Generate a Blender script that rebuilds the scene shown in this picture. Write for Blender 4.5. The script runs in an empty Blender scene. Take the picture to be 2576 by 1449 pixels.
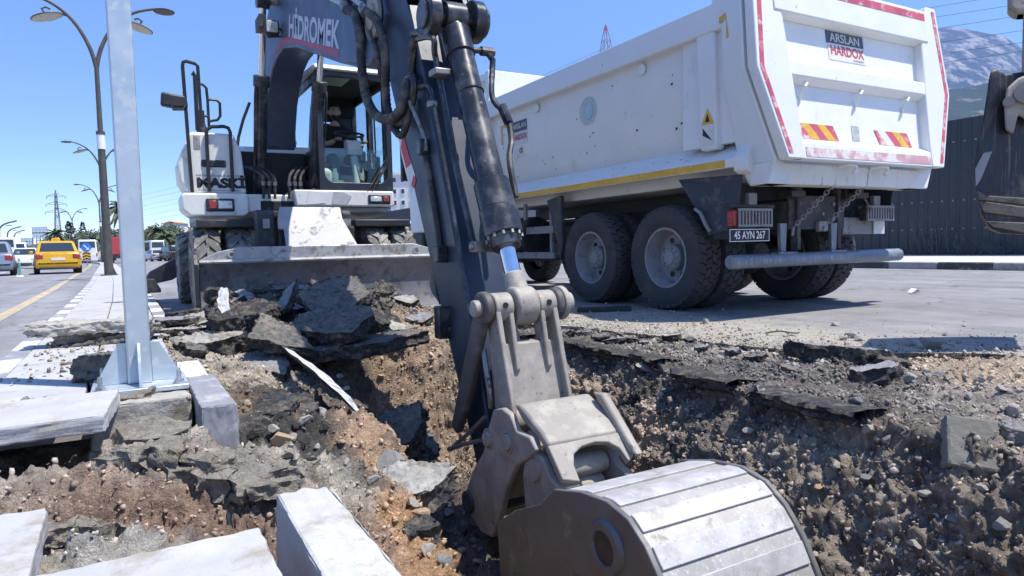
import bpy, bmesh, math, random
import numpy as np
from mathutils import Vector, Matrix
R = math.radians
random.seed(7)
S = bpy.context.scene
COL = S.collection

# ------------------------------------------------------------------ camera
# x runs across the road (right +), y along the road (away +), z up, road surface z = 0
HEAD, PITCH, ROLL, CAMH, FPX = R(29.3), R(3.49), R(1.43), 0.70, 1703.9   # FPX for a 2576 px wide picture
fwd = Vector((math.sin(HEAD)*math.cos(PITCH), math.cos(HEAD)*math.cos(PITCH), -math.sin(PITCH)))
rgt0 = Vector((math.cos(HEAD), -math.sin(HEAD), 0))
up0 = rgt0.cross(fwd)
rgt = (rgt0*math.cos(ROLL) - up0*math.sin(ROLL)).normalized()
upv = rgt.cross(fwd).normalized()
EYE = Vector((0, 0, CAMH))
cam = bpy.data.cameras.new('camera')
camo = bpy.data.objects.new('camera', cam)
COL.objects.link(camo)
camo.matrix_world = Matrix(((rgt.x, upv.x, -fwd.x, EYE.x), (rgt.y, upv.y, -fwd.y, EYE.y), (rgt.z, upv.z, -fwd.z, EYE.z), (0, 0, 0, 1)))
cam.sensor_width = 36
cam.lens = 36*FPX/2576
cam.clip_start = .05
cam.clip_end = 30000
S.camera = camo

def ray(u, v):
    return rgt*((u-1288)/FPX) + upv*(-(v-724.5)/FPX) + fwd
def at_z(u, v, z):
    d = ray(u, v); return EYE + d*((z-EYE.z)/d.z)
def at_x(u, v, x):
    d = ray(u, v); return EYE + d*((x-EYE.x)/d.x)
def at_y(u, v, y):
    d = ray(u, v); return EYE + d*((y-EYE.y)/d.y)
def at_d(u, v, dist):
    d = ray(u, v); h = math.hypot(d.x, d.y)
    ang = (d.x*math.sin(HEAD)+d.y*math.cos(HEAD))
    return EYE + d*(dist/ang)

# ------------------------------------------------------------------ world, sun, exposure
SUN_EL = R(67)
sun_h = Vector((.70, -.71, 0)).normalized()
to_sun = sun_h*math.cos(SUN_EL) + Vector((0, 0, math.sin(SUN_EL)))
W = bpy.data.worlds.new('World'); S.world = W; W.use_nodes = True
nt = W.node_tree
bg = nt.nodes['Background']
sky = nt.nodes.new('ShaderNodeTexSky')
sky.sky_type = 'NISHITA'; sky.sun_disc = False
sky.sun_elevation = SUN_EL
sky.sun_rotation = math.atan2(sun_h.x, sun_h.y)
sky.altitude = 1800; sky.air_density = 1.0; sky.dust_density = .0; sky.ozone_density = 2.2
hs = nt.nodes.new('ShaderNodeHueSaturation'); hs.inputs['Hue'].default_value = .502; hs.inputs['Saturation'].default_value = 1.08; hs.inputs['Value'].default_value = 1.0
nt.links.new(sky.outputs[0], hs.inputs['Color']); nt.links.new(hs.outputs[0], bg.inputs['Color'])
bg.inputs['Strength'].default_value = .15
sl = bpy.data.lights.new('sun', 'SUN'); sl.energy = 4.2; sl.angle = R(.55); sl.color = (1, .945, .855)
so = bpy.data.objects.new('sun', sl); COL.objects.link(so)
so.rotation_euler = to_sun.to_track_quat('Z', 'Y').to_euler()
so.location = (5, -5, 12)
S.view_settings.view_transform = 'Standard'; S.view_settings.look = 'None'
S.view_settings.exposure = 1.05; S.view_settings.gamma = 1
S.render.engine = 'CYCLES'
S.cycles.max_bounces = 8; S.cycles.transparent_max_bounces = 12
S.cycles.volume_bounces = 0

# ------------------------------------------------------------------ materials
MATS = {}
def mat(name, col, rough=.6, metal=0., var=.18, vs=5., bump=0., bs=60., bd=.01, dirt=None, scr=None, spec=.5, rnd=True, vcol=None, stretch=None):
    """procedural surface: base colour varied by noise, optional dirt blotches and scratches, fine relief"""
    if name in MATS: return MATS[name]
    m = bpy.data.materials.new(name); m.use_nodes = True
    n = m.node_tree.nodes; l = m.node_tree.links
    b = n['Principled BSDF']
    tc = n.new('ShaderNodeTexCoord'); co = tc.outputs['Object']
    if rnd:
        oi = n.new('ShaderNodeObjectInfo'); mu = n.new('ShaderNodeMath'); mu.operation = 'MULTIPLY'; mu.inputs[1].default_value = 37.
        l.new(oi.outputs['Random'], mu.inputs[0])
        ad = n.new('ShaderNodeVectorMath'); ad.operation = 'ADD'
        l.new(co, ad.inputs[0]); l.new(mu.outputs[0], ad.inputs[1]); co = ad.outputs[0]
    if stretch:
        mp = n.new('ShaderNodeMapping'); mp.inputs['Scale'].default_value = stretch; l.new(co, mp.inputs[0]); cs = mp.outputs[0]
    else: cs = co
    def noise(scale, det=6, ro=.6, c=co):
        t = n.new('ShaderNodeTexNoise'); t.inputs['Scale'].default_value = scale; t.inputs['Detail'].default_value = det; t.inputs['Roughness'].default_value = ro
        l.new(c, t.inputs['Vector']); return t
    def ramp(src, a, bb, c0=(0, 0, 0, 1), c1=(1, 1, 1, 1)):
        r = n.new('ShaderNodeValToRGB'); r.color_ramp.elements[0].position = a; r.color_ramp.elements[1].position = bb
        r.color_ramp.elements[0].color = c0; r.color_ramp.elements[1].color = c1; l.new(src, r.inputs[0]); return r
    t = noise(vs)
    lo, hi = 1-var, 1+var
    rp = ramp(t.outputs['Fac'], .3, .7, (lo, lo, lo, 1), (hi, hi, hi, 1))
    mx = n.new('ShaderNodeMix'); mx.data_type = 'RGBA'; mx.blend_type = 'MULTIPLY'; mx.inputs['Factor'].default_value = 1
    if vcol:
        at = n.new('ShaderNodeAttribute'); at.attribute_name = vcol; l.new(at.outputs['Color'], mx.inputs['A'])
    else: mx.inputs['A'].default_value = (*col, 1)
    l.new(rp.outputs[0], mx.inputs['B'])
    out = mx.outputs['Result']; rough_in = None
    if dirt:
        for (dc, amt, ds) in (dirt if isinstance(dirt, list) else [dirt]):
            dn = noise(ds, 9, .68, cs)
            dr = ramp(dn.outputs['Fac'], .62-amt*.4, .70-amt*.28)
            m2 = n.new('ShaderNodeMix'); m2.data_type = 'RGBA'
            l.new(dr.outputs[0], m2.inputs['Factor']); l.new(out, m2.inputs['A']); m2.inputs['B'].default_value = (*dc, 1)
            out = m2.outputs['Result']; rough_in = dr.outputs[0]
    if scr:
        sc, amt, axis = scr
        mp = n.new('ShaderNodeMapping'); s3 = [90, 90, 90]; s3[axis] = 3; mp.inputs['Scale'].default_value = s3
        l.new(co, mp.inputs[0]); sn = noise(1., 4, .7, mp.outputs[0])
        sr = ramp(sn.outputs['Fac'], .60-amt*.15, .68)
        m3 = n.new('ShaderNodeMix'); m3.data_type = 'RGBA'; l.new(sr.outputs[0], m3.inputs['Factor']); l.new(out, m3.inputs['A']); m3.inputs['B'].default_value = (*sc, 1)
        out = m3.outputs['Result']
    l.new(out, b.inputs['Base Color'])
    b.inputs['Metallic'].default_value = metal
    b.inputs['Specular IOR Level'].default_value = spec
    rr = ramp(t.outputs['Fac'], .3, .7, (max(0, rough-.1),)*3+(1,), (min(1, rough+.1),)*3+(1,))
    if rough_in is not None:
        m4 = n.new('ShaderNodeMix'); m4.data_type = 'FLOAT'; l.new(rough_in, m4.inputs[0]); l.new(rr.outputs[0], m4.inputs[2]); m4.inputs[3].default_value = .9
        l.new(m4.outputs[0], b.inputs['Roughness'])
    else: l.new(rr.outputs[0], b.inputs['Roughness'])
    if bump:
        bn = noise(bs, 8, .65); bp = n.new('ShaderNodeBump'); bp.inputs['Strength'].default_value = bump; bp.inputs['Distance'].default_value = bd
        l.new(bn.outputs['Fac'], bp.inputs['Height']); l.new(bp.outputs[0], b.inputs['Normal'])
    MATS[name] = m
    return m

def glass(name, tint=(.75, .9, .88), gloss=.06, refl=1.5):
    if name in MATS: return MATS[name]
    m = bpy.data.materials.new(name); m.use_nodes = True
    n = m.node_tree.nodes; l = m.node_tree.links
    n.remove(n['Principled BSDF'])
    tr = n.new('ShaderNodeBsdfTransparent'); tr.inputs[0].default_value = (*tint, 1)
    gl = n.new('ShaderNodeBsdfGlossy'); gl.inputs['Roughness'].default_value = gloss; gl.inputs['Color'].default_value = (.9, .95, 1, 1)
    fr = n.new('ShaderNodeFresnel'); fr.inputs[0].default_value = refl
    ms = n.new('ShaderNodeMixShader'); l.new(fr.outputs[0], ms.inputs[0]); l.new(tr.outputs[0], ms.inputs[1]); l.new(gl.outputs[0], ms.inputs[2])
    l.new(ms.outputs[0], n['Material Output'].inputs[0])
    MATS[name] = m
    return m

# ------------------------------------------------------------------ mesh builder
class MB:
    def __init__(s): s.v = []; s.f = []; s.mi = []
    def add(s, vs, fs, m=0):
        o = len(s.v); s.v += [tuple(p) for p in vs]
        for f in fs: s.f.append([i+o for i in f]); s.mi.append(m)
        return s
    def box(s, x0, x1, y0, y1, z0, z1, m=0, M=None):
        vs = [Vector((x, y, z)) for x in (x0, x1) for y in (y0, y1) for z in (z0, z1)]
        if M is not None: vs = [M @ p for p in vs]
        return s.add(vs, [(0, 1, 3, 2), (4, 6, 7, 5), (0, 4, 5, 1), (2, 3, 7, 6), (0, 2, 6, 4), (1, 5, 7, 3)], m)
    def prism(s, pts, ax, a, b, m=0):
        """polygon in the two other axes swept from a to b along axis ax"""
        n = len(pts)
        def mk(p, t): return (t, p[0], p[1]) if ax == 'x' else ((p[0], t, p[1]) if ax == 'y' else (p[0], p[1], t))
        vs = [mk(p, a) for p in pts] + [mk(p, b) for p in pts]
        fs = [list(range(n)), list(range(2*n-1, n-1, -1))] + [(i, (i+1) % n, (i+1) % n+n, i+n) for i in range(n)]
        return s.add(vs, fs, m)
    def cyl(s, p, q, r, r2=None, n=16, m=0, caps=True):
        p = Vector(p); q = Vector(q); r2 = r if r2 is None else r2
        d = (q-p).normalized(); u = d.orthogonal().normalized(); w = d.cross(u)
        vs = []
        for c, rr in ((p, r), (q, r2)):
            for i in range(n):
                a = 2*math.pi*i/n; vs.append(c+u*(rr*math.cos(a))+w*(rr*math.sin(a)))
        fs = [(i, (i+1) % n, (i+1) % n+n, i+n) for i in range(n)]
        if caps: fs += [list(range(n))[::-1], list(range(n, 2*n))]
        return s.add(vs, fs, m)
    def lathe(s, p, d, prof, n=24, m=0, closed=False):
        """profile of (radius, distance along d) turned about the axis through p"""
        p = Vector(p); d = Vector(d).normalized(); u = d.orthogonal().normalized(); w = d.cross(u)
        vs = []; k = len(prof)
        for (r, t) in prof:
            for i in range(n):
                a = 2*math.pi*i/n; vs.append(p+d*t+u*(r*math.cos(a))+w*(r*math.sin(a)))
        fs = []
        for j in range(k if closed else k-1):
            j2 = (j+1) % k
            for i in range(n): fs.append((j*n+i, j*n+(i+1) % n, j2*n+(i+1) % n, j2*n+i))
        return s.add(vs, fs, m)
    def tube(s, pts, r, n=8, m=0, closed=False, ridges=0):
        pts = [Vector(p) for p in pts]; k = len(pts)
        rs = r if isinstance(r, (list, tuple)) else [r]*k
        ds = []
        for i in range(k):
            a = pts[(i-1) % k] if (closed or i > 0) else pts[i]; b = pts[(i+1) % k] if (closed or i < k-1) else pts[i]
            ds.append((b-a).normalized())
        u = ds[0].orthogonal().normalized(); vs = []
        for i in range(k):
            u = (u - ds[i]*u.dot(ds[i])).normalized(); w = ds[i].cross(u)
            for j in range(n):
                a = 2*math.pi*j/n; vs.append(pts[i]+u*(rs[i]*math.cos(a))+w*(rs[i]*math.sin(a)))
        fs = []
        for i in range(k if closed else k-1):
            i2 = (i+1) % k
            for j in range(n): fs.append((i*n+j, i*n+(j+1) % n, i2*n+(j+1) % n, i2*n+j))
        if not closed: fs += [list(range(n))[::-1], list(range((k-1)*n, k*n))]
        return s.add(vs, fs, m)
    def build(s, name, ms, parent=None, bev=0, smooth=30, loc=None, rot=None, seg=2):
        me = bpy.data.meshes.new(name)
        me.from_pydata([tuple(p) for p in s.v], [], s.f)
        for m in (ms if isinstance(ms, (list, tuple)) else [ms]): me.materials.append(m)
        if max(s.mi, default=0) > 0: me.polygons.foreach_set('material_index', s.mi)
        bm = bmesh.new(); bm.from_mesh(me); bmesh.ops.recalc_face_normals(bm, faces=bm.faces); bm.to_mesh(me); bm.free()
        if smooth:
            me.polygons.foreach_set('use_smooth', [True]*len(me.polygons)); me.set_sharp_from_angle(angle=R(smooth))
        o = bpy.data.objects.new(name, me); COL.objects.link(o)
        if parent is not None: o.parent = parent
        if loc is not None: o.location = loc
        if rot is not None: o.rotation_euler = rot
        if bev:
            b = o.modifiers.new('bevel', 'BEVEL'); b.width = bev; b.segments = seg; b.limit_method = 'ANGLE'; b.angle_limit = R(35); b.use_clamp_overlap = True
        return o

def tag(o, label, cat, group=None):
    o['label'] = label; o['category'] = cat
    if group: o['group'] = group
    return o
def struct(o): o['kind'] = 'structure'; return o
def thing(name, label, cat, loc=(0, 0, 0), rz=0, group=None):
    o = bpy.data.objects.new(name, None); COL.objects.link(o); o.empty_display_size = .2
    o.location = loc; o.rotation_euler = (0, 0, rz)
    return tag(o, label, cat, group)
def dup(o, parent=None, loc=None, rz=None):
    c = o.copy(); COL.objects.link(c)
    if parent is not None: c.parent = parent
    if loc is not None: c.location = loc
    if rz is not None: c.rotation_euler = (0, 0, rz)
    return c
def dup_tree(o, loc=None, rz=None, parent=None):
    c = dup(o, parent, loc, rz)
    for ch in list(o.children): dup_tree(ch, parent=c)
    return c
def text(s, name, m, parent, loc, size, rot, sx=1., ext=.0, align='CENTER', shear=0, bold=0):
    """flat lettering turned into a mesh"""
    cu = bpy.data.curves.new(name, 'FONT'); cu.body = s; cu.size = size; cu.align_x = align; cu.align_y = 'CENTER'; cu.extrude = ext; cu.shear = shear; cu.offset = bold
    t = bpy.data.objects.new('tmp', cu); COL.objects.link(t)
    dg = bpy.context.evaluated_depsgraph_get(); dg.update()
    me = bpy.data.meshes.new_from_object(t.evaluated_get(dg)); bpy.data.objects.remove(t)
    me.materials.clear(); me.materials.append(m)
    o = bpy.data.objects.new(name, me); COL.objects.link(o); o.parent = parent; o.location = loc
    Mx = rot.to_4x4() if isinstance(rot, Matrix) else None
    if Mx is not None: o.rotation_mode = 'QUATERNION'; o.rotation_quaternion = Mx.to_quaternion()
    else: o.rotation_euler = rot
    o.scale = (sx, 1, 1)
    return o
def frame(xd, yd):
    """rotation whose x and y columns are the given directions (z = normal)"""
    xd = Vector(xd).normalized(); yd = Vector(yd); yd = (yd - xd*yd.dot(xd)).normalized(); z = xd.cross(yd)
    return Matrix((xd, yd, z)).transposed()
def spline(pts, n=8):
    """Catmull-Rom through points"""
    P = [Vector(p) for p in pts]; out = []
    for i in range(len(P)-1):
        p0 = P[max(i-1, 0)]; p1 = P[i]; p2 = P[i+1]; p3 = P[min(i+2, len(P)-1)]
        for k in range(n):
            t = k/n
            out.append(.5*((2*p1)+(p2-p0)*t+(2*p0-5*p1+4*p2-p3)*t*t+(3*p1-p0-3*p2+p3)*t**3))
    out.append(P[-1]); return out
# ------------------------------------------------------------------ numpy noise
_rs = np.random.RandomState(11)
_perm = np.tile(_rs.permutation(256), 3)
_grad = _rs.normal(size=(256, 3)); _grad /= np.linalg.norm(_grad, axis=1)[:, None]
def pn(x, y, z):
    xi = np.floor(x).astype(int); yi = np.floor(y).astype(int); zi = np.floor(z).astype(int)
    xf = x-xi; yf = y-yi; zf = z-zi
    fd = lambda t: t*t*t*(t*(t*6-15)+10)
    u, v, w = fd(xf), fd(yf), fd(zf)
    def g(dx, dy, dz):
        h = _perm[_perm[_perm[(xi+dx) & 255]+((yi+dy) & 255)]+((zi+dz) & 255)]
        G = _grad[h]; return G[..., 0]*(xf-dx)+G[..., 1]*(yf-dy)+G[..., 2]*(zf-dz)
    L = lambda a, b, t: a+(b-a)*t
    return L(L(L(g(0,0,0), g(1,0,0), u), L(g(0,1,0), g(1,1,0), u), v), L(L(g(0,0,1), g(1,0,1), u), L(g(0,1,1), g(1,1,1), u), v), w)
def fbm(x, y, z, sc, octv=4, gain=.5):
    s = 0; a = 1; f = sc
    for _ in range(octv): s = s+a*pn(x*f, y*f, z*f); a *= gain; f *= 2.03
    return s

# ------------------------------------------------------------------ asphalt of the roads
def asphalt_mat(name, base, dust=None):
    m = bpy.data.materials.new(name); m.use_nodes = True
    n = m.node_tree.nodes; l = m.node_tree.links; b = n['Principled BSDF']
    g = n.new('ShaderNodeNewGeometry'); P = g.outputs['Position']
    def noise(s, d=6, r=.6, vec=P):
        t = n.new('ShaderNodeTexNoise'); t.inputs['Scale'].default_value = s; t.inputs['Detail'].default_value = d; t.inputs['Roughness'].default_value = r; l.new(vec, t.inputs['Vector']); return t.outputs['Fac']
    def ramp(src, a, bb, c0, c1):
        r = n.new('ShaderNodeValToRGB'); r.color_ramp.elements[0].position = a; r.color_ramp.elements[1].position = bb
        r.color_ramp.elements[0].color = (*c0, 1); r.color_ramp.elements[1].color = (*c1, 1); l.new(src, r.inputs[0]); return r.outputs[0]
    def mixc(f, a, c, mode='MIX'):
        k = n.new('ShaderNodeMix'); k.data_type = 'RGBA'; k.blend_type = mode
        if isinstance(f, float): k.inputs['Factor'].default_value = f
        else: l.new(f, k.inputs['Factor'])
        l.new(a, k.inputs['A'])
        if isinstance(c, tuple): k.inputs['B'].default_value = (*c, 1)
        else: l.new(c, k.inputs['B'])
        return k.outputs['Result']
    c = ramp(noise(.45, 8, .7), .3, .7, tuple(v*.82 for v in base), tuple(v*1.15 for v in base))
    c = mixc(1., c, ramp(noise(110, 3, .7), .25, .75, (.5, .5, .5), (1.5, 1.5, 1.5)), 'MULTIPLY')
    c = mixc(1., c, ramp(noise(2.2, 9, .75), .32, .68, (.80, .80, .80), (1.16, 1.15, 1.13)), 'MULTIPLY')
    st_ = n.new('ShaderNodeMapping'); st_.inputs['Scale'].default_value = (1.5, .10, 1); l.new(P, st_.inputs[0])
    c = mixc(1., c, ramp(noise(1.3, 6, .6, st_.outputs[0]), .36, .64, (.78, .78, .785), (1.1, 1.1, 1.09)), 'MULTIPLY')
    c = mixc(1., c, ramp(noise(.9, 7, .72), .66, .74, (1, 1, 1), (.72, .72, .72)), 'MULTIPLY')
    # cracks
    vo = n.new('ShaderNodeTexVoronoi'); vo.feature = 'DISTANCE_TO_EDGE'; vo.inputs['Scale'].default_value = .35
    wv = n.new('ShaderNodeVectorMath'); wv.operation = 'ADD'
    nz = n.new('ShaderNodeTexNoise'); nz.inputs['Scale'].default_value = 1.6; nz.inputs['Detail'].default_value = 6; l.new(P, nz.inputs['Vector'])
    l.new(P, wv.inputs[0]); l.new(nz.outputs['Color'], wv.inputs[1]); l.new(wv.outputs[0], vo.inputs['Vector'])
    ck = ramp(vo.outputs['Distance'], .002, .006, (.55, .55, .55), (1, 1, 1))
    c = mixc(1., c, ck, 'MULTIPLY')
    if dust:
        sx = n.new('ShaderNodeSeparateXYZ'); l.new(P, sx.inputs[0])
        mr = n.new('ShaderNodeMapRange'); mr.inputs[1].default_value = dust[0]; mr.inputs[2].default_value = dust[1]; mr.inputs[3].default_value = .95; mr.inputs[4].default_value = .0
        l.new(sx.outputs[0], mr.inputs[0])
        my = n.new('ShaderNodeMapRange'); my.inputs[1].default_value = 7.5; my.inputs[2].default_value = 5.6; my.inputs[3].default_value = 0; my.inputs[4].default_value = 1; l.new(sx.outputs[1], my.inputs[0])
        ad = n.new('ShaderNodeMath'); ad.operation = 'MULTIPLY'; l.new(mr.outputs[0], ad.inputs[0]); l.new(my.outputs[0], ad.inputs[1])
        a2 = n.new('ShaderNodeMath'); a2.operation = 'ADD'; l.new(ad.outputs[0], a2.inputs[0]); l.new(noise(2.6, 9, .7), a2.inputs[1])
        f = ramp(a2.outputs[0], .80, 1.38, (0, 0, 0), (.85, .85, .85))
        c = mixc(f, c, ramp(noise(7, 8, .7), .35, .65, (.27, .245, .205), (.40, .36, .30)))
    l.new(c, b.inputs['Base Color']); b.inputs['Roughness'].default_value = .85; b.inputs['Specular IOR Level'].default_value = .3
    bp = n.new('ShaderNodeBump'); bp.inputs['Strength'].default_value = .55; bp.inputs['Distance'].default_value = .006
    l.new(noise(160, 4, .7), bp.inputs['Height']); l.new(bp.outputs[0], b.inputs['Normal'])
    return m
m_road = asphalt_mat('asphalt_right', (.25, .248, .25), (3.2, 5.8))
m_roadL = asphalt_mat('asphalt_left', (.25, .25, .262))
m_ground = mat('ground_dust', (.30, .27, .22), .9, var=.25, vs=.05, rnd=False)
m_black = mat('asphalt_broken', (.038, .038, .04), .9, var=.5, vs=25, bump=1., bs=55, bd=.02, spec=.35, dirt=[((.17, .145, .115), .30, 12), ((.10, .09, .08), .3, 40)])

def curve_x(y):            # the roads bend gently to the left far away
    return float(np.interp(y, [0, 10, 18, 25, 38, 52, 67, 82, 103, 125, 160, 200, 400], [0, -.06, -.20, -.40, -.74, -1.13, -1.60, -2.3, -4.4, -7.6, -15, -25, -90]))
def curve_a(y): return -math.atan((curve_x(y+.5)-curve_x(y-.5)))

# ground sheet: reaches the horizon, open where the trench is dug
b = MB()
xs = [-6000, -.66, 4.85, 6000]; ys = [-6000, -.7, 7.2, 6000]
for i in range(3):
    for j in range(3):
        if i == 1 and j == 1: continue
        b.add([(xs[i], ys[j], -.09), (xs[i+1], ys[j], -.09), (xs[i+1], ys[j+1], -.09), (xs[i], ys[j+1], -.09)], [(0, 1, 2, 3)])
struct(b.build('ground', m_ground, smooth=0))

rr = random.Random(3)
def edge_x(y):             # cut edge of the right-hand asphalt
    pts = [(-3, 4.6), (1.6, 4.6), (2.1, 4.35), (2.5, 3.92), (2.9, 3.60), (3.3, 3.50), (3.8, 3.44), (4.4, 3.34), (5.0, 3.3)]
    return float(np.interp(y, [p[0] for p in pts], [p[1] for p in pts]))
LEDGE = ([-3, 1.1, 1.6, 2.1, 2.6, 3.3, 3.9, 4.5, 5.0, 5.4], [2.62, 2.66, 2.62, 2.57, 2.63, 2.84, 2.80, 2.84, 2.7, 2.5])   # lip of the trench
def edge_y(x):
    pts = [(.34, 6.5), (.8, 6.35), (1.4, 6.2), (2.0, 5.95), (2.6, 5.6), (3.0, 5.3), (3.3, 5.0)]
    return float(np.interp(x, [p[0] for p in pts], [p[1] for p in pts]))
b = MB(); TH = -.05
ysr = [-3+.016*i for i in range(501)]
_ya = np.array(ysr); ex = [edge_x(y) for y in ysr]+.10*fbm(_ya, _ya*0+.3, _ya*0, 2.1, 5, .6)+.02*fbm(_ya, _ya*0+.7, _ya*0, 22., 2); ex = list(ex); ex[-1] = 3.3; EXL = list(ex)
# crumbled face below the edge, sagging outwards here and there
nr = 7; fv = []
for k in range(nr):
    t = k/(nr-1); o_ = -.035*t+t*.07*fbm(_ya, _ya*0+t*.9, _ya*0+5, 7., 4, .6)+.018*fbm(_ya, _ya*0+t*3., _ya*0+8, 30., 2)*min(1, t*3)
    zz = TH*1.1*t+.012*fbm(_ya, _ya*0+t*2, _ya*0+2, 16., 3)*min(1, t*3)
    fv += [(ex[i]+(o_[i] if k else 0), ysr[i], zz[i] if k else 0) for i in range(len(ysr))]
b.add(fv, [(k*501+i, k*501+i+1, (k+1)*501+i+1, (k+1)*501+i) for k in range(nr-1) for i in range(500)], 1)
for i in range(len(ysr)-1):
    y0, y1 = ysr[i], ysr[i+1]
    b.add([(ex[i], y0, 0), (14.8, y0, 0), (14.8, y1, 0), (ex[i+1], y1, 0)], [(0, 1, 2, 3)])
xr_ = [.34+2.96*i/60 for i in range(61)]
ey = [edge_y(x)+rr.uniform(-.03, .03) for x in xr_]; ey[-1] = 5.0
for i in range(60):
    b.add([(xr_[i], ey[i], 0), (xr_[i+1], ey[i+1], 0), (xr_[i+1], 12, 0), (xr_[i], 12, 0)], [(0, 1, 2, 3)])
    b.add([(xr_[i], ey[i], 0), (xr_[i+1], ey[i+1], 0), (xr_[i+1], ey[i+1], TH), (xr_[i], ey[i], TH)], [(0, 1, 2, 3)], 1)
b.add([(3.3, 5.0, 0), (14.8, 5.0, 0), (14.8, 12, 0), (3.3, 12, 0)], [(0, 1, 2, 3)])
yy = [12+6*i for i in range(60)]
for i in range(59):
    c0, c1 = curve_x(yy[i]), curve_x(yy[i+1])
    b.add([(.34+c0, yy[i], 0), (14.8+c0, yy[i], 0), (14.8+c1, yy[i+1], 0), (.34+c1, yy[i+1], 0)], [(0, 1, 2, 3)])
struct(b.build('right_road', [m_road, m_black], smooth=0))
# left road with its yellow edge line
b = MB(); yl = [-4+2*i for i in range(9)]+[14+5*i for i in range(75)]
for i in range(len(yl)-1):
    c0, c1 = curve_x(yl[i]), curve_x(yl[i+1])
    b.add([(-24+c0, yl[i], 0), (-.655+c0, yl[i], 0), (-.655+c1, yl[i+1], 0), (-24+c1, yl[i+1], 0)], [(0, 1, 2, 3)])
left_road = struct(b.build('left_road', m_roadL, smooth=0))
m_yel = mat('yellow_road_paint', (.52, .39, .19), .8, var=.2, vs=3, dirt=((.30, .28, .25), .48, 5), rnd=False)
b = MB()
for i in range(len(yl)-1):
    c0, c1 = curve_x(yl[i]), curve_x(yl[i+1])
    b.add([(-1.42+c0, yl[i], .004), (-1.26+c0, yl[i], .004), (-1.26+c1, yl[i+1], .004), (-1.42+c1, yl[i+1], .004)], [(0, 1, 2, 3)])
b.build('yellow_line', m_yel, left_road, smooth=0)
m_wht = mat('white_road_paint', (.7, .7, .7), .8, var=.15, vs=3, dirt=((.27, .26, .25), .3, 6), rnd=False)
for k in range(10):
    y0 = 6+9*k; c0, c1 = curve_x(y0), curve_x(y0+3.5); b = MB()
    b.add([(-5.0+c0, y0, .004), (-4.86+c0, y0, .004), (-4.86+c1, y0+3.5, .004), (-5.0+c1, y0+3.5, .004)], [(0, 1, 2, 3)])
    b.build('lane_dash', m_wht, left_road, smooth=0)

# ------------------------------------------------------------------ dug-up soil with the trench
def dens(lo, hi, marks, fine, coarse):
    out = [lo]
    while out[-1] < hi:
        x = out[-1]; st = coarse
        for a, c in marks:
            if a <= x <= c: st = fine
        out.append(x+st)
    out[-1] = hi; return np.array(out)
gx = dens(-.70, 4.9, [(-.6, .72), (.72, 1.4), (1.95, 2.9)], .0082, .014)
gy = dens(-.72, 7.22, [(.95, 3.4), (3.4, 5.45)], .0100, .028)
X, Y = np.meshgrid(gx, gy)
ctrl = np.array([
 # under the lifted median paving
 (-.68,0,.03),(-.68,2,.03),(-.68,3,.04),(-.68,5,.04),(-.68,7,.02),(-.1,0,.0),(-.1,1.2,.03),(-.2,1.62,.065),(-.05,1.78,.06),(.12,1.5,.02),(.3,1.75,-.1),
 (-.42,2.12,-.10),(-.12,2.12,-.12),(.12,2.1,-.14),(.3,2.1,-.13),(-.3,2.46,.05),(-.5,2.4,.05),(-.05,2.45,.03),(.18,2.42,.05),(.05,2.68,.085),(.22,2.56,.0),(.30,2.66,-.10),(.36,2.66,-.08),
 (-.12,2.6,.06),(-.2,2.82,-.12),(-.42,2.8,-.12),(-.1,3.2,.04),(-.4,3.4,.04),(0,4.2,.06),(-.4,5,.05),(0,6.4,.04),
 # bank between kerb and trench
 (.42,2.28,.03),(.46,2.7,-.05),(.46,3.2,-.03),(.6,2.5,-.07),(.78,2.4,-.15),(.9,2.0,-.27),(.6,1.8,-.2),(.45,1.3,-.25),(.8,1.2,-.42),(.5,.4,-.3),(.9,.2,-.5),
 (.7,3,-.06),(.92,3.2,-.14),(.6,3.8,-.04),(.5,4.5,.0),(.8,4.5,-.12),(1.1,4.3,-.25),(.5,5.3,.1),(.36,5.6,.12),
 # spoil heap in front of the blade
 (1.1,5.15,-.02),(1.7,5.2,.02),(2.2,5.2,.02),(1.0,5.7,.25),(.7,6.0,.28),(1.5,5.9,.32),(2.0,5.9,.24),(1.5,6.4,.42),(.9,6.6,.36),(2.3,6.3,.2),(2.6,5.7,.03),(.4,6.8,.08),(1.4,7.1,.05),(2.4,7.1,-.05),
 # bank under the right-hand asphalt
 (2.5,4.7,-.10),(2.3,4.3,-.12),(2.4,3.7,-.14),(2.3,3.2,-.14),(2.45,2.9,-.14),(2.35,2.4,-.16),(2.35,1.8,-.18),(2.35,1.2,-.18),(2.35,.4,-.18),(2.7,3.2,-.06),(2.6,2.2,-.05),(2.62,1.4,-.05),(2.6,.4,-.05),
 (3.0,0,-.03),(3.0,1.3,-.03),(3.0,2,-.035),(3.1,2.8,-.03),(3.1,4,-.03),(3.0,4.8,-.03),(3.5,0,-.02),(3.5,1.4,-.02),(3.45,2.1,-.02),(3.5,4,-.03),(3.45,6,-.08),(3.45,7,-.1),(2.9,5.6,-.04),(3,6.5,-.1),(4.2,.5,-.02),(4.2,1.8,-.02),(4.85,0,-.04),(4.85,2,-.04),(4.85,4,-.1),(4.85,6,-.1),(4.2,3.5,-.08),(4.2,5,-.1)])
cp = ctrl[:, :2]; n_ = len(ctrl)
def tps(r2): return np.where(r2 > 1e-12, .5*r2*np.log(np.maximum(r2, 1e-12)), 0)
K = tps(((cp[:, None]-cp[None])**2).sum(-1))+np.eye(n_)*.004
Pm = np.c_[np.ones(n_), cp]; A = np.block([[K, Pm], [Pm.T, np.zeros((3, 3))]])
wts = np.linalg.solve(A, np.r_[ctrl[:, 2], 0, 0, 0])
Z = np.zeros_like(X)
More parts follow.
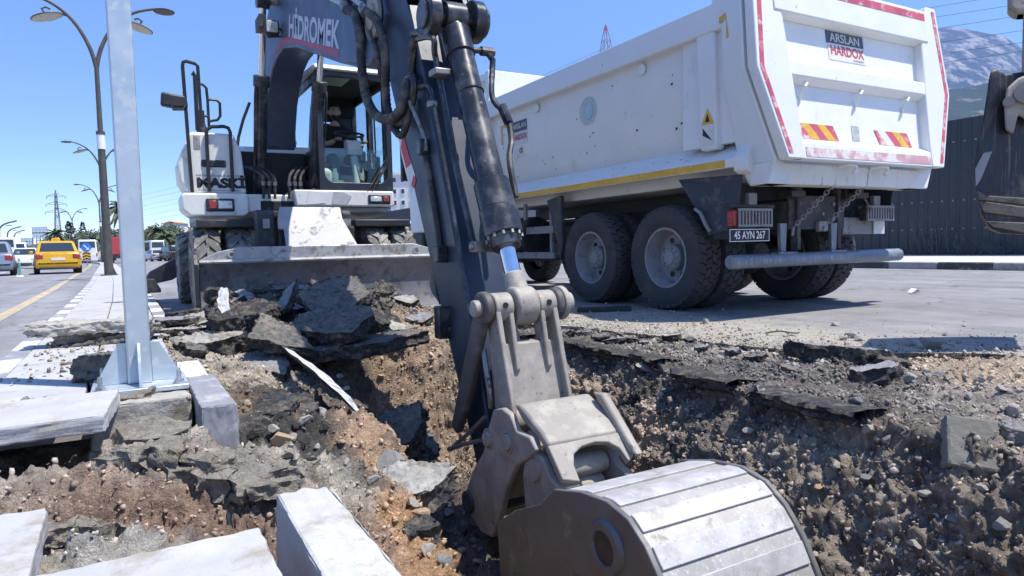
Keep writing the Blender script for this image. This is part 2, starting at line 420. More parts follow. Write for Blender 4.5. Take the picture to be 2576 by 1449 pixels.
for j in range(n_): Z += wts[j]*tps((X-cp[j, 0])**2+(Y-cp[j, 1])**2)
Z += wts[n_]+wts[n_+1]*X+wts[n_+2]*Y
sm = lambda t: np.clip(t, 0, 1)**2*(3-2*np.clip(t, 0, 1))
z0_ = np.zeros_like(X)
wob = .06*fbm(X*.0, Y, z0_+3.1, 2.2, 4)
xl = np.interp(Y, [-.7, 1.5, 2.2, 2.85, 3.6, 4.3, 5.2], [.62, .74, .83, .93, 1.06, 1.2, 1.32])+wob
xr = np.interp(Y, [-.7, 1.2, 2.2, 3.2, 4.2, 5.2], [2.28, 2.30, 2.28, 2.16, 2.16, 2.14])+.05*fbm(X*0, Y, z0_+9.7, 1.7, 4)
xe = np.interp(Y, *LEDGE)+.10*fbm(X*0, Y, z0_+9.7, 1.7, 5)
mask = sm((X-xl)/.20)*sm((xe-X)/.86)*sm((5.05-Y+.1*fbm(X, z0_, z0_+5, 2.))/.28)
floor_ = -.95+.05*fbm(X, Y, z0_, 1.6, 4)+np.interp(Y, [0, 2, 3.5, 4.4, 5.1], [-.06, -.04, 0, .10, .25])
Z = Z*(1-mask)+floor_*mask-.075*sm((xe+.02-X)/.05)*sm((X-1.6)/.3)*sm((5.2-Y)/.4)
steep = np.clip(mask*(1-mask)*4, 0, 1)
# quiet where paving and asphalt lie on the soil
quiet = np.clip(sm((X-np.interp(Y, ysr, EXL)-.01)/.06)*(Y < 5)+sm((X-3.3)/.06)*(Y >= 5)+sm((Y-6.9)/.2)*0+sm((-.0+.18-np.abs(X+.22)-.0)/.05)*sm((Y-3.05)/.05)*.7, 0, 1)
def lumps(x, y, z, sc):
    return 1-np.abs(fbm(x, y, z, sc, 3))*2.2
bil = lambda x, y, z, sc: np.abs(fbm(x, y, z, sc, 3))*2.
nx = fbm(X, Y, Z, 3.1, 4)*.045+bil(X, Y, Z, 5.)*.060*(.5+np.clip(fbm(X+2, Y, Z, 2., 2)+.5, 0, 1))+bil(X+7, Y, Z, 12.)*.044+bil(X+3, Y, Z+4, 27.)*.034+fbm(X, Y, Z+4, 60, 2)*.008-.062
dx_ = np.gradient(Z, axis=1)/np.gradient(X, axis=1); dy_ = np.gradient(Z, axis=0)/np.gradient(Y, axis=0)
nl = np.sqrt(dx_**2+dy_**2+1)
amp = (1-quiet)*(.85+.5*steep*sm((4.2-Y)/.4))*(1-.45*sm((Y-4.4)/.3)*sm((5.5-Y)/.2))*(1-.35*sm((X-xe)/.1))
# crumbled screed lumps in front of the footing
scr_ = sm((.42-np.abs(X-.02))/.15)*sm((.32-np.abs(Y-2.5))/.12)
scr_ = np.maximum(scr_, sm((.25-np.abs(X-.5))/.15)*sm((.22-np.abs(Y-2.25))/.12)*.8)
scr_ = np.maximum(scr_, sm((.15-np.abs(X+.12))/.08)*sm((.18-np.abs(Y-1.72))/.08))
stepz = np.round((fbm(X, Y, z0_+2, 2.6, 3)*.9)*5)/5
disp = nx*amp + scr_*(.06*stepz+.03*bil(X, Y, z0_, 4.))
disp -= .045*quiet
PX = X-dx_/nl*disp; PY = Y-dy_/nl*disp; PZ = Z+disp/nl
TERR_Z = PZ.copy()
def terr(x, y):
    i = int(np.clip(np.searchsorted(gx, x)-1, 0, len(gx)-2)); j = int(np.clip(np.searchsorted(gy, y)-1, 0, len(gy)-2))
    fx = (x-gx[i])/(gx[i+1]-gx[i]); fy = (y-gy[j])/(gy[j+1]-gy[j])
    return float((TERR_Z[j, i]*(1-fx)+TERR_Z[j, i+1]*fx)*(1-fy)+(TERR_Z[j+1, i]*(1-fx)+TERR_Z[j+1, i+1]*fx)*fy)
def surf(x, y):
    """height of whatever ground lies at x, y"""
    if -.64 < x < .32 and y > 3.05: return .15
    if x <= -.64: return 0.
    if x > edge_x(y) and y < 5 or x >= 3.3 and y >= 5: return 0.
    if x > .34 and y > edge_y(min(x, 3.3)): return max(0., terr(x, y) if y < 7.2 else 0)
    return terr(x, y)
def hit(u, v):
    """where the line of sight through a picture point meets the ground"""
    d = ray(u, v).normalized(); t = .8
    while t < 60:
        p = EYE+d*t
        if p.z <= surf(p.x, p.y): return Vector((p.x, p.y, surf(p.x, p.y)))
        t += .012 if t < 8 else .05
    return at_z(u, v, 0)
# soil colours by where each kind of fill lies
cc = [  # x, y, radius, colour
 (.0,2.1,.45,(.225,.150,.105)),(-.3,2.2,.4,(.22,.15,.11)),(.3,1.9,.35,(.20,.135,.095)),(.05,2.55,.22,(.34,.30,.245)),(-.35,2.45,.2,(.34,.31,.26)),(.5,2.3,.22,(.32,.28,.22)),(.3,2.5,.2,(.33,.295,.24)),
 (-.12,1.7,.16,(.42,.40,.35)),(.62,2.6,.16,(.06,.058,.055)),(.72,2.35,.16,(.10,.09,.08)),(.55,3.0,.2,(.05,.048,.045)),(.5,3.4,.2,(.19,.13,.08)),(.7,3.6,.3,(.10,.08,.06)),
 (.96,2.0,.3,(.58,.335,.155)),(.93,2.45,.24,(.50,.30,.15)),(.90,2.85,.2,(.36,.235,.14)),(1.0,3.3,.2,(.26,.18,.115)),(.85,1.4,.4,(.52,.31,.16)),(.86,1.75,.25,(.56,.325,.155)),
 (1.5,2.5,.5,(.15,.12,.095)),(1.6,3.5,.5,(.11,.09,.075)),(1.5,4.4,.4,(.10,.085,.07)),(1.8,4.9,.3,(.25,.175,.115)),(2.1,4.6,.35,(.21,.155,.105)),(1.3,5.0,.3,(.10,.085,.07)),(1.5,5.6,.5,(.16,.12,.085)),(2.2,5.5,.35,(.26,.19,.125)),(.8,5.6,.4,(.10,.085,.07)),
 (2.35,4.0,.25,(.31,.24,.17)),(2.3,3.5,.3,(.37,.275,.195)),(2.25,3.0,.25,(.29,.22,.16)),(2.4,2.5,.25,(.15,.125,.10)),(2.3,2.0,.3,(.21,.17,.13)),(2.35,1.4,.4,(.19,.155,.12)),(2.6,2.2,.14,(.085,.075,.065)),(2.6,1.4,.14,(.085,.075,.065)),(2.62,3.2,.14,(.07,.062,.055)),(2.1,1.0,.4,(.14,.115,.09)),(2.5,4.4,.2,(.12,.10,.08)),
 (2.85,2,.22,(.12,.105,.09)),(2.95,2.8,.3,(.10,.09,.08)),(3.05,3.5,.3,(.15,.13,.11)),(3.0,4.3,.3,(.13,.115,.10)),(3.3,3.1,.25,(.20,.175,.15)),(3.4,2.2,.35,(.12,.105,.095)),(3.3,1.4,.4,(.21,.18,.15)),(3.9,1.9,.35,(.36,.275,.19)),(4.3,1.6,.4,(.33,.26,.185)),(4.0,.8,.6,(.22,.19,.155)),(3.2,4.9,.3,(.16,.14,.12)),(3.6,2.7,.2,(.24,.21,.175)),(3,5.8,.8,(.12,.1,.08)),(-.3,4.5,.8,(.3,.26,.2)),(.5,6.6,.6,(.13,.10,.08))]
wx = .10*fbm(X, Y, Z, 4, 3); wy = .10*fbm(X+9, Y, Z, 4, 3)
num = np.zeros(X.shape+(3,)); den = np.zeros(X.shape)
for (x, y, r_, c) in cc:
    w = np.exp(-(((X+wx-x)**2+(Y+wy-y)**2)/(r_*.62)**2))+1e-9; num += w[..., None]*np.array(c); den += w
colr = num/den[..., None]
orange = np.clip(steep*1.6, 0, 1)*sm((1.5-X)/.2)*sm((3.5-Y)/.9)           # sandy sub-base showing in the near trench wall
colr = colr*(1-.92*orange[..., None])+np.array((.56, .33, .165))*.92*orange[..., None]
dk = sm((fbm(X, Y, Z+1.5, 6, 4)-.12+.10*sm((X-xe)/.1)*sm((3.4-X)/.2))/.16)*.5*(1-sm((1.0-X)/.2)*sm((2.6-Y)/.4))          # tar crumbs mixed in
colr = colr*(1-dk[..., None])+np.array((.05, .047, .045))*dk[..., None]
colr *= (1+.5*fbm(X, Y, Z, 22, 4)-.25*np.clip(fbm(X, Y, Z+8, 7, 3), -1, 1))[..., None]
grey_ = colr.mean(-1, keepdims=True); colr = (grey_+(colr-grey_)*.84)*(1.55+.22*sm((X-1.7)/.3))[..., None]
colr = np.clip(colr, .025, None); colr *= np.minimum(1, .50/colr.max(-1, keepdims=True))
ny_, nx_ = X.shape
me = bpy.data.meshes.new('dug_soil')
vv = np.c_[PX.ravel(), PY.ravel(), PZ.ravel()]
idx = np.arange(ny_*nx_).reshape(ny_, nx_)
fq = np.stack([idx[:-1, :-1], idx[:-1, 1:], idx[1:, 1:], idx[1:, :-1]], -1).reshape(-1, 4)
me.vertices.add(len(vv)); me.vertices.foreach_set('co', vv.ravel())
me.loops.add(fq.size); me.loops.foreach_set('vertex_index', fq.ravel().astype(np.int32))
me.polygons.add(len(fq)); me.polygons.foreach_set('loop_start', np.arange(0, fq.size, 4, dtype=np.int32))
me.update(calc_edges=True)
ca = me.color_attributes.new('soil', 'FLOAT_COLOR', 'POINT')
ca.data.foreach_set('color', np.c_[colr.reshape(-1, 3), np.ones(len(vv))].ravel())
me.polygons.foreach_set('use_smooth', np.ones(len(fq), bool))
m_soil = mat('soil', (.2, .15, .1), .95, var=.34, vs=26, bump=1., bs=95, bd=.03, vcol='soil', rnd=False, spec=.2)
me.materials.append(m_soil)
# layered crust of old tar standing out over the trench along its right lip
yc = np.linspace(1.72, 5.0, 330); o1 = np.zeros_like(yc); xc = np.interp(yc, *LEDGE)+.10*fbm(o1, yc, o1+9.7, 1.7, 5)
rows_ = []
for k, (dx, dz, j_) in enumerate(((.26, -.055, 0), (.14, -.028, .3), (.04, -.016, .6), (-.035, -.018, 1), (-.045, -.034, 1), (-.02, -.050, 1), (-.038, -.066, 1), (.01, -.088, 1), (.08, -.11, .3))):
    rows_.append(np.c_[xc+dx+.035*j_*fbm(yc, o1+.21*k, o1+3, 9., 4, .65), yc, dz+.012*fbm(yc, o1+.4*k, o1+6, 11., 3)+.02*fbm(yc, o1, o1+2.2, 1.4, 2)])
cr_v = np.concatenate(rows_); nc_ = len(yc); b = MB(); b.v = [tuple(q) for q in cr_v]
for k in range(len(rows_)-1):
    for i in range(nc_-1):
        if fbm(yc[i:i+1]*1.0, np.zeros(1)+.5, np.zeros(1), 2.3, 2)[0] < -.22: continue     # broken away in places
        b.f.append([k*nc_+i, k*nc_+i+1, (k+1)*nc_+i+1, (k+1)*nc_+i]); b.mi.append(0)
crust = struct(b.build('tar_crust', m_black, smooth=50))
soil = bpy.data.objects.new('dug_soil', me); COL.objects.link(soil); struct(soil)
# ------------------------------------------------------------------ median: paving, kerbs
m_tile = mat('paving_concrete', (.40, .397, .395), .85, var=.12, vs=6, bump=.35, bs=140, bd=.004, dirt=[((.33, .30, .25), .16, 5), ((.46, .46, .46), .2, 90)])
m_kerbw = mat('kerb_white', (.58, .575, .56), .8, var=.1, vs=7, bump=.3, bs=90, bd=.004, dirt=((.36, .33, .28), .22, 8))
m_kerbd = mat('kerb_dark', (.24, .245, .27), .8, var=.15, vs=7, bump=.3, bs=90, bd=.004, dirt=((.40, .38, .34), .25, 7))
m_conc = mat('concrete', (.36, .345, .31), .9, var=.2, vs=9, bump=.8, bs=45, bd=.01, dirt=((.20, .17, .13), .2, 6))
b = MB()
yy = [3.06, 6, 9, 12, 16, 20, 25]+[30+6*i for i in range(40)]
for i in range(len(yy)-1):
    c0, c1 = curve_x(yy[i]), curve_x(yy[i+1])
    zt = .085 if yy[i] < 25 else .15
    b.add([(-.52+c0, yy[i], zt), (.19+c0, yy[i], zt), (.19+c1, yy[i+1], zt), (-.52+c1, yy[i+1], zt)], [(0, 1, 2, 3)])
    if yy[i] >= 25:
        for sx in (-.64, .32):
            b.add([(sx+c0, yy[i], 0), (sx+c1, yy[i+1], 0), (sx+c1, yy[i+1], .148), (sx+c0, yy[i], .148)], [(0, 1, 2, 3)])
            e = -.52 if sx < 0 else .19
            b.add([(sx+c0, yy[i], .148), (sx+c1, yy[i+1], .148), (e+c1, yy[i+1], .148), (e+c0, yy[i], .148)], [(0, 1, 2, 3)])
b.add([(-.52, 3.06, .0), (.19, 3.06, .0), (.19, 3.06, .085), (-.52, 3.06, .085)], [(0, 1, 2, 3)])
median = struct(b.build('median_pavement', m_tile, smooth=0))
tb = MB(); tb.box(-.174, .174, -.196, .196, -.065, 0)
proto_tile = None
def put(proto, mb, name, m, loc, rot=(0, 0, 0), bev=.006, parent=None):
    if proto is None:
        proto = mb.build(name, m, parent, bev=bev, smooth=0)
    else: proto = dup(proto, parent)
    proto.location = loc; proto.rotation_euler = rot
    return proto
pr = random.Random(5)
for r in range(55):
    y = 3.27+.4*r
    for x in (-.343, .013):
        if x > 0 and r == 0: continue            # the post footing takes this place
        proto_tile = put(proto_tile, tb, 'paving_tile', m_tile, (x+curve_x(y), y, .15+pr.uniform(-.003, .003)), (pr.uniform(-.006, .006), pr.uniform(-.006, .006), pr.uniform(-.006, .006)), parent=median)
kb = MB(); kb.prism([(-.06, -.22), (.06, -.22), (.06, 0), (-.045, 0), (-.06, -.02)], 'y', -.247, .247)
kp = {0: None, 1: None}
for r in range(56):
    y = 1.3+.5*r; c = r % 2
    kp[c] = put(kp[c], kb, 'kerb_stone', (m_kerbw, m_kerbd)[c], (-.58+curve_x(y), y, .15+pr.uniform(-.004, .004)), (0, 0, curve_a(y)), parent=median)
for r, y in enumerate([3.62]+[6.3+.5*i for i in range(46)]):
    c = r % 2
    k = dup(kp[c], median); k.location = (.255+curve_x(y), y, .15+pr.uniform(-.003, .003)); k.rotation_euler = (0, 0, math.pi)
# kerb stone by the post whose end face shows, and the loose one nearer
b = MB(); b.prism([(-.065, -.30), (.065, -.30), (.065, -.015), (.05, 0), (-.065, 0)], 'y', -.37, .31)
k2 = b.build('kerb_stone', m_kerbd, median, bev=.008, loc=(.255, 3.05, .15)); k2.rotation_euler = (.01, 0, .01)
b = MB(); b.prism([(-.068, -.26), (.068, -.26), (.068, -.012), (.055, 0), (-.068, 0)], 'y', -.33, .33)
k1 = b.build('kerb_stone', mat('kerb_pale', (.46, .455, .43), .85, var=.1, vs=8, bump=.5, bs=120, bd=.006, dirt=[((.33, .30, .25), .20, 5), ((.36, .35, .33), .10, 30), ((.20, .195, .19), -.05, 120)]), median, bev=.009, loc=(.335, 1.335, .125)); k1.rotation_euler = (0, .03, -.012)
# near tiles still lying on the median
b = MB(); b.box(-.19, .19, -.22, .22, -.055, 0)
m_tile2 = mat('paving_speckled', (.42, .417, .41), .8, var=.08, vs=5, bump=.4, bs=160, bd=.004, dirt=[((.32, .315, .31), .02, 95), ((.31, .275, .225), .20, 4.5), ((.47, .46, .44), .15, 3)])
t2 = b.build('paving_tile', m_tile2, median, bev=.006, loc=(.012, 1.205, .145)); t2.rotation_euler = (.01, 0, .0)
t1 = b.build('paving_tile', m_tile2, median, bev=.006, loc=(-.375, 1.60, .15)); t1.rotation_euler = (-.02, .02, .02)
t0 = b.build('paving_tile', m_tile2, median, bev=.006, loc=(-.38, 1.15, .145))
# loose tile tipped over the hole
b = MB(); b.box(-.36, .20, -.20, .20, -.062, 0)
t3 = tag(b.build('loose_paving_tile', m_tile, bev=.008, loc=(-.28, 2.80, .185), rot=(.035, -.025, -.10)), 'pale paving tile jutting loose over the hollow in front of the steel post', 'paving tile')
# footing under the post
b = MB(); b.box(-.165, .185, 2.93, 3.46, -.1, .148)
ft = b.build('concrete_footing', m_conc, median, bev=.015)
NEAR = [(k1, .014), (k2, .012), (t1, .008), (t2, .008), (ft, .02), (t3, .010)]

# ------------------------------------------------------------------ galvanised post
m_galv = mat('galvanised_steel', (.50, .56, .60), .42, .55, var=.06, vs=9, dirt=((.53, .585, .62), .2, 16))
m_bolt = mat('bolt_steel', (.45, .46, .47), .45, .8, var=.2, vs=30)
PXc, PYc = .01, 3.24
post = thing('steel_post', 'tall square galvanised steel post bolted to the median on a gusseted base plate', 'post', (PXc, PYc, .15))
a45 = 0.0
b = MB(); b.box(-.045, .045, -.045, .045, .02, 4.2); b.build('shaft', m_galv, post, bev=.008, seg=3)
b = MB(); b.box(-.175, .175, -.17, .17, 0, .02); b.build('base_plate', m_galv, post, bev=.003)
for (dx, dy) in ((0, -1), (0, 1), (1, 0), (-1, 0)):
    b = MB(); pts = [(.046, .021), (.15, .021), (.15, .05), (.075, .19), (.046, .19)]
    if dx: b.prism([(p[0]*dx, p[1]) for p in pts], 'y', -.006, .006)
    else: b.prism([(p[0]*dy, p[1]) for p in pts], 'x', -.006, .006)
    b.build('gusset', m_galv, post, bev=.002)
for sx in (-1, 1):
    for sy in (-1, 1):
        b = MB(); b.cyl((sx*.14, sy*.135, .02), (sx*.14, sy*.135, .075), .009, n=10); b.cyl((sx*.14, sy*.135, .0205), (sx*.14, sy*.135, .038), .019, n=6); b.cyl((sx*.14, sy*.135, .0202), (sx*.14, sy*.135, .0245), .026, n=16)
        b.build('anchor_bolt', m_bolt, post)

# ------------------------------------------------------------------ broken pieces
m_slabtop = mat('asphalt_slab_top', (.15, .142, .13), .92, var=.35, vs=30, bump=1., bs=90, bd=.012, spec=.25, dirt=[((.24, .21, .175), .26, 7), ((.055, .053, .05), .15, 22), ((.30, .29, .27), -.02, 85)])
m_slabpale = mat('asphalt_slab_pale', (.25, .255, .265), .9, var=.25, vs=26, bump=1., bs=90, bd=.01, spec=.25, dirt=[((.22, .195, .16), .3, 9), ((.12, .12, .12), .0, 60)])
m_paint = mat('slab_white_paint', (.52, .53, .535), .85, var=.2, vs=18, bump=1., bs=90, bd=.01, dirt=[((.25, .24, .23), .24, 16), ((.36, .35, .34), .2, 50)])
m_cchunk = mat('concrete_chunk', (.33, .315, .285), .9, var=.25, vs=12, bump=1., bs=50, bd=.012, dirt=((.19, .155, .115), .25, 7))
def chunk_mesh(out, th, rg, top_j=.006, side_j=.03):
    """broken slab: outline with ragged sides, uneven faces"""
    pts = []
    n = len(out)
    for i in range(n):
        a = Vector(out[i]); c = Vector(out[(i+1) % n]); k = max(2, int((c-a).length/.06))
        for j in range(k): pts.append(a+(c-a)*(j/k)+Vector((rg.uniform(-1, 1), rg.uniform(-1, 1)))*side_j*.35)
    m = len(pts); ctr = sum(pts, Vector((0, 0)))/m
    b = MB(); rings = [(.55, 0, 0), (1., 0, 0), (1.0, -.35, 1), (1.0, -.7, 1), (.97, -1., 1), (.5, -1.05, 1)]
    vs = []
    for (s, t, j) in rings:
        for p in pts:
            q = ctr+(p-ctr)*s; jj = side_j if j else top_j
            vs.append((q.x+rg.uniform(-1, 1)*jj*(1 if j else .3), q.y+rg.uniform(-1, 1)*jj*(1 if j else .3), t*th+rg.uniform(-1, 1)*(top_j if not j else side_j*.4)))
    b.add(vs, [])
    for r in range(len(rings)-1):
        for i in range(m): b.f.append([r*m+i, r*m+(i+1) % m, (r+1)*m+(i+1) % m, (r+1)*m+i]); b.mi.append(0 if r == 0 else 1)
    b.f.append(list(range(m))); b.mi.append(0); b.f.append(list(range((len(rings)-1)*m, len(rings)*m))[::-1]); b.mi.append(1)
    return b
_rtex = {}
def rough_up(o, k, size, lv=2):
    """finer faces pushed about by cloud noise so that broken faces look broken"""
    key = round(size, 2)
    if key not in _rtex:
        t = bpy.data.textures.new('crumble', 'CLOUDS'); t.noise_scale = key; t.noise_depth = 5; t.noise_type = 'HARD_NOISE'; t.noise_basis = 'ORIGINAL_PERLIN'; _rtex[key] = t
    s_ = o.modifiers.new('fine', 'SUBSURF'); s_.subdivision_type = 'SIMPLE'; s_.levels = lv; s_.render_levels = lv
    d_ = o.modifiers.new('crumble', 'DISPLACE'); d_.texture = _rtex[key]; d_.strength = k*1.3; d_.mid_level = .35; d_.texture_coords = 'GLOBAL'
    for p in o.data.polygons: p.use_smooth = True
def blob_out(w, d, rg, n=7):
    o = []
    for i in range(n):
        a = 2*math.pi*(i+rg.uniform(-.28, .28))/n; k = rg.uniform(.8, 1.08)
        ca, sa = math.cos(a), math.sin(a)
        e = (abs(ca)**3+abs(sa)**3)**(-1/3)
        o.append((w/2*ca*e*k, d/2*sa*e*k))
    return o
VIEWX = rgt0.copy(); VIEWY = Vector((math.sin(HEAD), math.cos(HEAD), 0))
def slab(u, v, w, d, th, tilt=0., lean=0., spin=0., top=None, label='', seed=0, z=None, lift=0., out=None, name='asphalt_slab', cat='asphalt slab', group=None, side=None):
    """slab seen at picture point u, v; w across the view, d along it; tilt raises the far edge, lean raises the right edge"""
    rg = random.Random(seed*17+3)
    p = hit(u, v) if z is None else at_z(u, v, z)
    b = chunk_mesh(out or blob_out(w, d, rg), th, rg, side_j=min(.03, th*.28))
    Mv = Matrix((VIEWX, VIEWY, Vector((0, 0, 1)))).transposed()
    Rm = Mv @ Matrix.Rotation(spin, 3, 'Z') @ Matrix.Rotation(tilt, 3, 'X') @ Matrix.Rotation(-lean, 3, 'Y')
    o = b.build(name, [top or m_slabtop, side or m_black], smooth=40); rough_up(o, .018+th*.16, .045, 3 if w > .3 else 2)
    o.matrix_world = Matrix.Translation(p+Vector((0, 0, lift))) @ Rm.to_4x4()
    return tag(o, label, cat, group)
G_ = 'broken asphalt slabs of the spoil heap'
# spoil heap in front of the blade (picture point, size, attitude)
slab(840, 742, .54, .50, .11, .62, -.06, .1, label='large dark slab leaning back at the top of the spoil heap', seed=1, z=.36, group=G_)
slab(752, 752, .22, .30, .22, .5, .3, .4, m_black, 'black lumpy tar block wedged left of the heap’s topmost slab', 2, z=.30, group=G_)
slab(845, 800, .66, .42, .11, .42, .05, -.05, label='broad dark slab lying below the topmost slab of the heap', seed=3, z=.22, group=G_)
slab(712, 832, .44, .36, .09, .55, -.22, .2, label='grey triangular slab tipped toward the kerb at the heap’s foot', seed=4, z=.16, group=G_, out=[(-.22, -.12), (.24, -.17), (.1, .05), (-.16, .2)])
slab(860, 862, 1.15, .34, .10, .08, .08, .06, m_slabtop, 'long ragged layer of asphalt overhanging the trench end', 5, z=.05, group=G_, out=[(-.52, -.08), (-.1, -.17), (.3, -.12), (.62, .1), (.5, .25), (-.1, .22), (-.5, .2)])
slab(945, 792, .34, .34, .16, .35, -.3, .5, m_black, 'black tar lump on the right shoulder of the heap', 6, z=.20, group=G_)
slab(985, 815, .30, .26, .12, .2, -.4, .2, m_cchunk, 'brown crusted lump below the right shoulder of the heap', 7, z=.12, group=G_)
slab(905, 735, .40, .34, .10, .3, -.45, .3, m_slabtop, 'dark slab sloping off the right of the topmost slab', 8, z=.28, group=G_)
slab(690, 770, .36, .32, .12, .25, .25, .7, m_black, 'black block in shade left of the heap’s sandy patch', 9, z=.26, group=G_)
slab(610, 775, .55, .5, .22, .2, .1, .3, m_black, 'big black tar mass heaped beside the kerb line', 10, z=.30, group=G_)
slab(530, 790, .42, .38, .18, .15, .05, .1, m_cchunk, 'grey rough block at the kerb side of the heap', 11, z=.22, group=G_)
slab(640, 815, .4, .4, .16, .3, -.1, .9, m_black, 'black block under the big tar mass', 12, z=.14, group=G_)
slab(562, 762, .10, .42, .05, .75, .1, .42, m_paint, 'slab fragment with a stripe of white road paint', 13, z=.34, group=G_)
slab(520, 845, .5, .35, .14, .12, .05, .2, m_cchunk, 'flat crusted lump between kerb and heap', 14, z=.14, group=G_)
slab(718, 745, .12, .36, .05, .8, .2, -.3, m_slabpale, 'pale upright sliver of asphalt beside the black tar block', 15, z=.36, group=G_)
slab(1012, 745, .16, .16, .10, .1, .1, .3, m_black, 'small black lump at the blade’s foot', 16, z=.12, group=G_)
slab(1022, 772, .2, .16, .05, .1, -.1, .3, m_paint, 'small white faced chip below the blade', 17, z=.08, group=G_)
# smaller broken pieces all over the heap, and broken screed by the footing
for o_, k_ in NEAR: rough_up(o_, k_, .035, 4)
hr_ = random.Random(31)
for i in range(84):
    u, v = hr_.uniform(480, 1060), hr_.uniform(728, 895)
    if u > 900 and v > 830: continue
    s_ = hr_.uniform(.08, .27); mt, wd = ((m_slabtop, 'dark'), (m_black, 'black'), (m_cchunk, 'brown crusted'), (m_slabpale, 'pale'))[hr_.choice((0, 0, 1, 1, 2, 2, 3))]
    slab(u, v, s_, s_*hr_.uniform(.6, 1), s_*hr_.uniform(.25, .6), hr_.uniform(-.3, .7), hr_.uniform(-.5, .5), hr_.uniform(-1, 1), mt, wd+' small broken piece lying on the spoil heap', 200+i, lift=s_*.22, group='small broken pieces on the spoil heap', name='asphalt_piece')
m_screed = mat('screed_lump', (.33, .30, .25), .95, var=.3, vs=30, bump=1., bs=42, bd=.04, spec=.2, dirt=[((.25, .215, .17), .25, 9), ((.18, .16, .13), .05, 30)])
for i, (u, v, w, d) in enumerate(((330, 1085, .22, .16), (395, 1100, .25, .18), (455, 1125, .22, .16), (520, 1150, .26, .18), (580, 1165, .24, .18), (650, 1180, .3, .2), (700, 1205, .26, .18), (600, 1210, .22, .14), (540, 1200, .16, .12), (480, 1175, .18, .13), (420, 1150, .17, .13), (350, 1130, .18, .12), (300, 1155, .14, .1), (740, 1180, .2, .14), (30, 1150, .2, .16), (90, 1160, .18, .14), (130, 1175, .12, .1), (20, 1185, .13, .1), (160, 1330, .13, .09), (210, 1320, .11, .08), (270, 1335, .1, .08))):
    slab(u, v, w, d, .05+.03*(i % 3), .1+.15*math.sin(i), .1*math.cos(i*2), i*.8, m_screed, 'crumbling lump of grey brown screed in front of the post footing' if i < 14 else 'crumbling screed lump beside the near paving tiles', 300+i, lift=.012, group='screed lumps before the footing' if i < 14 else 'screed lumps by the near tiles', name='screed_lump', cat='screed lump', side=m_screed)
# slabs on the bank and in the trench
slab(650, 905, .55, .46, .07, .16, -.10, -.2, m_slabpale, 'blue grey flat slab sunk in the bank beside the kerb', 21, z=-.02, group='slabs on the trench bank', out=[(-.26, .12), (-.2, -.08), (.3, -.2), (.24, 0), (.1, .17), (-.08, .2)])
bow = []
for (u, v, z) in ((712, 868, .05), (770, 905, .03), (830, 950, -.02), (880, 1000, -.07), (918, 1048, -.13)): bow.append(at_z(u, v, z))
b = MB(); rg = random.Random(4)
cross = (bow[-1]-bow[0]).cross(Vector((0, 0, 1))).normalized()
for i in range(17):
    t = i/16*4; k = min(3, int(t)); p = bow[k].lerp(bow[k+1], t-k); wd = .075*math.sin(math.pi*min(1, .12+t/4*.86))+.006
    e = Vector((rg.uniform(-.004, .004), rg.uniform(-.004, .004), rg.uniform(-.004, .004)))
    up_ = Vector((0, 0, 1))
    for q in (p-cross*wd*.0+e, p+cross*wd*1.1+up_*wd*.55+e, p+cross*wd*1.1+up_*(wd*.55-.05)-cross*.03, p-up_*.06-cross*.02): b.v.append(tuple(q))
for i in range(16):
    for j in range(4):
        b.f.append([i*4+j, i*4+(j+1) % 4, (i+1)*4+(j+1) % 4, (i+1)*4+j]); b.mi.append(0 if j == 0 else 1)
b.f += [[0, 1, 2, 3], [64, 67, 66, 65]]; b.mi += [1, 1]
tag(b.build('asphalt_slab', [m_paint, m_black], smooth=30), 'long curved sliver with a white face arching over the trench edge', 'asphalt slab', 'slabs on the trench bank')
slab(650, 1045, .42, .3, .1, .1, .1, .5, m_black, 'black tar clod on the bank below the kerb end', 22, lift=.04, group='slabs on the trench bank')
slab(620, 1075, .3, .22, .09, .2, -.1, .2, m_black, 'second black tar clod against the kerb end', 23, lift=.03, group='slabs on the trench bank')
slab(720, 1035, .35, .3, .07, .25, -.2, .1, m_black, 'thin black tar flake beside the tar clods', 24, lift=.04, group='slabs on the trench bank')
slab(985, 1075, .50, .40, .16, .55, .35, .1, m_slabtop, 'big dark slab tipped into the trench with a flat grey face', 25, z=-.42, group='slabs fallen in the trench')
slab(1045, 1110, .42, .36, .20, .35, -.35, .3, m_slabtop, 'broken dark slab leaning on the tipped slab in the trench', 26, z=-.55, group='slabs fallen in the trench')
slab(1080, 1150, .2, .3, .22, .4, -.6, .2, m_black, 'black crumbly block at the right of the slabs in the trench', 27, z=-.62, group='slabs fallen in the trench')
slab(1030, 1225, .34, .26, .12, .2, .1, .1, m_cchunk, 'brown crusted slab on the trench floor under the tipped slab', 28, lift=.04, group='slabs fallen in the trench')
slab(1150, 1335, .17, .15, .08, .2, .1, .3, m_black, 'black clod on the trench floor beside the bucket', 29, lift=.02, group='slabs fallen in the trench')
slab(1110, 1385, .12, .1, .06, .2, .1, .8, m_black, 'smaller black clod on the trench floor', 30, lift=.02, group='slabs fallen in the trench')
slab(1060, 1335, .14, .1, .06, .2, .1, .8, m_black, 'black clod near the sandy trench wall', 31, lift=.02, group='slabs fallen in the trench')
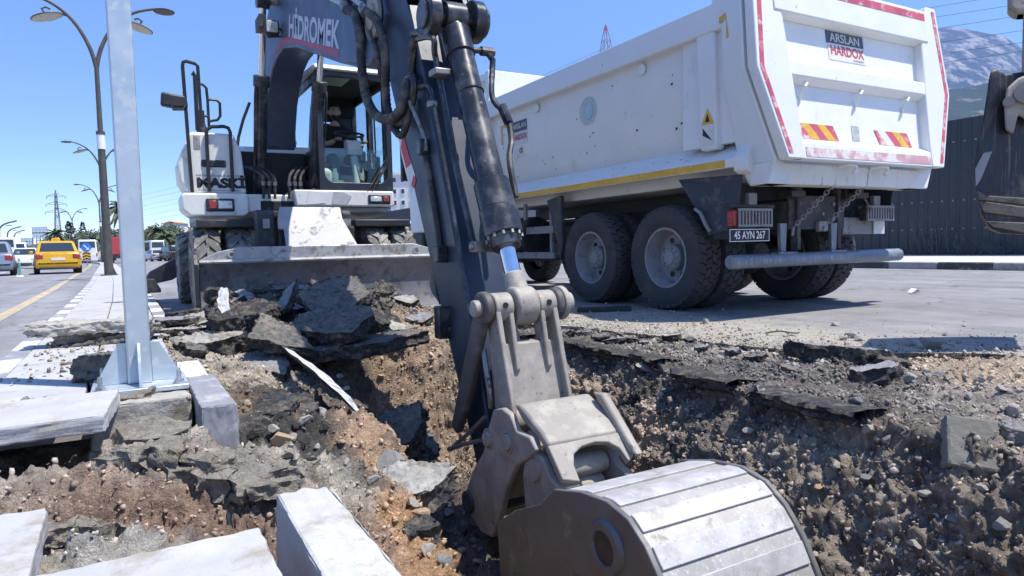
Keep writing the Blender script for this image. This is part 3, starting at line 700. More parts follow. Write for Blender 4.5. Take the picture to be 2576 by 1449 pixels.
# slabs piled on the median behind the post
gm = 'slabs piled on the median'
slab(232, 806, .62, .30, .075, .02, -.01, .42, m_conc, 'flat grey kerb slab topmost of the slabs on the median', 41, z=.30, group=gm, side=m_conc, out=[(-.34, -.1), (.34, -.09), (.33, .1), (-.33, .12)])
slab(275, 826, .52, .30, .06, -.03, .06, .45, m_slabpale, 'thin slab lying second in the stack on the median', 42, z=.235, group=gm, side=m_cchunk, out=[(-.3, -.1), (.3, -.1), (.3, .12), (-.26, .12)])
slab(255, 848, .56, .24, .05, .0, .14, .42, m_slabtop, 'dark plank like slab sloping to the ground on the median', 43, z=.19, group=gm, side=m_slabtop, out=[(-.3, -.08), (.3, -.1), (.3, .1), (-.28, .1)])
slab(285, 885, .34, .22, .13, -.05, .05, .42, m_slabtop, 'thick dark broken block beside the post’s base plate', 44, z=.27, group=gm, side=m_slabtop)
slab(430, 800, .45, .4, .05, .0, .0, .3, m_slabpale, 'thin flat slab on the median behind the post', 45, z=.22, group=gm)
slab(430, 825, .5, .4, .05, -.05, .0, .1, m_cchunk, 'brown crusted flat slab behind the post', 46, z=.17, group=gm)
slab(470, 780, .35, .3, .10, .0, .1, .1, m_black, 'black slab edge between median and heap', 47, z=.24, group=gm)
# right-hand bank and road edge
ge = 'slabs along the cut edge of the road'
slab(2105, 905, .50, .26, .10, -.10, -.12, -.12, m_slabpale, 'thick black edged slab lying loose on the cut edge', 51, lift=.085, group=ge, out=[(-.27, .1), (-.24, -.09), (.1, -.12), (.28, -.1), (.26, .1), (0, .12)])
slab(2195, 955, .30, .20, .09, -.1, .12, .1, m_slabpale, 'smaller black edged slab below the loose slab', 52, lift=.07, group=ge)
slab(2245, 925, .22, .12, .08, .1, -.1, .1, m_black, 'black tar lump at the end of the loose slab', 53, lift=.05, group=ge)
slab(1690, 862, .16, .12, .05, .0, .1, .2, m_cchunk, 'brown flat stone on the cut edge of the road', 54, lift=.03, group=ge)
slab(1630, 935, .15, .13, .14, .5, .2, .3, m_cchunk, 'grey green broken stone block at the top of the sandy slope', 55, lift=.04, group='stone blocks on the right bank')
slab(1735, 975, .12, .12, .05, .5, .5, .3, m_slabpale, 'small blue grey flake stuck in the right bank', 56, lift=.03, group='stone blocks on the right bank')
slab(1932, 1015, .12, .12, .09, .6, -.3, .3, m_slabpale, 'pointed grey stone standing in the right bank', 57, lift=.03, group='stone blocks on the right bank')
m_blk = mat('paving_block', (.17, .16, .14), .9, var=.15, vs=12, bump=.6, bs=80, bd=.006, dirt=((.18, .15, .12), .25, 14))
b = MB(); b.box(-.085, .085, -.10, .10, -.045, .04)
pb = tag(b.build('paving_block', m_blk, bev=.012), 'grey interlocking paving block standing on edge in the right bank', 'paving block')
p = hit(2440, 1110); pb.matrix_world = Matrix.Translation(p+Vector((.0, .0, -.035))) @ (Matrix((VIEWX, VIEWY, Vector((0, 0, 1)))).transposed() @ Matrix.Rotation(.95, 3, 'X') @ Matrix.Rotation(-.22, 3, 'Y') @ Matrix.Rotation(-.3, 3, 'Z')).to_4x4()
b = MB(); b.box(-.07, .07, -.06, .06, -.04, .04)
pb2 = tag(b.build('paving_block', mat('paving_block_rough', (.2, .19, .18), .9, var=.3, vs=20, bump=1, bs=50, bd=.012), bev=.016), 'dark rough paving block lying right of the upright one', 'paving block')
p = hit(2560, 1105); pb2.matrix_world = Matrix.Translation(p+Vector((0, 0, .005))) @ Matrix.Rotation(.5, 4, 'Z') @ Matrix.Rotation(.15, 4, 'X')
for i, (u, v, w, d) in enumerate(((1512, 852, .16, .12), (1545, 862, .2, .14), (1588, 858, .13, .16), (1470, 845, .14, .12), (1432, 842, .12, .12), (1610, 868, .1, .1), (1560, 848, .1, .08), (1840, 890, .14, .1), (1900, 905, .16, .1), (1760, 885, .12, .1), (1985, 935, .14, .1))):
    slab(u, v, w, d, .035, random.Random(i).uniform(-.2, .1), random.Random(i+5).uniform(-.2, .2), .3*i, m_slabpale if i % 2 else m_slabtop, 'thin asphalt flake lying along the broken road edge', 60+i, lift=.03, group='thin asphalt flakes on the road edge', name='asphalt_flake')
b = MB(); b.box(-.28, .28, -.05, .05, 0, .05)
rs_ = tag(b.build('rubber_strip', mat('rubber_black', (.025, .025, .027), .6, var=.3, vs=9), bev=.01), 'flat black rubber strip lying on the road beside the truck tyres', 'rubber strip')
p = at_z(1520, 784, .0); rs_.matrix_world = Matrix.Translation(p) @ Matrix.Rotation(-HEAD+.06, 4, 'Z')
rough_up(pb, .010, .03, 4); rough_up(pb2, .03, .03, 4)
# thin steel rods
m_rod = mat('pale_rod', (.42, .40, .36), .8, var=.2, vs=30)
p0 = hit(583, 1330); p1 = at_d(558, 1258, p0.x*math.sin(HEAD)+p0.y*math.cos(HEAD)+.1)
b = MB(); b.tube([p0-Vector((0, 0, .03)), p0.lerp(p1, .5)+Vector((.004, 0, 0)), p1], .006, 7); tag(b.build('stick', m_rod), 'thin pale stick poking out of the red soil behind the near tile', 'stick')
b = MB(); q = [at_z(1925, 838, .012), at_z(1960, 833, .03), at_z(2000, 838, .015), at_z(2010, 836, .02)]; b.tube(spline(q, 4), .006, 6); tag(b.build('wire', mat('rusty_wire', (.12, .09, .07), .8, var=.3, vs=30)), 'thin bent wire lying on the dusty road', 'wire')
b = MB(); rg = random.Random(2); c = at_z(2299, 737, .0)
b.add([(c.x+dx*.5, c.y+dy*.5, z_) for dx, dy, z_ in ((-.18, -.05, .01), (0, -.08, .05), (.2, -.06, .012), (.16, .1, .01), (0, .06, .06), (-.14, .08, .012))], [(0, 1, 4, 5), (1, 2, 3, 4)]); tag(b.build('paper_scrap', mat('paper', (.8, .8, .8), .8, var=.05)), 'crumpled white paper scrap on the open road', 'paper scrap')
# ------------------------------------------------------------------ wheels
m_tyre = mat('tyre_rubber', (.058, .059, .063), .85, var=.15, vs=6, bump=.2, bs=60, bd=.004, dirt=((.085, .082, .08), .2, 3), spec=.3)
m_tyred = mat('tyre_dusty', (.115, .112, .108), .9, var=.25, vs=8, bump=.25, bs=60, bd=.004, dirt=((.30, .28, .25), .4, 5), spec=.3)
m_rim = mat('rim_grey', (.26, .265, .28), .55, .1, var=.12, vs=7, dirt=((.17, .165, .16), .15, 6))
m_dark = mat('black_metal', (.022, .023, .026), .5, .0, var=.3, vs=7, dirt=((.07, .065, .06), .22, 6), bump=.1, bs=50)
m_chas = mat('chassis_grey', (.045, .048, .055), .65, var=.3, vs=6, dirt=((.12, .11, .10), .3, 5))
def tyre_mb(Ro, hw, bead, blocks, lug=.02, chev=False, cols=4):
    b = MB(); g = Ro-lug
    prof = [(bead, hw*.72), (bead+.03, hw*.86), (bead+(g-bead)*.5, hw*1.0), (g-.045, hw*.97), (g-.012, hw*.9), (g, hw*.8), (g, 0)]
    prof = prof+[(r, -t) for r, t in prof[-2::-1]]
    b.lathe((0, 0, 0), (1, 0, 0), prof, 48)
    def blk(a0, a1, x0, x1, s0, s1):
        """block between angles a0, a1 at x0 (skewed by s0) and x1 (skewed by s1)"""
        vs = []
        for r in (g-.004, Ro):
            for (x, a) in ((x0, a0+s0), (x1, a0+s1), (x1, a1+s1), (x0, a1+s0)):
                rr_ = r-(0.03*abs(x/hw)**4)*(1 if r == Ro else 1); vs.append((x, rr_*math.cos(a), rr_*math.sin(a)))
        b.add(vs, [(4, 5, 6, 7), (0, 1, 5, 4), (1, 2, 6, 5), (2, 3, 7, 6), (3, 0, 4, 7)])
    da = 2*math.pi/blocks
    for i in range(blocks):
        a = i*da
        if chev:
            blk(a, a+da*.56, -hw*.97, hw*.10, -.10, .18); blk(a+da*.5, a+da*1.06, hw*.97, -hw*.10, -.10, .18)
        else:
            w = 2*hw*.96/cols
            for c in range(cols):
                x0 = -hw*.96+c*w; sk = da*.5*(c % 2); z_ = da*.28*(1 if c % 2 else -1)
                blk(a+sk, a+sk+da*.86, x0+w*.04, x0+w*.96, -z_*.5, z_*.5)
    return b
def rim_mb(bead, hw, dish):
    b = MB()
    b.lathe((0, 0, 0), (1, 0, 0), [(bead+.012, hw*.70), (bead+.014, hw*.82), (bead-.008, hw*.82), (bead-.018, hw*.6), (bead-.035, dish+.03), (bead-.055, dish), (.14, dish-.012), (.135, dish+.005)], 40)
    b.lathe((0, 0, 0), (1, 0, 0), [(.137, dish-.02), (.135, dish+.075), (.120, dish+.095), (.075, dish+.10), (.07, dish+.115), (.0, dish+.118)], 32)
    for i in range(10):
        a = 2*math.pi*i/10; c = (dish+.09, .102*math.cos(a), .102*math.sin(a)); b.cyl(c, (c[0]+.028, c[1], c[2]), .012, n=6)
    for i in range(8):
        a = 2*math.pi*(i+.5)/8; r = (bead-.055+.14)/2
        b.cyl((dish-.012, r*math.cos(a), r*math.sin(a)), (dish+.001, r*math.cos(a), r*math.sin(a)), .03, n=12, m=1)
    return b
tr_tyre = tyre_mb(.545, .15, .30, 34, .03).build('tyre', m_tyre, smooth=35)
tr_rim = rim_mb(.30, .15, -.045).build('rim', [m_rim, m_dark], smooth=35)
tr_rim.parent = tr_tyre
def remove_tree(o):
    for c in list(o.children): remove_tree(c)
    bpy.data.objects.remove(o)
def wheel(parent, proto, loc, rz=0, tilt=0):
    w = dup_tree(proto, loc, None, parent); w.rotation_euler = (tilt, 0, rz)
    return w

# ------------------------------------------------------------------ tipper truck
m_white = mat('truck_white', (.74, .745, .735), .40, var=.035, vs=2.5, dirt=[((.62, .60, .56), .02, 2.2), ((.12, .11, .10), -.10, 22)], bump=.25, bs=1.6, bd=.02, stretch=(1, 1, .5))
m_white2 = mat('truck_white_worn', (.77, .77, .75), .42, var=.04, vs=3, dirt=[((.64, .62, .58), .05, 5), ((.14, .12, .10), -.09, 30)], stretch=(1, 1, .35))
m_red = mat('red_tape_faded', (.52, .09, .13), .5, var=.2, vs=6, dirt=((.66, .52, .50), .25, 9))
m_yel2 = mat('yellow_tape', (.70, .40, .045), .5, var=.15, vs=6, dirt=((.72, .66, .5), .10, 10))
m_cream = mat('sign_white', (.68, .67, .65), .6, var=.06, vs=8)
m_navy = mat('sign_navy', (.06, .08, .13), .5, var=.2, vs=8)
m_letter = mat('letter_cream', (.62, .60, .48), .6, var=.05)
m_letred = mat('letter_red', (.50, .06, .09), .6, var=.1)
m_letblk = mat('letter_black', (.015, .015, .017), .6, var=.1)
m_letwht = mat('letter_white', (.78, .79, .80), .5, var=.05)
m_redlens = mat('red_lens', (.35, .03, .025), .25, var=.1, spec=.6)
m_bumper = mat('bumper_tube_grey', (.17, .20, .25), .45, .3, var=.15, vs=5, dirt=((.30, .30, .30), .2, 8), scr=((.42, .43, .45), .4, 2))
m_greypart = mat('grey_part', (.27, .27, .28), .6, .2, var=.15, vs=8, dirt=((.15, .14, .13), .2, 8))
m_mud = mat('mudguard_navy', (.035, .045, .065), .6, var=.3, vs=5, dirt=((.14, .14, .14), .2, 6))
truck = thing('tipper_truck', 'white tipper truck with raised dump body sides parked on the right road', 'truck', (6.02, 5.35, 0))
T = truck
def yg(z): return -1.38+(z-1.385)*.132 if z >= 1.38 else -1.33
# running gear
for ly in (0., 1.31):
    for sx in (-1, 1):
        wheel(T, tr_tyre, (sx*1.07, ly, .545), 0 if sx > 0 else math.pi, .2*ly)
        wheel(T, tr_tyre, (sx*.72, ly, .545), math.pi if sx > 0 else 0, .3+ly)
    b = MB(); b.cyl((-.9, ly, .545), (.9, ly, .545), .085, n=14); b.lathe((0, ly, .545), (0, 1, 0), [(0, -.24), (.13, -.22), (.2, -.1), (.22, 0), (.2, .12), (.1, .24), (0, .25)], 20); b.build('axle', m_chas, T)
for ly in (4.55, 6.0):
    for sx in (-1, 1): wheel(T, tr_tyre, (sx*1.03, ly, .545), 0 if sx > 0 else math.pi, .1*ly)
    b = MB(); b.cyl((-.95, ly, .5), (.95, ly, .5), .06, n=10); b.build('axle', m_chas, T)
for sx in (-1, 1):
    b = MB(); b.box(sx*.38-.04, sx*.38+.04, -.92, 7.2, .80, 1.08); b.build('chassis_rail', m_chas, T, bev=.01)
    b = MB(); b.box(sx*.38-.05, sx*.38+.05, -1.0, 3.8, 1.09, 1.26); b.build('subframe_rail', m_dark, T, bev=.01)
    b = MB(); b.tube([(sx*.55, -.15+.001, .62), (sx*.55, .3, .78), (sx*.55, .65, .84), (sx*.55, 1.0, .78), (sx*.55, 1.45, .62)], .05, 8); b.build('leaf_spring', m_dark, T)
b = MB(); b.box(-.44, .36, -.93, -.90, .80, 1.13); b.build('rear_crossmember', m_chas, T, bev=.008)
for (x, z) in ((-.30, 1.05), (-.30, .90), (.22, 1.05), (.22, .90), (-.05, 1.08), (.05, .95)):
    b = MB(); b.cyl((x, -.931, z), (x, -.945, z), .018, n=8); b.build('bolt', m_greypart, T)
b = MB(); b.box(-.06, .08, -.98, -.93, .78, .88); b.cyl((.01, -1.0, .8), (.01, -.9, .8), .03, n=10); b.build('tow_hitch', m_greypart, T, bev=.008)
for x in (-.335, .285):
    b = MB(); b.box(x-.025, x+.025, -.96, -.88, .6, 1.2); b.build('crossmember_post', m_chas, T, bev=.006)
# under-run tube with brackets
b = MB(); b.tube([(-1.31, -.98, .51), (-1.295, -.98, .51), (1.255, -.98, .51), (1.27, -.98, .51)], [.056, .066, .066, .056], 22); b.build('underrun_bar', m_bumper, T, smooth=50)
for x in (-.56, .20):
    b = MB(); b.prism([(x-.05, .86), (x+.05, .86), (x+.035, .57), (x-.035, .57)], 'y', -.96, -.92); b.box(x-.13, x+.13, -1.02, -.92, .565, .585); b.build('underrun_bracket', m_bumper, T, bev=.006)
# lamps in slatted cages
def lamp_cage(x0, x1, z0, z1, redleft):
    ca = MB(); y = -1.02
    ca.box(x0, x1, y+.03, y+.10, z0, z1)
    cage = ca.build('rear_lamp', m_dark, T, bev=.008)
    l_ = MB(); l_.box(x0+.02, x1-.02, y+.02, y+.031, z0+.02, z1-.02); l_.build('lamp_lens', m_redlens, cage)
    if redleft: r_ = MB(); r_.box(x0-.06, x0-.002, y+.02, y+.10, z0+.0, z1-.01); r_.build('side_lens', m_redlens, cage, bev=.012)
    s_ = MB()
    s_.box(x0-.01, x1+.01, y-.005, y+.015, z1-.018, z1+.004); s_.box(x0-.01, x1+.01, y-.005, y+.015, z0-.004, z0+.018)
    nsl = 10
    for i in range(nsl+1):
        x = x0+(x1-x0)*i/nsl; s_.box(x-.009, x+.009, y-.004, y+.012, z0+.018, z1-.018)
    s_.build('lamp_guard', m_greypart, cage)
lamp_cage(-1.22, -.80, .83, .99, True)
lamp_cage(.66, 1.10, .88, 1.03, False)
for x in (-1.0, .88):
    b = MB(); b.box(x-.055, x+.055, -.98, -.93, 1.03, 1.14); b.build('lamp_bracket', m_greypart, T, bev=.006)
    b = MB(); b.box(x-.3, x+.3, -.97, -.90, 1.0, 1.035); b.build('lamp_bracket', m_dark, T, bev=.005)
b = MB(); b.box(.46, 1.05, -.88, -.82, .74, .92); b.build('tool_panel', m_greypart, T, bev=.01)
b = MB(); b.box(.95, 1.14, -.90, -.885, .74, .88); b.build('warning_panel', m_cream, T, bev=.003)
# number plate
b = MB(); b.box(-1.38, -.85, -1.04, -1.025, .69, .81); pl = b.build('number_plate', m_letblk, T, bev=.004)
b = MB()
for (x0, x1, z0, z1) in ((-1.372, -.858, .80, .806), (-1.372, -.858, .694, .700), (-1.372, -1.366, .70, .80), (-.864, -.858, .70, .80)): b.box(x0, x1, -1.0435, -1.0405, z0, z1)
b.build('plate_border', m_letwht, pl)
ROT_REAR = frame((1, 0, 0), (0, 0, 1))
text('45 AYN 267', 'plate_lettering', m_letwht, pl, (-1.115, -1.0425, .748), .098, ROT_REAR, .80, bold=.0015)
# mud guards
for sx in (-1, 1):
    b = MB(); b.prism([(-.20, 1.33), (-1.0, 1.30), (-.95, 1.0), (-.88, .80), (-.60, .76), (-.52, .93), (-.42, 1.05), (-.30, 1.2)], 'x', sx*1.19, sx*1.15); b.build('mudguard', m_mud, T, bev=.01)
    b = MB(); b.box(min(sx*1.15, sx*.6), max(sx*1.15, sx*.6), -.66, -.63, .72, 1.25); b.build('mud_flap', m_mud, T, bev=.005)
    b = MB(); b.prism([(1.95, 1.34), (2.28, 1.30), (2.05, .72), (1.99, .50), (1.93, .72)], 'x', sx*1.12, sx*1.18); b.build('front_mudguard', m_chas, T, bev=.01)
b = MB(); b.tube([(-1.2, -.45, 1.02), (-1.235, -.55, .98), (-1.235, -.62, .86), (-1.2, -.64, .8)], .018, 8); b.build('mudguard_strap', m_greypart, T)
# side under-run guard
for z0, z1 in ((.865, .965), (.525, .615)):
    b = MB(); b.box(-1.14, -1.10, 2.2, 4.0, z0, z1); b.build('side_guard_rail', m_greypart, T, bev=.008)
for ly in (2.32, 3.0, 3.7):
    b = MB(); b.box(-1.10, -1.06, ly-.03, ly+.03, .53, 1.3); b.build('side_guard_post', m_greypart, T, bev=.004)
b = MB(); b.box(-1.13, -1.09, 2.2, 2.32, 1.22, 1.29); b.build('side_marker', mat('orange_lens', (.55, .10, .04), .4, var=.1), T, bev=.01)
b = MB(); b.cyl((-.95, 2.9, .85), (-.95, 3.9, .85), .27, n=24); b.build('fuel_tank', m_dark, T, bev=.02)
b = MB(); b.cyl((-.75, 1.95, .85), (-.75, 2.6, .85), .16, n=20); b.build('air_tank', m_dark, T, bev=.02)
# dump body
bd = MB()
Y0, Y1 = -1.1, 3.92
for sx in (-1, 1):
    pts = [(-1.02, 1.60), (-1.135, 2.0), (-1.15, 2.64), (-1.09, 2.64), (-1.075, 2.0), (-.96, 1.54)]
    bd.prism([(p[0]*-sx, p[1]) for p in pts], 'y', Y0, Y1)
bd.box(-.97, .97, Y0, Y1, 1.27, 1.56)
bd.box(-1.2, 1.2, 3.80, 3.92, 1.3, 3.36)
body = bd.build('dump_body', m_white, T, bev=.012)
b = MB(); b.prism([(3.92, 3.22), (3.92, 3.34), (5.4, 3.44), (5.4, 3.38)], 'x', -1.2, 1.2); b.build('cab_canopy', m_white, body, bev=.01)
for sx in (-1, 1):
    x0, x1 = sorted((sx*1.10, sx*1.25))
    b = MB(); b.prism([(Y0+.3, 2.63), (Y1, 2.63), (Y1, 2.885), (-.72, 2.885), (-.78, 3.06), (-1.0, 3.06), (-1.0, 2.63)], 'x', x0, x1); b.build('side_rail', m_white, body, bev=.015)
    b = MB(); pts = [(1.0, 1.635), (1.275, 1.44), (1.275, 1.365), (1.2, 1.365), (.96, 1.57)]
    b.prism([(p[0]*sx, p[1]) for p in pts], 'y', -1.0, 3.85); b.build('side_skirt', m_white, body, bev=.008)
    xs_ = sorted((sx*1.2755, sx*1.2785)); b = MB(); b.box(*xs_, -.9, 3.85, 1.372, 1.437); b.build('yellow_stripe', m_yel2, body, smooth=0)
    xs_ = sorted((sx*1.10, sx*1.185)); b = MB(); b.prism([(-1.1, 1.6), (-.27, 1.6), (-.27, 2.64), (-1.1, 2.64)], 'x', *xs_); b.build('rear_side_panel', m_white, body, bev=.012)
    xs_ = sorted((sx*1.12, sx*1.24)); b = MB(); b.prism([(-.76, 1.56), (-.56, 1.56), (-.51, 2.64), (-.74, 2.64)], 'x', *xs_); b.build('side_rib', m_white, body, bev=.02)
    b = MB(); pts = [(1.0, 1.70), (1.10, 1.70), (1.26, 1.45), (1.262, 1.33), (1.2, 1.30), (.95, 1.30)]
    b.prism([(p[0]*sx, p[1]) for p in pts], 'y', -.985, -1.14); b.build('skirt_end', m_white, body, bev=.01)
    # rear pillar flaring out to the tailgate
    b = MB(); out = [(1.37, 3.06), (1.44, 2.15), (1.18, 1.40), (1.2, 1.19), (.9, 1.19), (.9, 3.06)]
    fx = [1.24, 1.24, 1.16, 1.14, .9, .9]; fy = [-.80, -.86, -.95, -1.06, -1.06, -.80]
    vs = [(fx[i]*sx, fy[i], out[i][1]) for i in range(6)]+[(out[i][0]*sx, yg(out[i][1])+.012, out[i][1]) for i in range(6)]
    b.add(vs, [range(6), range(11, 5, -1)]+[(i, (i+1) % 6, (i+1) % 6+6, i+6) for i in range(6)]); b.build('rear_pillar', m_white, body, bev=.012)
b = MB(); b.prism([(-1.10, 1.19), (-1.10, 1.375), (-1.33, 1.375), (-1.31, 1.19)], 'x', -1.19, 1.19); b.build('rear_sill', mat('sill_streaked', (.70, .70, .68), .5, var=.06, vs=4, dirt=((.26, .235, .20), .10, 5), stretch=(5, 1, .5)), body, bev=.012)
for (y_, z_) in ((2.5, 2.6), (.35, 2.6)):
    b = MB(); b.cyl((-1.16, y_, z_-.05), (-1.185, y_, z_-.05), .06, n=14); b.build('lashing_boss', m_white, body, bev=.006)
# stickers and emblem on the side
def side_pt(y, z):
    x = float(np.interp(z, [1.6, 2.0, 2.64], [-1.02, -1.135, -1.15])); return x
SIDE = frame((0, -1, 0), (0, 0, 1))     # reads left to right seen from the left side
def side_panel(name, y0, y1, z0, z1, m, off=.004, x=None):
    xx = (side_pt(0, (z0+z1)/2) if x is None else x)-off
    b = MB(); b.add([(xx, y0, z0), (xx, y1, z0), (xx, y1, z1), (xx, y0, z1)], [(0, 1, 2, 3)]); return b.build(name, m, body, smooth=0)
side_panel('maker_sticker', 2.80, 3.20, 2.32, 2.47, m_navy); side_panel('maker_sticker', 2.80, 3.20, 2.14, 2.32, m_cream)
text('ARSLAN', 'sticker_lettering', m_letter, body, (-1.151, 3.0, 2.395), .10, SIDE, 1.0, bold=.002)
text('HARDOX', 'sticker_lettering', m_letred, body, (-1.148, 3.0, 2.24), .11, SIDE, .80, bold=.003)
side_panel('conformity_sticker', 2.93, 3.04, 1.99, 2.11, m_cream); side_panel('conformity_sticker', 3.08, 3.19, 1.95, 2.10, m_cream)
text('CE', 'sticker_lettering', m_letblk, body, (-1.146, 2.985, 2.05), .09, SIDE, .8, bold=.002)
em = mat('emblem_teal', (.38, .52, .56), .5, var=.1); em2 = mat('emblem_pale', (.62, .72, .75), .5, var=.1)
b = MB(); b.lathe((-1.152, 1.36, 2.30), (-1, 0, 0), [(.165, 0), (.165, .002), (.158, .002), (.158, 0)], 40); b.lathe((-1.152, 1.36, 2.30), (-1, 0, 0), [(.0, .002), (.105, .002), (.105, 0)], 36); b.build('emblem', em, body)
b = MB(); b.lathe((-1.152, 1.36, 2.30), (-1, 0, 0), [(.128, 0), (.128, .0024), (.120, .0024), (.12, 0)], 36)
b.box(-1.1555, -1.1545, 1.335, 1.352, 2.30, 2.39); b.box(-1.1555, -1.1545, 1.365, 1.382, 2.27, 2.34); b.build('emblem', em2, body)
for k in range(18):
    a = 2*math.pi*k/18; cy, cz = 1.36+.142*math.cos(a), 2.30+.142*math.sin(a)
    b = MB(); b.box(-1.1555, -1.1545, cy-.007, cy+.007, cz-.01, cz+.01); b.build('emblem_mark', em, body, smooth=0)
for (t0_, t1_, za, zb) in ((.03, .52, 2.675, 2.73), (.39, .52, 2.50, 2.675)):
    b = MB(); b.add([(-(1.243+.13*t_)-.006, -.80-.36*t_-.006, z_) for t_, z_ in ((t0_, za), (t1_, za), (t1_, zb), (t0_, zb))], [(0, 1, 2, 3)]); b.build('corner_mark', m_yel2, body, smooth=0)
side_panel('corner_mark', 3.36, 3.55, 2.44, 2.48, m_yel2); side_panel('corner_mark', 3.50, 3.55, 2.20, 2.44, m_yel2)
b = MB(); b.add([(-1.244, -.74, 1.80), (-1.244, -.58, 1.80), (-1.244, -.66, 1.95)], [(0, 1, 2)]); b.build('warning_sticker', m_yel2, body, smooth=0)
b = MB(); b.add([(-1.246, -.69, 1.82), (-1.246, -.63, 1.82), (-1.246, -.66, 1.90)], [(0, 1, 2)]); b.build('warning_symbol', m_letblk, body, smooth=0)
side_panel('warning_sticker', -.735, -.59, 1.60, 1.79, m_cream, x=-1.24); b = MB(); b.add([(-1.246, -.72, 1.64), (-1.246, -.60, 1.70), (-1.246, -.60, 1.77)], [(0, 1, 2)]); b.build('warning_symbol', m_letblk, body, smooth=0)
# paint chips on the side
cr_ = random.Random(12)
for k in range(22):
    y_, z_ = cr_.uniform(-.2, 3.6), cr_.uniform(1.66, 2.55); xx = side_pt(0, z_)-.004; r_ = cr_.uniform(.006, .02)
    b = MB(); b.add([(xx, y_+r_*cr_.uniform(.5, 1.2)*math.cos(a_), z_+r_*cr_.uniform(.4, 1.1)*math.sin(a_)) for a_ in (0, 1, 2.1, 3.1, 4.2, 5.2)], [range(6)]); b.build('paint_chip', m_letblk, body, smooth=0)
for k in range(16):
    y_, t_ = cr_.uniform(-.8, 3.6), cr_.uniform(.15, .85); c_ = Vector((-1.0-.275*t_-.004, y_, 1.635-.195*t_+.004)); r_ = cr_.uniform(.01, .03)
    b = MB(); b.add([c_, c_+Vector((-.02*1.2, r_, -.014*1.2)), c_+Vector((-.01, r_*1.3, -.007))], [(0, 1, 2)]); b.build('paint_chip', m_chas, body, smooth=0)
# tailgate
def gp(x, z, off): return Vector((x, yg(z)-off, z))
def gpoly(b, pts, o0, o1, m=0):
    n = len(pts); vs = [gp(x, z, o0) for x, z in pts]+[gp(x, z, o1) for x, z in pts]
    b.add(vs, [list(range(n)), list(range(2*n-1, n-1, -1))]+[(i, (i+1) % n, (i+1) % n+n, i+n) for i in range(n)], m)
b = MB(); gpoly(b, [(-1.3, 2.97), (-1.38, 2.15), (-1.12, 1.385), (1.12, 1.385), (1.38, 2.15), (1.3, 2.97)], .0, .03); gate = b.build('tailgate', m_white2, T, bev=.006)
for sx in (-1, 1):
    b = MB(); pts = [(1.36, 3.04), (1.435, 2.15), (1.17, 1.385), (.96, 1.385), (.96, 1.62), (1.0, 2.15), (1.04, 2.62), (1.2, 3.04)]
    gpoly(b, [(x*sx, z) for x, z in pts], .02, .12); b.build('gate_post', m_white, gate, bev=.012)
    b = MB(); pts = [(1.32, 3.0), (1.395, 2.15), (1.15, 1.43), (1.10, 1.43), (1.345, 2.15), (1.27, 3.0)]
    gpoly(b, [(x*sx, z) for x, z in pts], .121, .1235); b.build('red_tape', m_red, gate, smooth=0)
def gbar(z0, z1, s0, s1, off, x=1.03):
    b = MB(); vs = []
    for xx in (-x, x):
        vs += [gp(xx, z0-s0, .03), gp(xx, z0, off), gp(xx, z1, off), gp(xx, z1+s1, .03)]
    b.add(vs, [(0, 1, 2, 3), (7, 6, 5, 4), (0, 4, 5, 1), (1, 5, 6, 2), (2, 6, 7, 3), (3, 7, 4, 0)]); return b
gbar(2.66, 2.98, .04, .04, .13, 1.15).build('gate_beam', m_white, gate, bev=.012)
gbar(2.115, 2.235, .06, .03, .115).build('gate_rib', m_white2, gate, bev=.01)
gbar(1.385, 1.53, .0, .05, .115).build('gate_rib', m_white2, gate, bev=.01)
b = MB(); gpoly(b, [(-1.12, 2.88), (1.12, 2.88), (1.12, 2.95), (-1.12, 2.95)], .131, .1335); b.build('red_tape', m_red, gate, smooth=0)
b = MB(); gpoly(b, [(-.93, 1.41), (.96, 1.41), (.96, 1.49), (-.93, 1.49)], .116, .1185); b.build('red_tape', mat('red_tape_bleached', (.55, .30, .32), .6, var=.25, vs=4, dirt=((.70, .66, .62), .35, 7)), gate, smooth=0)
def chev(x0, x1, cols, z0=1.585, z1=1.72):
    n = len(cols); w = (x1-x0)/n; sk = .07
    for i, c in enumerate(cols):
        b = MB(); a0 = x0+i*w; a1 = a0+w
        lo = [max(x0, min(x1, q)) for q in (a0+sk, a1+sk)]; hi = [max(x0, min(x1, q)) for q in (a0-sk, a1-sk)]
        gpoly(b, [(lo[0], z0), (lo[1], z0), (hi[1], z1), (hi[0], z1)], .031, .034); b.build('reflector_stripe', c, gate, smooth=0)
chev(-.90, -.34, [m_red, m_yel2, m_red, m_yel2, m_red]); chev(.20, .80, [m_red, m_cream, m_red, m_yel2, m_red])
b = MB(); gpoly(b, [(-.14, 1.6), (-.03, 1.6), (-.03, 1.74), (-.14, 1.74)], .031, .034); b.build('notice_sticker', mat('notice_grey', (.42, .42, .42), .6, var=.3, vs=20), gate, smooth=0)
b = MB(); gpoly(b, [(-.36, 2.50), (.19, 2.50), (.19, 2.615), (-.36, 2.615)], .031, .035); b.build('maker_sign', m_navy, gate, smooth=0)
b = MB(); gpoly(b, [(-.345, 2.345), (.20, 2.345), (.20, 2.50), (-.345, 2.50)], .031, .0345); b.build('maker_sign', m_cream, gate, smooth=0)
GR = frame((1, 0, 0), (gp(0, 2.6, 0)-gp(0, 2.3, 0)))
text('ARSLAN', 'sign_lettering', m_letter, gate, gp(-.085, 2.552, .0365), .115, GR, 1.05, bold=.002)
text('HARDOX', 'sign_lettering', m_letred, gate, gp(-.07, 2.435, .0365), .125, GR, .92, bold=.003)
text('IN MY BODY', 'sign_lettering', m_letblk, gate, gp(.09, 2.365, .0365), .028, GR, 1.0)
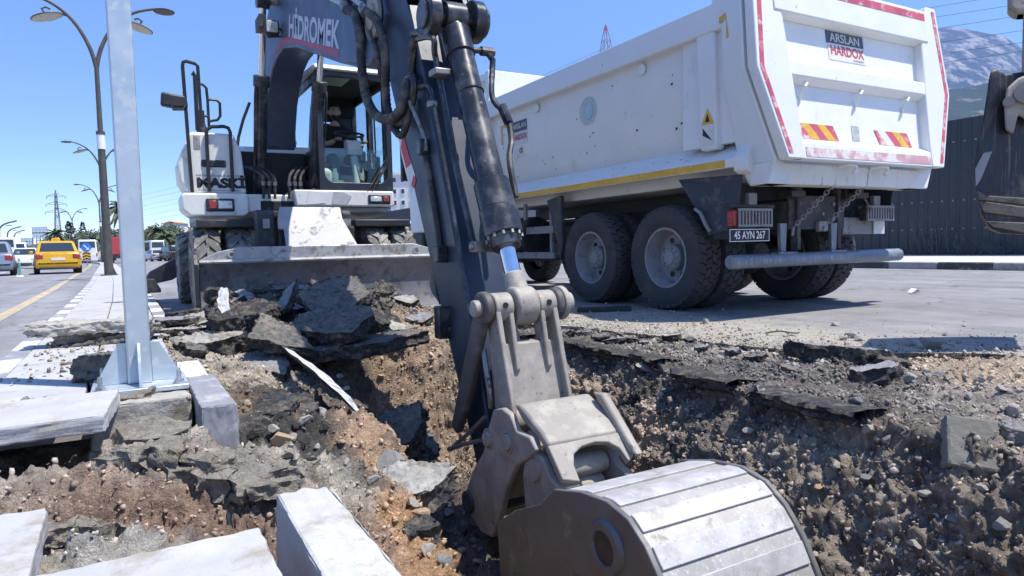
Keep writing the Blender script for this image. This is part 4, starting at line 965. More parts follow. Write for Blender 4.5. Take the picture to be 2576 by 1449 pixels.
b = MB(); b.tube([gp(-.07, 2.70, .03), gp(-.07, 2.72, .07), gp(-.04, 2.74, .085), gp(-.02, 2.70, .09), gp(-.04, 2.64, .085), gp(-.07, 2.64, .06)], .013, 8); b.build('lifting_ring', m_white2, gate)
for x in (-.80, -.02, .72):
    b = MB(); b.tube([gp(x, 2.10, .03), gp(x+.03, 2.075, .06), gp(x+.01, 2.06, .10), gp(x-.03, 2.03, .105), gp(x-.035, 1.97, .06), gp(x-.02, 1.92, .035)], .012, 8); b.build('cover_hook', m_white2, gate)
for x in (-.2, .28):
    b = MB(); b.tube([gp(x-.09, 1.36, .02), gp(x-.05, 1.375, .09), gp(x+.04, 1.37, .10), gp(x+.06, 1.33, .09), gp(x+.02, 1.30, .085)], .02, 8); b.build('gate_latch', m_white2, gate, smooth=50)
def chain(p, q, n):
    p = Vector(p); q = Vector(q); b = MB(); d = (q-p)/n; dn = d.normalized(); u = dn.orthogonal().normalized(); w = dn.cross(u)
    for i in range(n):
        c = p+d*(i+.5); a, e = (u, w) if i % 2 else (w, u); L = d.length*.72
        ring = [c+dn*(L*math.cos(t)*(1))+a*(.02*math.sin(t)) for t in [2*math.pi*k/10 for k in range(10)]]
        b.tube(ring, .0065, 6, closed=True)
    return b
chain((-.15, -1.2, 1.21), (-.42, -.96, .82), 14).build('gate_chain', m_greypart, T)
chain((.33, -1.2, 1.22), (.07, -.96, .84), 14).build('gate_chain', m_greypart, T)
b = MB(); b.tube([(-.42, -.96, .82), (-.45, -.97, .74)], .014, 7); b.build('chain_hook', m_greypart, T)
b = MB(); b.cyl((.62, -.95, 1.2), (.78, -.95, 1.03), .012, n=8); b.build('stay_rod', m_greypart, T)
for x in (-.52, .45):
    b = MB(); b.cyl((x, -1.05, 1.12), (x, -1.05, 1.24), .05, n=12); b.box(x-.1, x+.1, -1.1, -.95, 1.10, 1.16); b.build('body_hinge', m_dark, T, bev=.008)
# driver's cab (mostly hidden behind the body and the excavator)
b = MB(); b.prism([(5.05, 1.0), (7.2, 1.0), (7.25, 1.9), (7.05, 3.0), (5.1, 3.05)], 'x', -1.22, 1.22); cb = b.build('cab', m_white, T, bev=.05, seg=3)
gl_d = glass('truck_glass', (.25, .32, .34), .03, 1.6)
for sx in (-1, 1):
    b = MB(); xa = sx*1.224; b.add([(xa, 5.6, 2.0), (xa, 6.9, 1.95), (xa, 6.8, 2.8), (xa, 5.6, 2.85)], [(0, 1, 2, 3)]); b.build('side_window', mat('dark_glass', (.02, .025, .03), .08, var=.05), cb, smooth=0)
    b = MB(); b.box(sx*1.25, sx*1.45, 6.95, 7.05, 2.0, 2.7); b.build('mirror', m_dark, cb, bev=.03)
b = MB(); b.add([(-1.1, 7.26, 2.0), (1.1, 7.26, 2.0), (1.05, 7.085, 2.85), (-1.05, 7.085, 2.85)], [(0, 1, 2, 3)]); b.build('windscreen', mat('dark_glass', (.02, .025, .03), .08), cb, smooth=0)
b = MB(); b.box(-1.22, 1.22, 6.6, 7.35, .45, 1.0); b.build('front_bumper', m_chas, cb, bev=.04)
remove_tree(tr_tyre)
# ------------------------------------------------------------------ wheeled excavator
m_boom = mat('boom_slate_blue', (.045, .066, .115), .42, .05, var=.12, vs=3, dirt=[((.07, .09, .13), .15, 4), ((.16, .15, .14), -.08, 18)])
m_arm = mat('arm_dark_blue', (.026, .037, .060), .42, .1, var=.2, vs=3, dirt=[((.045, .053, .070), .15, 5), ((.14, .13, .12), -.05, 24)])
m_cylb = mat('cylinder_black', (.036, .039, .046), .30, .35, var=.25, vs=6, dirt=[((.115, .113, .112), .30, 6), ((.21, .19, .165), .0, 18)], scr=((.13, .135, .15), -.35, 2))
m_chrome = mat('chrome_rod', (.72, .73, .75), .10, 1., var=.06, vs=12)
m_dusty = mat('linkage_dusty_steel', (.275, .25, .22), .68, .12, var=.14, vs=7, dirt=[((.36, .33, .285), .36, 6), ((.16, .14, .115), .03, 22)], bump=.2, bs=70, bd=.004)
m_bucket = mat('bucket_worn_steel', (.36, .348, .325), .58, .2, var=.15, vs=7, dirt=[((.30, .275, .235), .14, 8)], scr=((.58, .58, .58), .2, 1), bump=.12, bs=60, bd=.003)
m_bright = mat('bucket_polished_steel', (.44, .438, .435), .58, .22, var=.16, vs=9, dirt=[((.33, .315, .29), .26, 7), ((.27, .26, .245), .04, 40)], scr=((.56, .56, .56), .1, 1))
m_bside = mat('bucket_side_steel', (.15, .148, .145), .5, .25, var=.25, vs=6, dirt=[((.23, .22, .20), .15, 9), ((.11, .095, .085), .05, 7)])
m_blade = mat('blade_worn', (.15, .152, .158), .5, .35, var=.25, vs=5, dirt=[((.085, .082, .082), .25, 6), ((.27, .265, .26), .05, 18)], scr=((.26, .26, .265), -.2, 2))
m_bladetop = mat('blade_edge', (.40, .40, .395), .5, .4, var=.2, vs=8, dirt=((.24, .225, .2), .25, 10))
m_ewhite = mat('excavator_cream', (.70, .69, .65), .42, var=.05, vs=4, dirt=[((.52, .49, .43), .08, 4), ((.2, .19, .17), .02, 20)])
m_linkd = mat('guide_link_steel', (.085, .08, .075), .6, .25, var=.2, vs=9, dirt=((.17, .155, .135), .3, 7))
m_eunder = mat('excavator_grey', (.33, .325, .31), .6, var=.15, vs=5, dirt=((.17, .155, .135), .25, 6))
m_cabblk = mat('cab_black_blue', (.022, .026, .036), .35, .1, var=.2, vs=4, dirt=((.055, .055, .06), .15, 8))
m_hose = mat('hose_rubber', (.030, .029, .029), .7, var=.3, vs=12, dirt=((.13, .12, .105), .3, 7))
m_hosefit = mat('hose_fitting', (.26, .25, .24), .45, .7, var=.2, vs=20, dirt=((.14, .12, .1), .2, 16))
m_interior = mat('cab_interior', (.018, .018, .02), .8, var=.2)
m_colw = mat('console_pale', (.55, .54, .52), .6, var=.08)
m_blue = mat('rod_blue_film', (.12, .28, .72), .15, .8, var=.1)
ex = thing('wheeled_excavator', 'wheeled excavator with dark blue boom, cream body and worn bucket digging the trench', 'excavator', (1.83, 8.26, 0))
EO = Vector((1.83, 8.26, 0))
def Es(s, l, z): return Vector((-l, -s, z))
def L(u, v, l): return at_x(u, v, 1.83-l)-EO
def LS(u, v, s): return at_y(u, v, 8.26-s)-EO
def plane_poly(b, pts, l0, l1, m=0): b.prism([(-s, z) for s, z in pts], 'x', -l0, -l1, m); return b
# -- undercarriage
et = tyre_mb(.52, .135, .27, 20, .035, chev=True).build('tyre', m_tyred, smooth=30)
er = rim_mb(.27, .135, -.04).build('rim', [m_rim, m_dark]); er.parent = et
for s in (0, -2.65):
    for l in (-1.11, -.78, .78, 1.11): wheel(ex, et, Es(s, l, .51), 0 if l < 0 else math.pi, .13*l+s)
    b = MB(); b.cyl(Es(s, -.7, .51), Es(s, .7, .51), .10, n=14); b.lathe(Es(s, 0, .51), (0, 1, 0), [(0, -.22), (.16, -.18), (.2, 0), (.16, .18), (0, .22)], 18); b.build('axle', m_chas, ex)
remove_tree(et)
b = MB(); plane_poly(b, [(.62, .62), (.62, .98), (-.4, 1.0), (-3.2, 1.0), (-3.2, .62), (-2.2, .55), (-.5, .55)], .42, -.42); b.build('chassis', m_dark, ex, bev=.02)
for l in (.85, -.85):
    b = MB(); plane_poly(b, [(.35, .98), (.35, 1.07), (-.6, 1.07), (-.6, .98)], l+.35, l-.35); b.build('fender', m_dark, ex, bev=.015)
b = MB(); b.cyl(Es(-1.6, 0, .98), Es(-1.6, 0, 1.14), .58, n=32); b.build('slew_ring', m_dark, ex)
# -- dozer blade
b = MB(); plane_poly(b, [(1.05, .06), (.98, .2), (.955, .36), (.975, .52), (1.03, .615), (.99, .63), (.935, .53), (.915, .36), (.94, .2), (1.0, .06)], 1.25, -1.25); blade = b.build('dozer_blade', m_blade, ex, bev=.004)
b = MB(); b.prism([(-1.25, .62), (1.25, .62), (1.25, .69), (.98, .765), (-.86, .765), (-1.08, .72), (-1.25, .64)], 'y', -1.0, -.955); b.build('blade_top_plate', m_bladetop, blade, bev=.006)
b = MB(); b.tube([(-1.25, -1.025, .622), (1.25, -1.025, .622)], .021, 8); b.build('blade_bead', m_bladetop, blade)
for l in (1.28, -1.28):
    b = MB(); plane_poly(b, [(1.06, .05), (1.06, .6), (.98, .7), (.80, .72), (.72, .5), (.8, .05)], l+.02, l-.02); b.build('blade_end_plate', m_dark, blade, bev=.005)
for l in (.95, -1.0):
    b = MB(); b.lathe(Es(1.002, l, .69), (0, -1, 0), [(.034, 0), (.034, .012), (.022, .012), (.022, 0)], 18); b.build('blade_eyelet', m_bladetop, blade)
for l in (.5, -.5):
    b = MB(); plane_poly(b, [(.95, .25), (.95, .5), (0.3, .78), (.1, .62)], l+.05, l-.05); b.build('blade_arm', m_dark, blade, bev=.01)
b = MB(); vs = [Es(.70, .41, 1.19), Es(.70, -.24, 1.19), Es(.72, -.255, 1.06), Es(.92, -.37, .74), Es(.92, .40, .735), Es(.75, .385, .95), Es(.74, .44, .955), Es(.72, .44, 1.06)]
vb = [p+Vector((0, .03, -.015)) for p in vs]
b.add(vs+vb, [range(8), range(15, 7, -1)]+[(i, (i+1) % 8, (i+1) % 8+8, i+8) for i in range(8)]); b.build('blade_ram_cover', mat('cover_pale_steel', (.34, .342, .345), .5, .25, var=.12, vs=6, dirt=((.27, .265, .25), .2, 8), scr=((.45, .45, .45), -.2, 2)), blade, bev=.005)
for l, w in ((.55, .09), (-.32, .05)):
    b = MB(); plane_poly(b, [(.60, .74), (.66, 1.12), (.62, 1.16), (.45, 1.16), (.40, .74)], l+w, l-w); b.build('ram_bracket', m_chas, blade, bev=.015)
b = MB(); b.box(-.585, -.515, -.672, -.665, .96, 1.06); b.build('bracket_plate', m_greypart, blade)
b = MB(); b.box(.26, .36, -.675, -.66, .98, 1.06); b.build('bracket_plate', m_greypart, blade)
# -- outriggers at the rear, one foot standing on the median
for sg in (1, -1):
    b = MB(); b.prism([(-sg*.85, .52), (-sg*.85, .95), (-sg*1.02, .78), (-sg*1.60, .46), (-sg*1.66, .36), (-sg*1.60, .27), (-sg*1.30, .33), (-sg*1.0, .52)], 'y', 3.05, 3.2); b.build('outrigger_arm', m_cabblk, ex, bev=.012)
    zt = .155 if sg > 0 else .005
    b = MB(); b.prism([(-sg*1.46, zt), (-sg*1.72, zt), (-sg*1.72, zt+.05), (-sg*1.64, .36), (-sg*1.54, .36), (-sg*1.46, zt+.05)], 'y', 2.98, 3.27); b.build('outrigger_foot', m_dark, ex, bev=.01)
# -- upper structure
b = MB(); plane_poly(b, [(-.62, 1.16), (-.62, 1.30), (-3.2, 1.30), (-3.2, 1.14)], 1.02, -1.22); b.build('slew_platform', m_eunder, ex, bev=.03)
b = MB(); b.prism([(-1.22, 1.42), (-1.295, 1.55), (-1.305, 1.75), (-1.17, 2.10), (-1.14, 2.13), (-.68, 2.13), (-.60, 1.92), (-.56, 1.42)], 'y', .5, 1.0); box = b.build('tool_box', m_ewhite, ex, bev=.035, seg=3)
b = MB(); b.prism([(-1.285, 1.22), (-1.20, 1.14), (-.62, 1.14), (-.56, 1.18), (-.56, 1.415), (-1.27, 1.415), (-1.29, 1.35)], 'y', .41, .9); b.build('front_valance', m_ewhite, box, bev=.025, seg=3)
b = MB(); b.prism([(-1.0, 1.3), (-1.02, 1.75), (-.92, 2.10), (1.1, 2.16), (1.2, 1.8), (1.2, 1.3)], 'y', 1.25, 3.3); b.build('engine_hood', m_ewhite, ex, bev=.12, seg=4)
b = MB(); b.box(-1.05, -.78, .485, .515, 1.725, 1.81); b.build('box_handle', m_dark, box, bev=.012)
b = MB(); b.box(-1.09, -1.055, .49, .502, 1.96, 2.07); b.box(-1.12, -1.05, .493, .51, 1.93, 2.09); b.build('box_vent', m_eunder, box, bev=.008)
FR = frame((1, 0, 0), (0, 0, 1))
text('MASKİ', 'box_lettering', m_letblk, box, (-.84, .497, 1.535), .15, FR, 1.2, bold=.009)
text('MANİSA BÜYÜKŞEHİR BELEDİYESİ', 'box_lettering', m_letblk, box, (-.86, .497, 1.625), .034, FR, .95)
text('MANİSA SU VE KANALİZASYON İDARESİ', 'box_lettering', m_letblk, box, (-.86, .497, 1.455), .024, FR, 1.05)
def lamp_pair(x0, x1, z0, z1, y, red_left, par):
    b = MB(); b.box(x0, x1, y, y+.06, z0, z1); h = b.build('headlamp_housing', m_dark, par, bev=.012)
    w = x1-x0; xr0, xr1 = (x0+.1*w, x0+.36*w) if red_left else (x0+.66*w, x0+.92*w); xw0, xw1 = (x0+.42*w, x0+.92*w) if red_left else (x0+.08*w, x0+.58*w)
    b = MB(); b.box(xr0, xr1, y-.008, y+.02, z0+.03, z1-.025); b.build('indicator_lens', mat('indicator_red', (.28, .045, .04), .3, var=.15, vs=25), h, bev=.006)
    b = MB(); b.box(xw0, xw1, y-.008, y+.02, z0+.03, z1-.025); b.build('headlamp_lens', mat('headlamp_glass', (.62, .63, .64), .15, .4, var=.2, vs=30), h, bev=.008)
lamp_pair(-1.03, -.72, 1.20, 1.35, .385, True, box)
# -- cab
cab = MB(); C0, C1 = .32, 1.27
cab.box(C0, C1, .5, 2.05, 1.46, 1.54)
cab.box(C0, C0+.05, .75, 2.05, 1.54, 2.05)                       # lower side wall towards the boom
cab.box(C1-.05, C1, .9, 2.05, 1.54, 2.0)
cab.box(C0, C1, 1.98, 2.05, 1.54, 2.44); cab.box(C0, C1, 1.98, 2.05, 2.74, 3.0); cab.box(.98, C1, 1.97, 2.04, 2.4, 2.8)
for (x, y) in ((C0+.035, .56), (C1-.035, .56), (C0+.04, 2.0), (C1-.04, 2.0), (C1-.03, 1.25)):
    cab.box(x-.04, x+.04, y-.05, y+.05, 1.5, 3.0)
cab.box(C0, C0+.05, .6, 2.0, 2.86, 3.0); cab.box(C1-.05, C1, .6, 2.0, 2.86, 3.0)
cabo = cab.build('cab', m_cabblk, ex, bev=.02)
# windscreen surround with rounded lower corners
def rrect(x0, x1, z0, z1, r, n=5):
    o = []
    for cx, cz, a0 in ((x1-r, z1-r, 0), (x0+r, z1-r, 90), (x0+r, z0+r, 180), (x1-r, z0+r, 270)):
        for i in range(n+1):
            a = R(a0+90*i/n); o.append((cx+r*math.cos(a), cz+r*math.sin(a)))
    return o
oi = rrect(C0+.06, C1-.06, 1.58, 2.92, .12); oo = rrect(C0-.01, C1+.01, 1.47, 3.01, .04); n = len(oi)
b = MB(); vs = [(x, .455, z) for x, z in oo]+[(x, .455, z) for x, z in oi]+[(x, .52, z) for x, z in oo]+[(x, .52, z) for x, z in oi]
fs = []
for i in range(n):
    j = (i+1) % n; fs += [(i, j, j+n, i+n), (2*n+i, 2*n+j, 3*n+j, 3*n+i), (i, j, 2*n+j, 2*n+i), (n+i, n+j, 3*n+j, 3*n+i)]
b.add(vs, fs); b.build('windscreen_frame', m_cabblk, cabo, bev=.006)
b = MB(); b.prism([(.38, 2.985), (.42, 3.05), (1.0, 3.085), (2.1, 3.06), (2.12, 2.985)], 'x', C0-.04, C1+.04); b.build('roof', m_ewhite, cabo, bev=.02)
gcab = glass('cab_glass', (.80, .92, .90), .02, 1.5); glow_ = glass('cab_glass_green', (.62, .80, .76), .02, 1.6)
b = MB(); pts = [(x, z) for x, z in oi if z < 2.05]; pts = [(C0+.06, 2.02)]+[(x, z) for x, z in sorted([q for q in oi if q[1] < 1.8 and q[0] < .8], key=lambda q: -q[1])]+sorted([q for q in oi if q[1] < 1.8 and q[0] >= .8], key=lambda q: q[1])+[(C1-.06, 2.02)]
b.add([(x, .49, z) for x, z in pts], [range(len(pts))]); b.build('lower_windscreen', glow_, cabo, smooth=0)
b = MB(); b.add([(C1-.025, .62, 2.0), (C1-.025, 1.95, 2.0), (C1-.025, 1.95, 2.86), (C1-.025, .62, 2.86)], [(0, 1, 2, 3)]); b.build('door_window', gcab, cabo, smooth=0)
b = MB(); b.add([(C0+.02, .62, 2.05), (C0+.02, 1.95, 2.05), (C0+.02, 1.95, 2.86), (C0+.02, .62, 2.86)], [(0, 1, 2, 3)]); b.build('side_window', gcab, cabo, smooth=0)
b = MB(); b.add([(C0+.05, 2.01, 2.32), (C1-.05, 2.01, 2.32), (C1-.05, 2.01, 2.78), (C0+.05, 2.01, 2.78)], [(0, 1, 2, 3)]); b.build('rear_window', gcab, cabo, smooth=0)
b = MB(); b.box(C0+.06, C1-.06, .56, 1.96, 2.955, 2.98); b.build('headliner', m_interior, cabo)
b = MB(); b.box(C0+.1, .8, .6, 1.05, 2.94, 2.953); b.build('roof_hatch', mat('hatch_green', (.35, .42, .36), .5, var=.1), cabo)
b = MB(); b.box(C0+.06, C1-.06, 1.90, 1.965, 2.70, 2.95); b.build('rear_shelf', m_interior, cabo)
# seat, console, wheel
b = MB(); b.box(.54, 1.04, 1.25, 1.75, 1.72, 1.92); b.box(.55, 1.03, 1.68, 1.84, 1.9, 2.55); b.box(.66, .92, 1.70, 1.80, 2.58, 2.78); b.box(.62, .96, 1.3, 1.7, 1.54, 1.72); b.build('seat', m_interior, cabo, bev=.04, seg=3)
b = MB(); b.prism([(1.2, 1.95), (1.2, 2.10), (1.7, 2.14), (1.7, 1.9)], 'x', .42, .53); b.prism([(1.2, 1.95), (1.2, 2.10), (1.7, 2.14), (1.7, 1.9)], 'x', 1.05, 1.16); b.build('armrest_console', m_interior, cabo, bev=.02)
b = MB(); b.tube([(.87, .72, 1.55), (.87, .76, 1.75), (.86, .80, 1.98)], [.05, .045, .05], 12); b.prism([(.72, 1.97), (.72, 2.08), (.78, 2.18), (.92, 2.2), (.90, 2.02)], 'x', .76, .96); b.build('steering_column', m_colw, cabo, bev=.02)
b = MB(); cen = Vector((.85, .93, 2.28)); ax = Vector((0, -.35, 1)).normalized(); u_ = Vector((1, 0, 0)); w_ = ax.cross(u_)
b.tube([cen+u_*.19*math.cos(t)+w_*.19*math.sin(t) for t in [2*math.pi*k/24 for k in range(24)]], .015, 8, closed=True)
for k in range(3):
    t = 2*math.pi*k/3+.5; b.tube([cen-ax*.02, cen+u_*.19*math.cos(t)+w_*.19*math.sin(t)], .012, 6)
b.tube([cen-ax*.14, cen], .03, 10); b.build('steering_wheel', m_dark, cabo)
b = MB(); b.tube([(1.10, 1.2, 2.1), (1.10, 1.18, 2.26)], .012, 8); b.lathe((1.10, 1.18, 2.24), (0, 0, 1), [(0, 0), (.022, .01), (.026, .06), (.02, .1), (0, .11)], 10); b.build('joystick', m_dark, cabo)
b = MB(); b.tube([(1.02, .60, 1.6), (1.02, .58, 2.9)], .014, 8); b.tube([(1.12, .66, 2.0), (1.11, .64, 2.5), (1.06, .62, 2.62)], .012, 8); b.build('hand_rail', m_dark, cabo)
b = MB(); b.box(1.0, 1.12, .62, .68, 1.85, 2.0); b.box(1.02, 1.1, .61, .69, 1.78, 1.86); b.build('pedal_unit', m_greypart, cabo, bev=.01)
b = MB(); b.lathe((.58, .75, 1.55), (0, 0, 1), [(0, .0), (.05, 0), (.052, .16), (.03, .2), (.03, .24), (0, .24)], 14); b.build('flask', mat('flask_green', (.18, .28, .26), .2, var=.1), cabo)
b = MB(); b.prism([(.62, 1.55), (.62, 1.75), (.85, 1.82), (.95, 1.6)], 'x', .4, .52); b.build('cloth_bag', mat('bag_pale', (.5, .49, .47), .9, var=.2, vs=10), cabo, bev=.04, seg=3)
for dx in (0, .05):
    b = MB(); b.tube([(.90+dx*1.2, .43, 1.44), (1.14+dx, .435, 1.80)], .010, 6); b.tube([(1.0+dx, .44, 1.60), (1.22+dx*.6, .44, 1.95)], .008, 6); b.build('wiper', m_dark, cabo)
b = MB(); b.prism([(-.0, 1.27), (1.26, 1.27), (1.28, 1.31), (1.27, 1.475), (-.02, 1.475)], 'y', .42, 1.0); val = b.build('front_valance', m_ewhite, cabo, bev=.02, seg=3)
b = MB(); b.prism([(0, 1.18), (1.2, 1.2), (1.26, 1.268), (0, 1.268)], 'y', .5, 1.2); b.build('cab_floor_frame', m_eunder, cabo, bev=.02)
lamp_pair(.92, 1.22, 1.305, 1.425, .40, False, cabo)
b = MB(); b.prism([(.12, 1.29), (.36, 1.31), (.40, 1.44), (.16, 1.46)], 'y', .412, .418); b.build('valance_patch', m_cream, cabo)
b = MB(); b.prism([(.44, 1.30), (.62, 1.285), (.70, 1.40), (.60, 1.45), (.47, 1.455)], 'y', .411, .418); b.build('valance_patch', mat('primer_grey', (.42, .42, .42), .6, var=.1), cabo)
b = MB(); b.box(-.56, .30, 1.14, 1.24, 1.3, 2.02); b.build('pump_cover', m_interior, ex, bev=.02)
# -- front of the slew platform between box and cab
b = MB(); b.box(-.55, .0, .55, .75, 1.2, 1.42); b.build('platform_front', m_ewhite, ex, bev=.02)
b = MB(); b.box(-.40, .02, .53, .56, 1.22, 1.34); b.build('platform_opening', m_interior, ex, bev=.02)
for l in (.30, -.30):
    b = MB(); plane_poly(b, [(-.62, 1.28), (-.7, 1.5), (-1.3, 1.75), (-1.7, 1.95), (-1.9, 1.9), (-1.95, 1.28)], l+.03, l-.03); b.build('boom_bracket', m_dark, ex, bev=.02)
for k, u in enumerate((663, 678, 692, 728, 742, 756)):
    p = LS(u, 500, -.5); b = MB(); sg = -1 if u < 710 else 1
    b.tube(spline([p, p+Vector((0, -.02, .12)), p+Vector((.0, -.03, .24)), p+Vector((sg*.05, .05, .33)), p+Vector((sg*.16, .3, .42))], 5), .017, 8); b.build('hydraulic_hose', m_hose, ex)
    b = MB(); b.cyl(p+Vector((0, -.025, .16)), p+Vector((0, -.03, .21)), .027, n=8); b.build('hose_fitting', m_hosefit, ex)
# -- rails, mirror
m_rail = mat('rail_black', (.018, .019, .022), .45, var=.2)
def rail(pts, s, r=.018, name='hand_rail'):
    b = MB(); b.tube(pts if s is None else [LS(u, v, s) for u, v in pts], r, 8); return b.build(name, m_rail, ex)
rail([(484, 484), (477, 400), (459, 165), (461, 156), (468, 154), (490, 160), (497, 166), (500, 205)], -.46, .02)
rail([(497, 166), (503, 250), (508, 322)], -.7); rail([(527, 482), (519, 336), (521, 326), (532, 319), (563, 318), (574, 322), (579, 332), (586, 482)], -.46, .021)
rail([(485, 190), (487, 182), (490, 190), (497, 328)], -1.2, .025); rail([(490, 205), (512, 214), (519, 222), (522, 250), (526, 320)], -1.3)
rail([(524, 250), (545, 252), (553, 260), (554, 292), (547, 302), (527, 305)], -1.3); rail([(505, 290), (526, 293)], -1.3)
rail([(628, 258), (612, 300), (600, 345), (597, 372)], -1.7, .02)
mp_ = LS(441, 252, -.46); b = MB(); b.prism([(mp_.x-.155, mp_.z-.07), (mp_.x-.14, mp_.z+.085), (mp_.x-.02, mp_.z+.07), (mp_.x+.12, mp_.z+.055), (mp_.x+.13, mp_.z-.08), (mp_.x, mp_.z-.09)], 'y', mp_.y-.02, mp_.y+.08); b.build('mirror', m_dark, ex, bev=.025, seg=3)
b = MB(); b.tube([mp_+Vector((-.05, -.03, -.05)), mp_+Vector((-.03, -.05, -.12)), mp_+Vector((.07, -.04, -.11)), mp_+Vector((.12, -.02, -.03))], .012, 7); b.build('mirror_bracket', m_rail, ex)
b = MB(); b.lathe(LS(508, 318, -1.3)-Vector((0, 0, .1)), (0, 0, 1), [(0.07, 0), (.06, .08), (.04, .14), (0.035, .3), (0, .3)], 12); b.build('exhaust', m_dark, ex)
# -- boom
blow = [(-1.42, 1.66), (-1.25, 2.15), (-1.0, 2.60), (-.78, 2.81), (-.55, 2.95), (-.26, 3.02), (.11, 3.03), (.8, 2.86), (2.4, 2.31), (2.95, 2.14), (3.2, 2.09)]
bup = [(3.45, 2.13), (3.62, 2.36), (3.52, 2.62), (3.25, 2.74), (2.4, 3.03), (.8, 3.56), (0, 3.78), (-.6, 3.72), (-1.2, 3.35), (-1.65, 2.6), (-1.88, 1.95), (-1.8, 1.72), (-1.6, 1.62)]
b = MB(); plane_poly(b, blow+bup, .19, -.19); boom = b.build('boom', m_boom, ex, bev=.012)
bdir = Vector((0, -(2.40-.57), 2.34-2.94)).normalized()
btxt = frame(bdir, Vector((0, bdir.z*-1, bdir.y*-1)) if False else Vector((0, bdir.z, -bdir.y)))
text('HİDROMEK', 'boom_lettering', mat('letter_grey_blue', (.42, .46, .53), .5, var=.08), boom, Es(1.47, .1925, 2.84), .31, btxt, 1.26, bold=.009)
b = MB(); e0 = [(-.35, 3.06), (.13, 3.075), (.8, 2.905), (2.42, 2.35), (2.42, 2.41), (.82, 2.965), (.13, 3.135), (-.35, 3.115)]
b.prism([(-s, z) for s, z in e0], 'x', -.1905, -.192); b.build('red_stripe', mat('red_stripe', (.30, .045, .07), .5, var=.15), boom, smooth=0)
b = MB(); e1 = [(-.35, 3.06), (-.62, 2.99), (-.85, 2.83), (-1.05, 2.62), (-1.02, 2.58), (-.8, 2.79), (-.58, 2.945), (-.35, 3.03)]
b.prism([(-s, z) for s, z in e1], 'x', -.1905, -.192); b.build('red_stripe', mat('violet_stripe', (.16, .09, .14), .5, var=.15), boom, smooth=0)
b = MB(); b.cyl(Es(3.42, .24, 2.38), Es(3.42, -.24, 2.38), .09, n=20); b.cyl(Es(3.42, .225, 2.38), Es(3.42, .2, 2.38), .16, n=24); b.build('boom_tip_pin', m_dusty, boom)
b = MB(); plane_poly(b, [(2.75, 2.22), (2.75, 2.62), (3.05, 2.62), (3.2, 2.3), (3.1, 2.13)], .225, .192); b.build('tip_plate', m_boom, boom, bev=.008)
wp = LS(684, 68, .12); b = MB(); b.box(wp.x-.085, wp.x+.085, wp.y-.02, wp.y+.10, wp.z-.085, wp.z+.085); wl = b.build('work_lamp', m_dark, boom, bev=.035, seg=3)
b = MB(); b.box(wp.x-.062, wp.x+.062, wp.y-.03, wp.y-.015, wp.z-.062, wp.z+.062); b.build('lamp_lens', mat('lamp_lens_clear', (.55, .53, .48), .2, .3, var=.25, vs=25), wl, bev=.025, seg=3)
b = MB(); b.box(wp.x-.13, wp.x-.06, wp.y+.02, wp.y+.3, wp.z+.0, wp.z+.14); b.tube([wp+Vector((.09, 0, 0)), wp+Vector((.12, .03, -.08)), wp+Vector((-.05, .03, -.11))], .012, 6); b.build('lamp_bracket', m_dark, wl)
# boom rams
for l in (.345, -.345):
    p0, p1 = Es(-.98, l, 1.30), Es(-.10, l, 3.62); d = (p1-p0).normalized()
    k = p0+d*1.60
    b = MB(); b.cyl(p0+d*.02, k, .078, n=20); b.cyl(k-d*.10, k+d*.03, .095, n=20); b.cyl(p0-Vector((.06, 0, 0)), p0+Vector((.06, 0, 0)), .10, n=16); ram = b.build('boom_ram', m_cylb, ex, bev=.006)
    b = MB(); b.cyl(k, p1, .042, n=18); b.build('ram_rod', m_chrome, ram)
    b = MB(); b.cyl(p1-Vector((.07, 0, 0)), p1+Vector((.07, 0, 0)), .10, n=18); b.build('ram_eye', m_cylb, ram)
    o_ = Vector((-.08 if l > 0 else .08, -.07, 0))
    b = MB(); b.tube(spline([p0+d*.15+o_, p0+d*.7+o_, p0+d*1.35+o_*1.05, p0+d*1.5+o_*.9], 4), .013, 7); b.build('ram_pipe', m_hose, ram)
b = MB(); b.cyl(Es(-.10, .42, 3.62), Es(-.10, -.42, 3.62), .05, n=14); b.build('ram_pin', m_dusty, boom)
# -- arm
ad = Vector((.453, -.891)); an = Vector((.891, .453)); a0 = Vector((3.22, 2.57))
def A(t, o): q = a0+ad*t+an*o; return (q.x, q.y)
aprof = [A(-.75, .1), A(-.4, 0), A(0, 0), A(1.2, 0), A(2.4, 0), A(3.3, 0), A(3.66, .0), A(3.78, .05), A(3.78, .16), A(3.62, .23), A(3.29, .27), A(2.4, .39), A(1.2, .52), A(.2, .57), A(-.2, .60), A(-.6, .52), A(-.85, .3)]
b = MB(); plane_poly(b, aprof, .155, -.155); arm = b.build('arm', m_arm, ex, bev=.012)
# side stripes in red and white
q0 = [(1003, 345), (1016, 352), (1030, 415), (1042, 452), (1040, 478), (1033, 490), (1020, 440), (1008, 392)]
def side_patch(pix, m, l=.1575):
    b = MB(); b.add([L(u, v, l) for u, v in pix], [range(len(pix))]); b.build('reflective_stripe', m, arm, smooth=0)
side_patch([(1002, 342), (1013, 342), (1044, 440), (1042, 470), (1034, 492), (1024, 448), (1010, 392)], m_cream)
side_patch([(1011, 346), (1017, 348), (1034, 412), (1022, 424), (1008, 372)], m_letred, .1585)
side_patch([(1040, 440), (1047, 452), (1041, 474), (1034, 466)], m_letred, .1585)
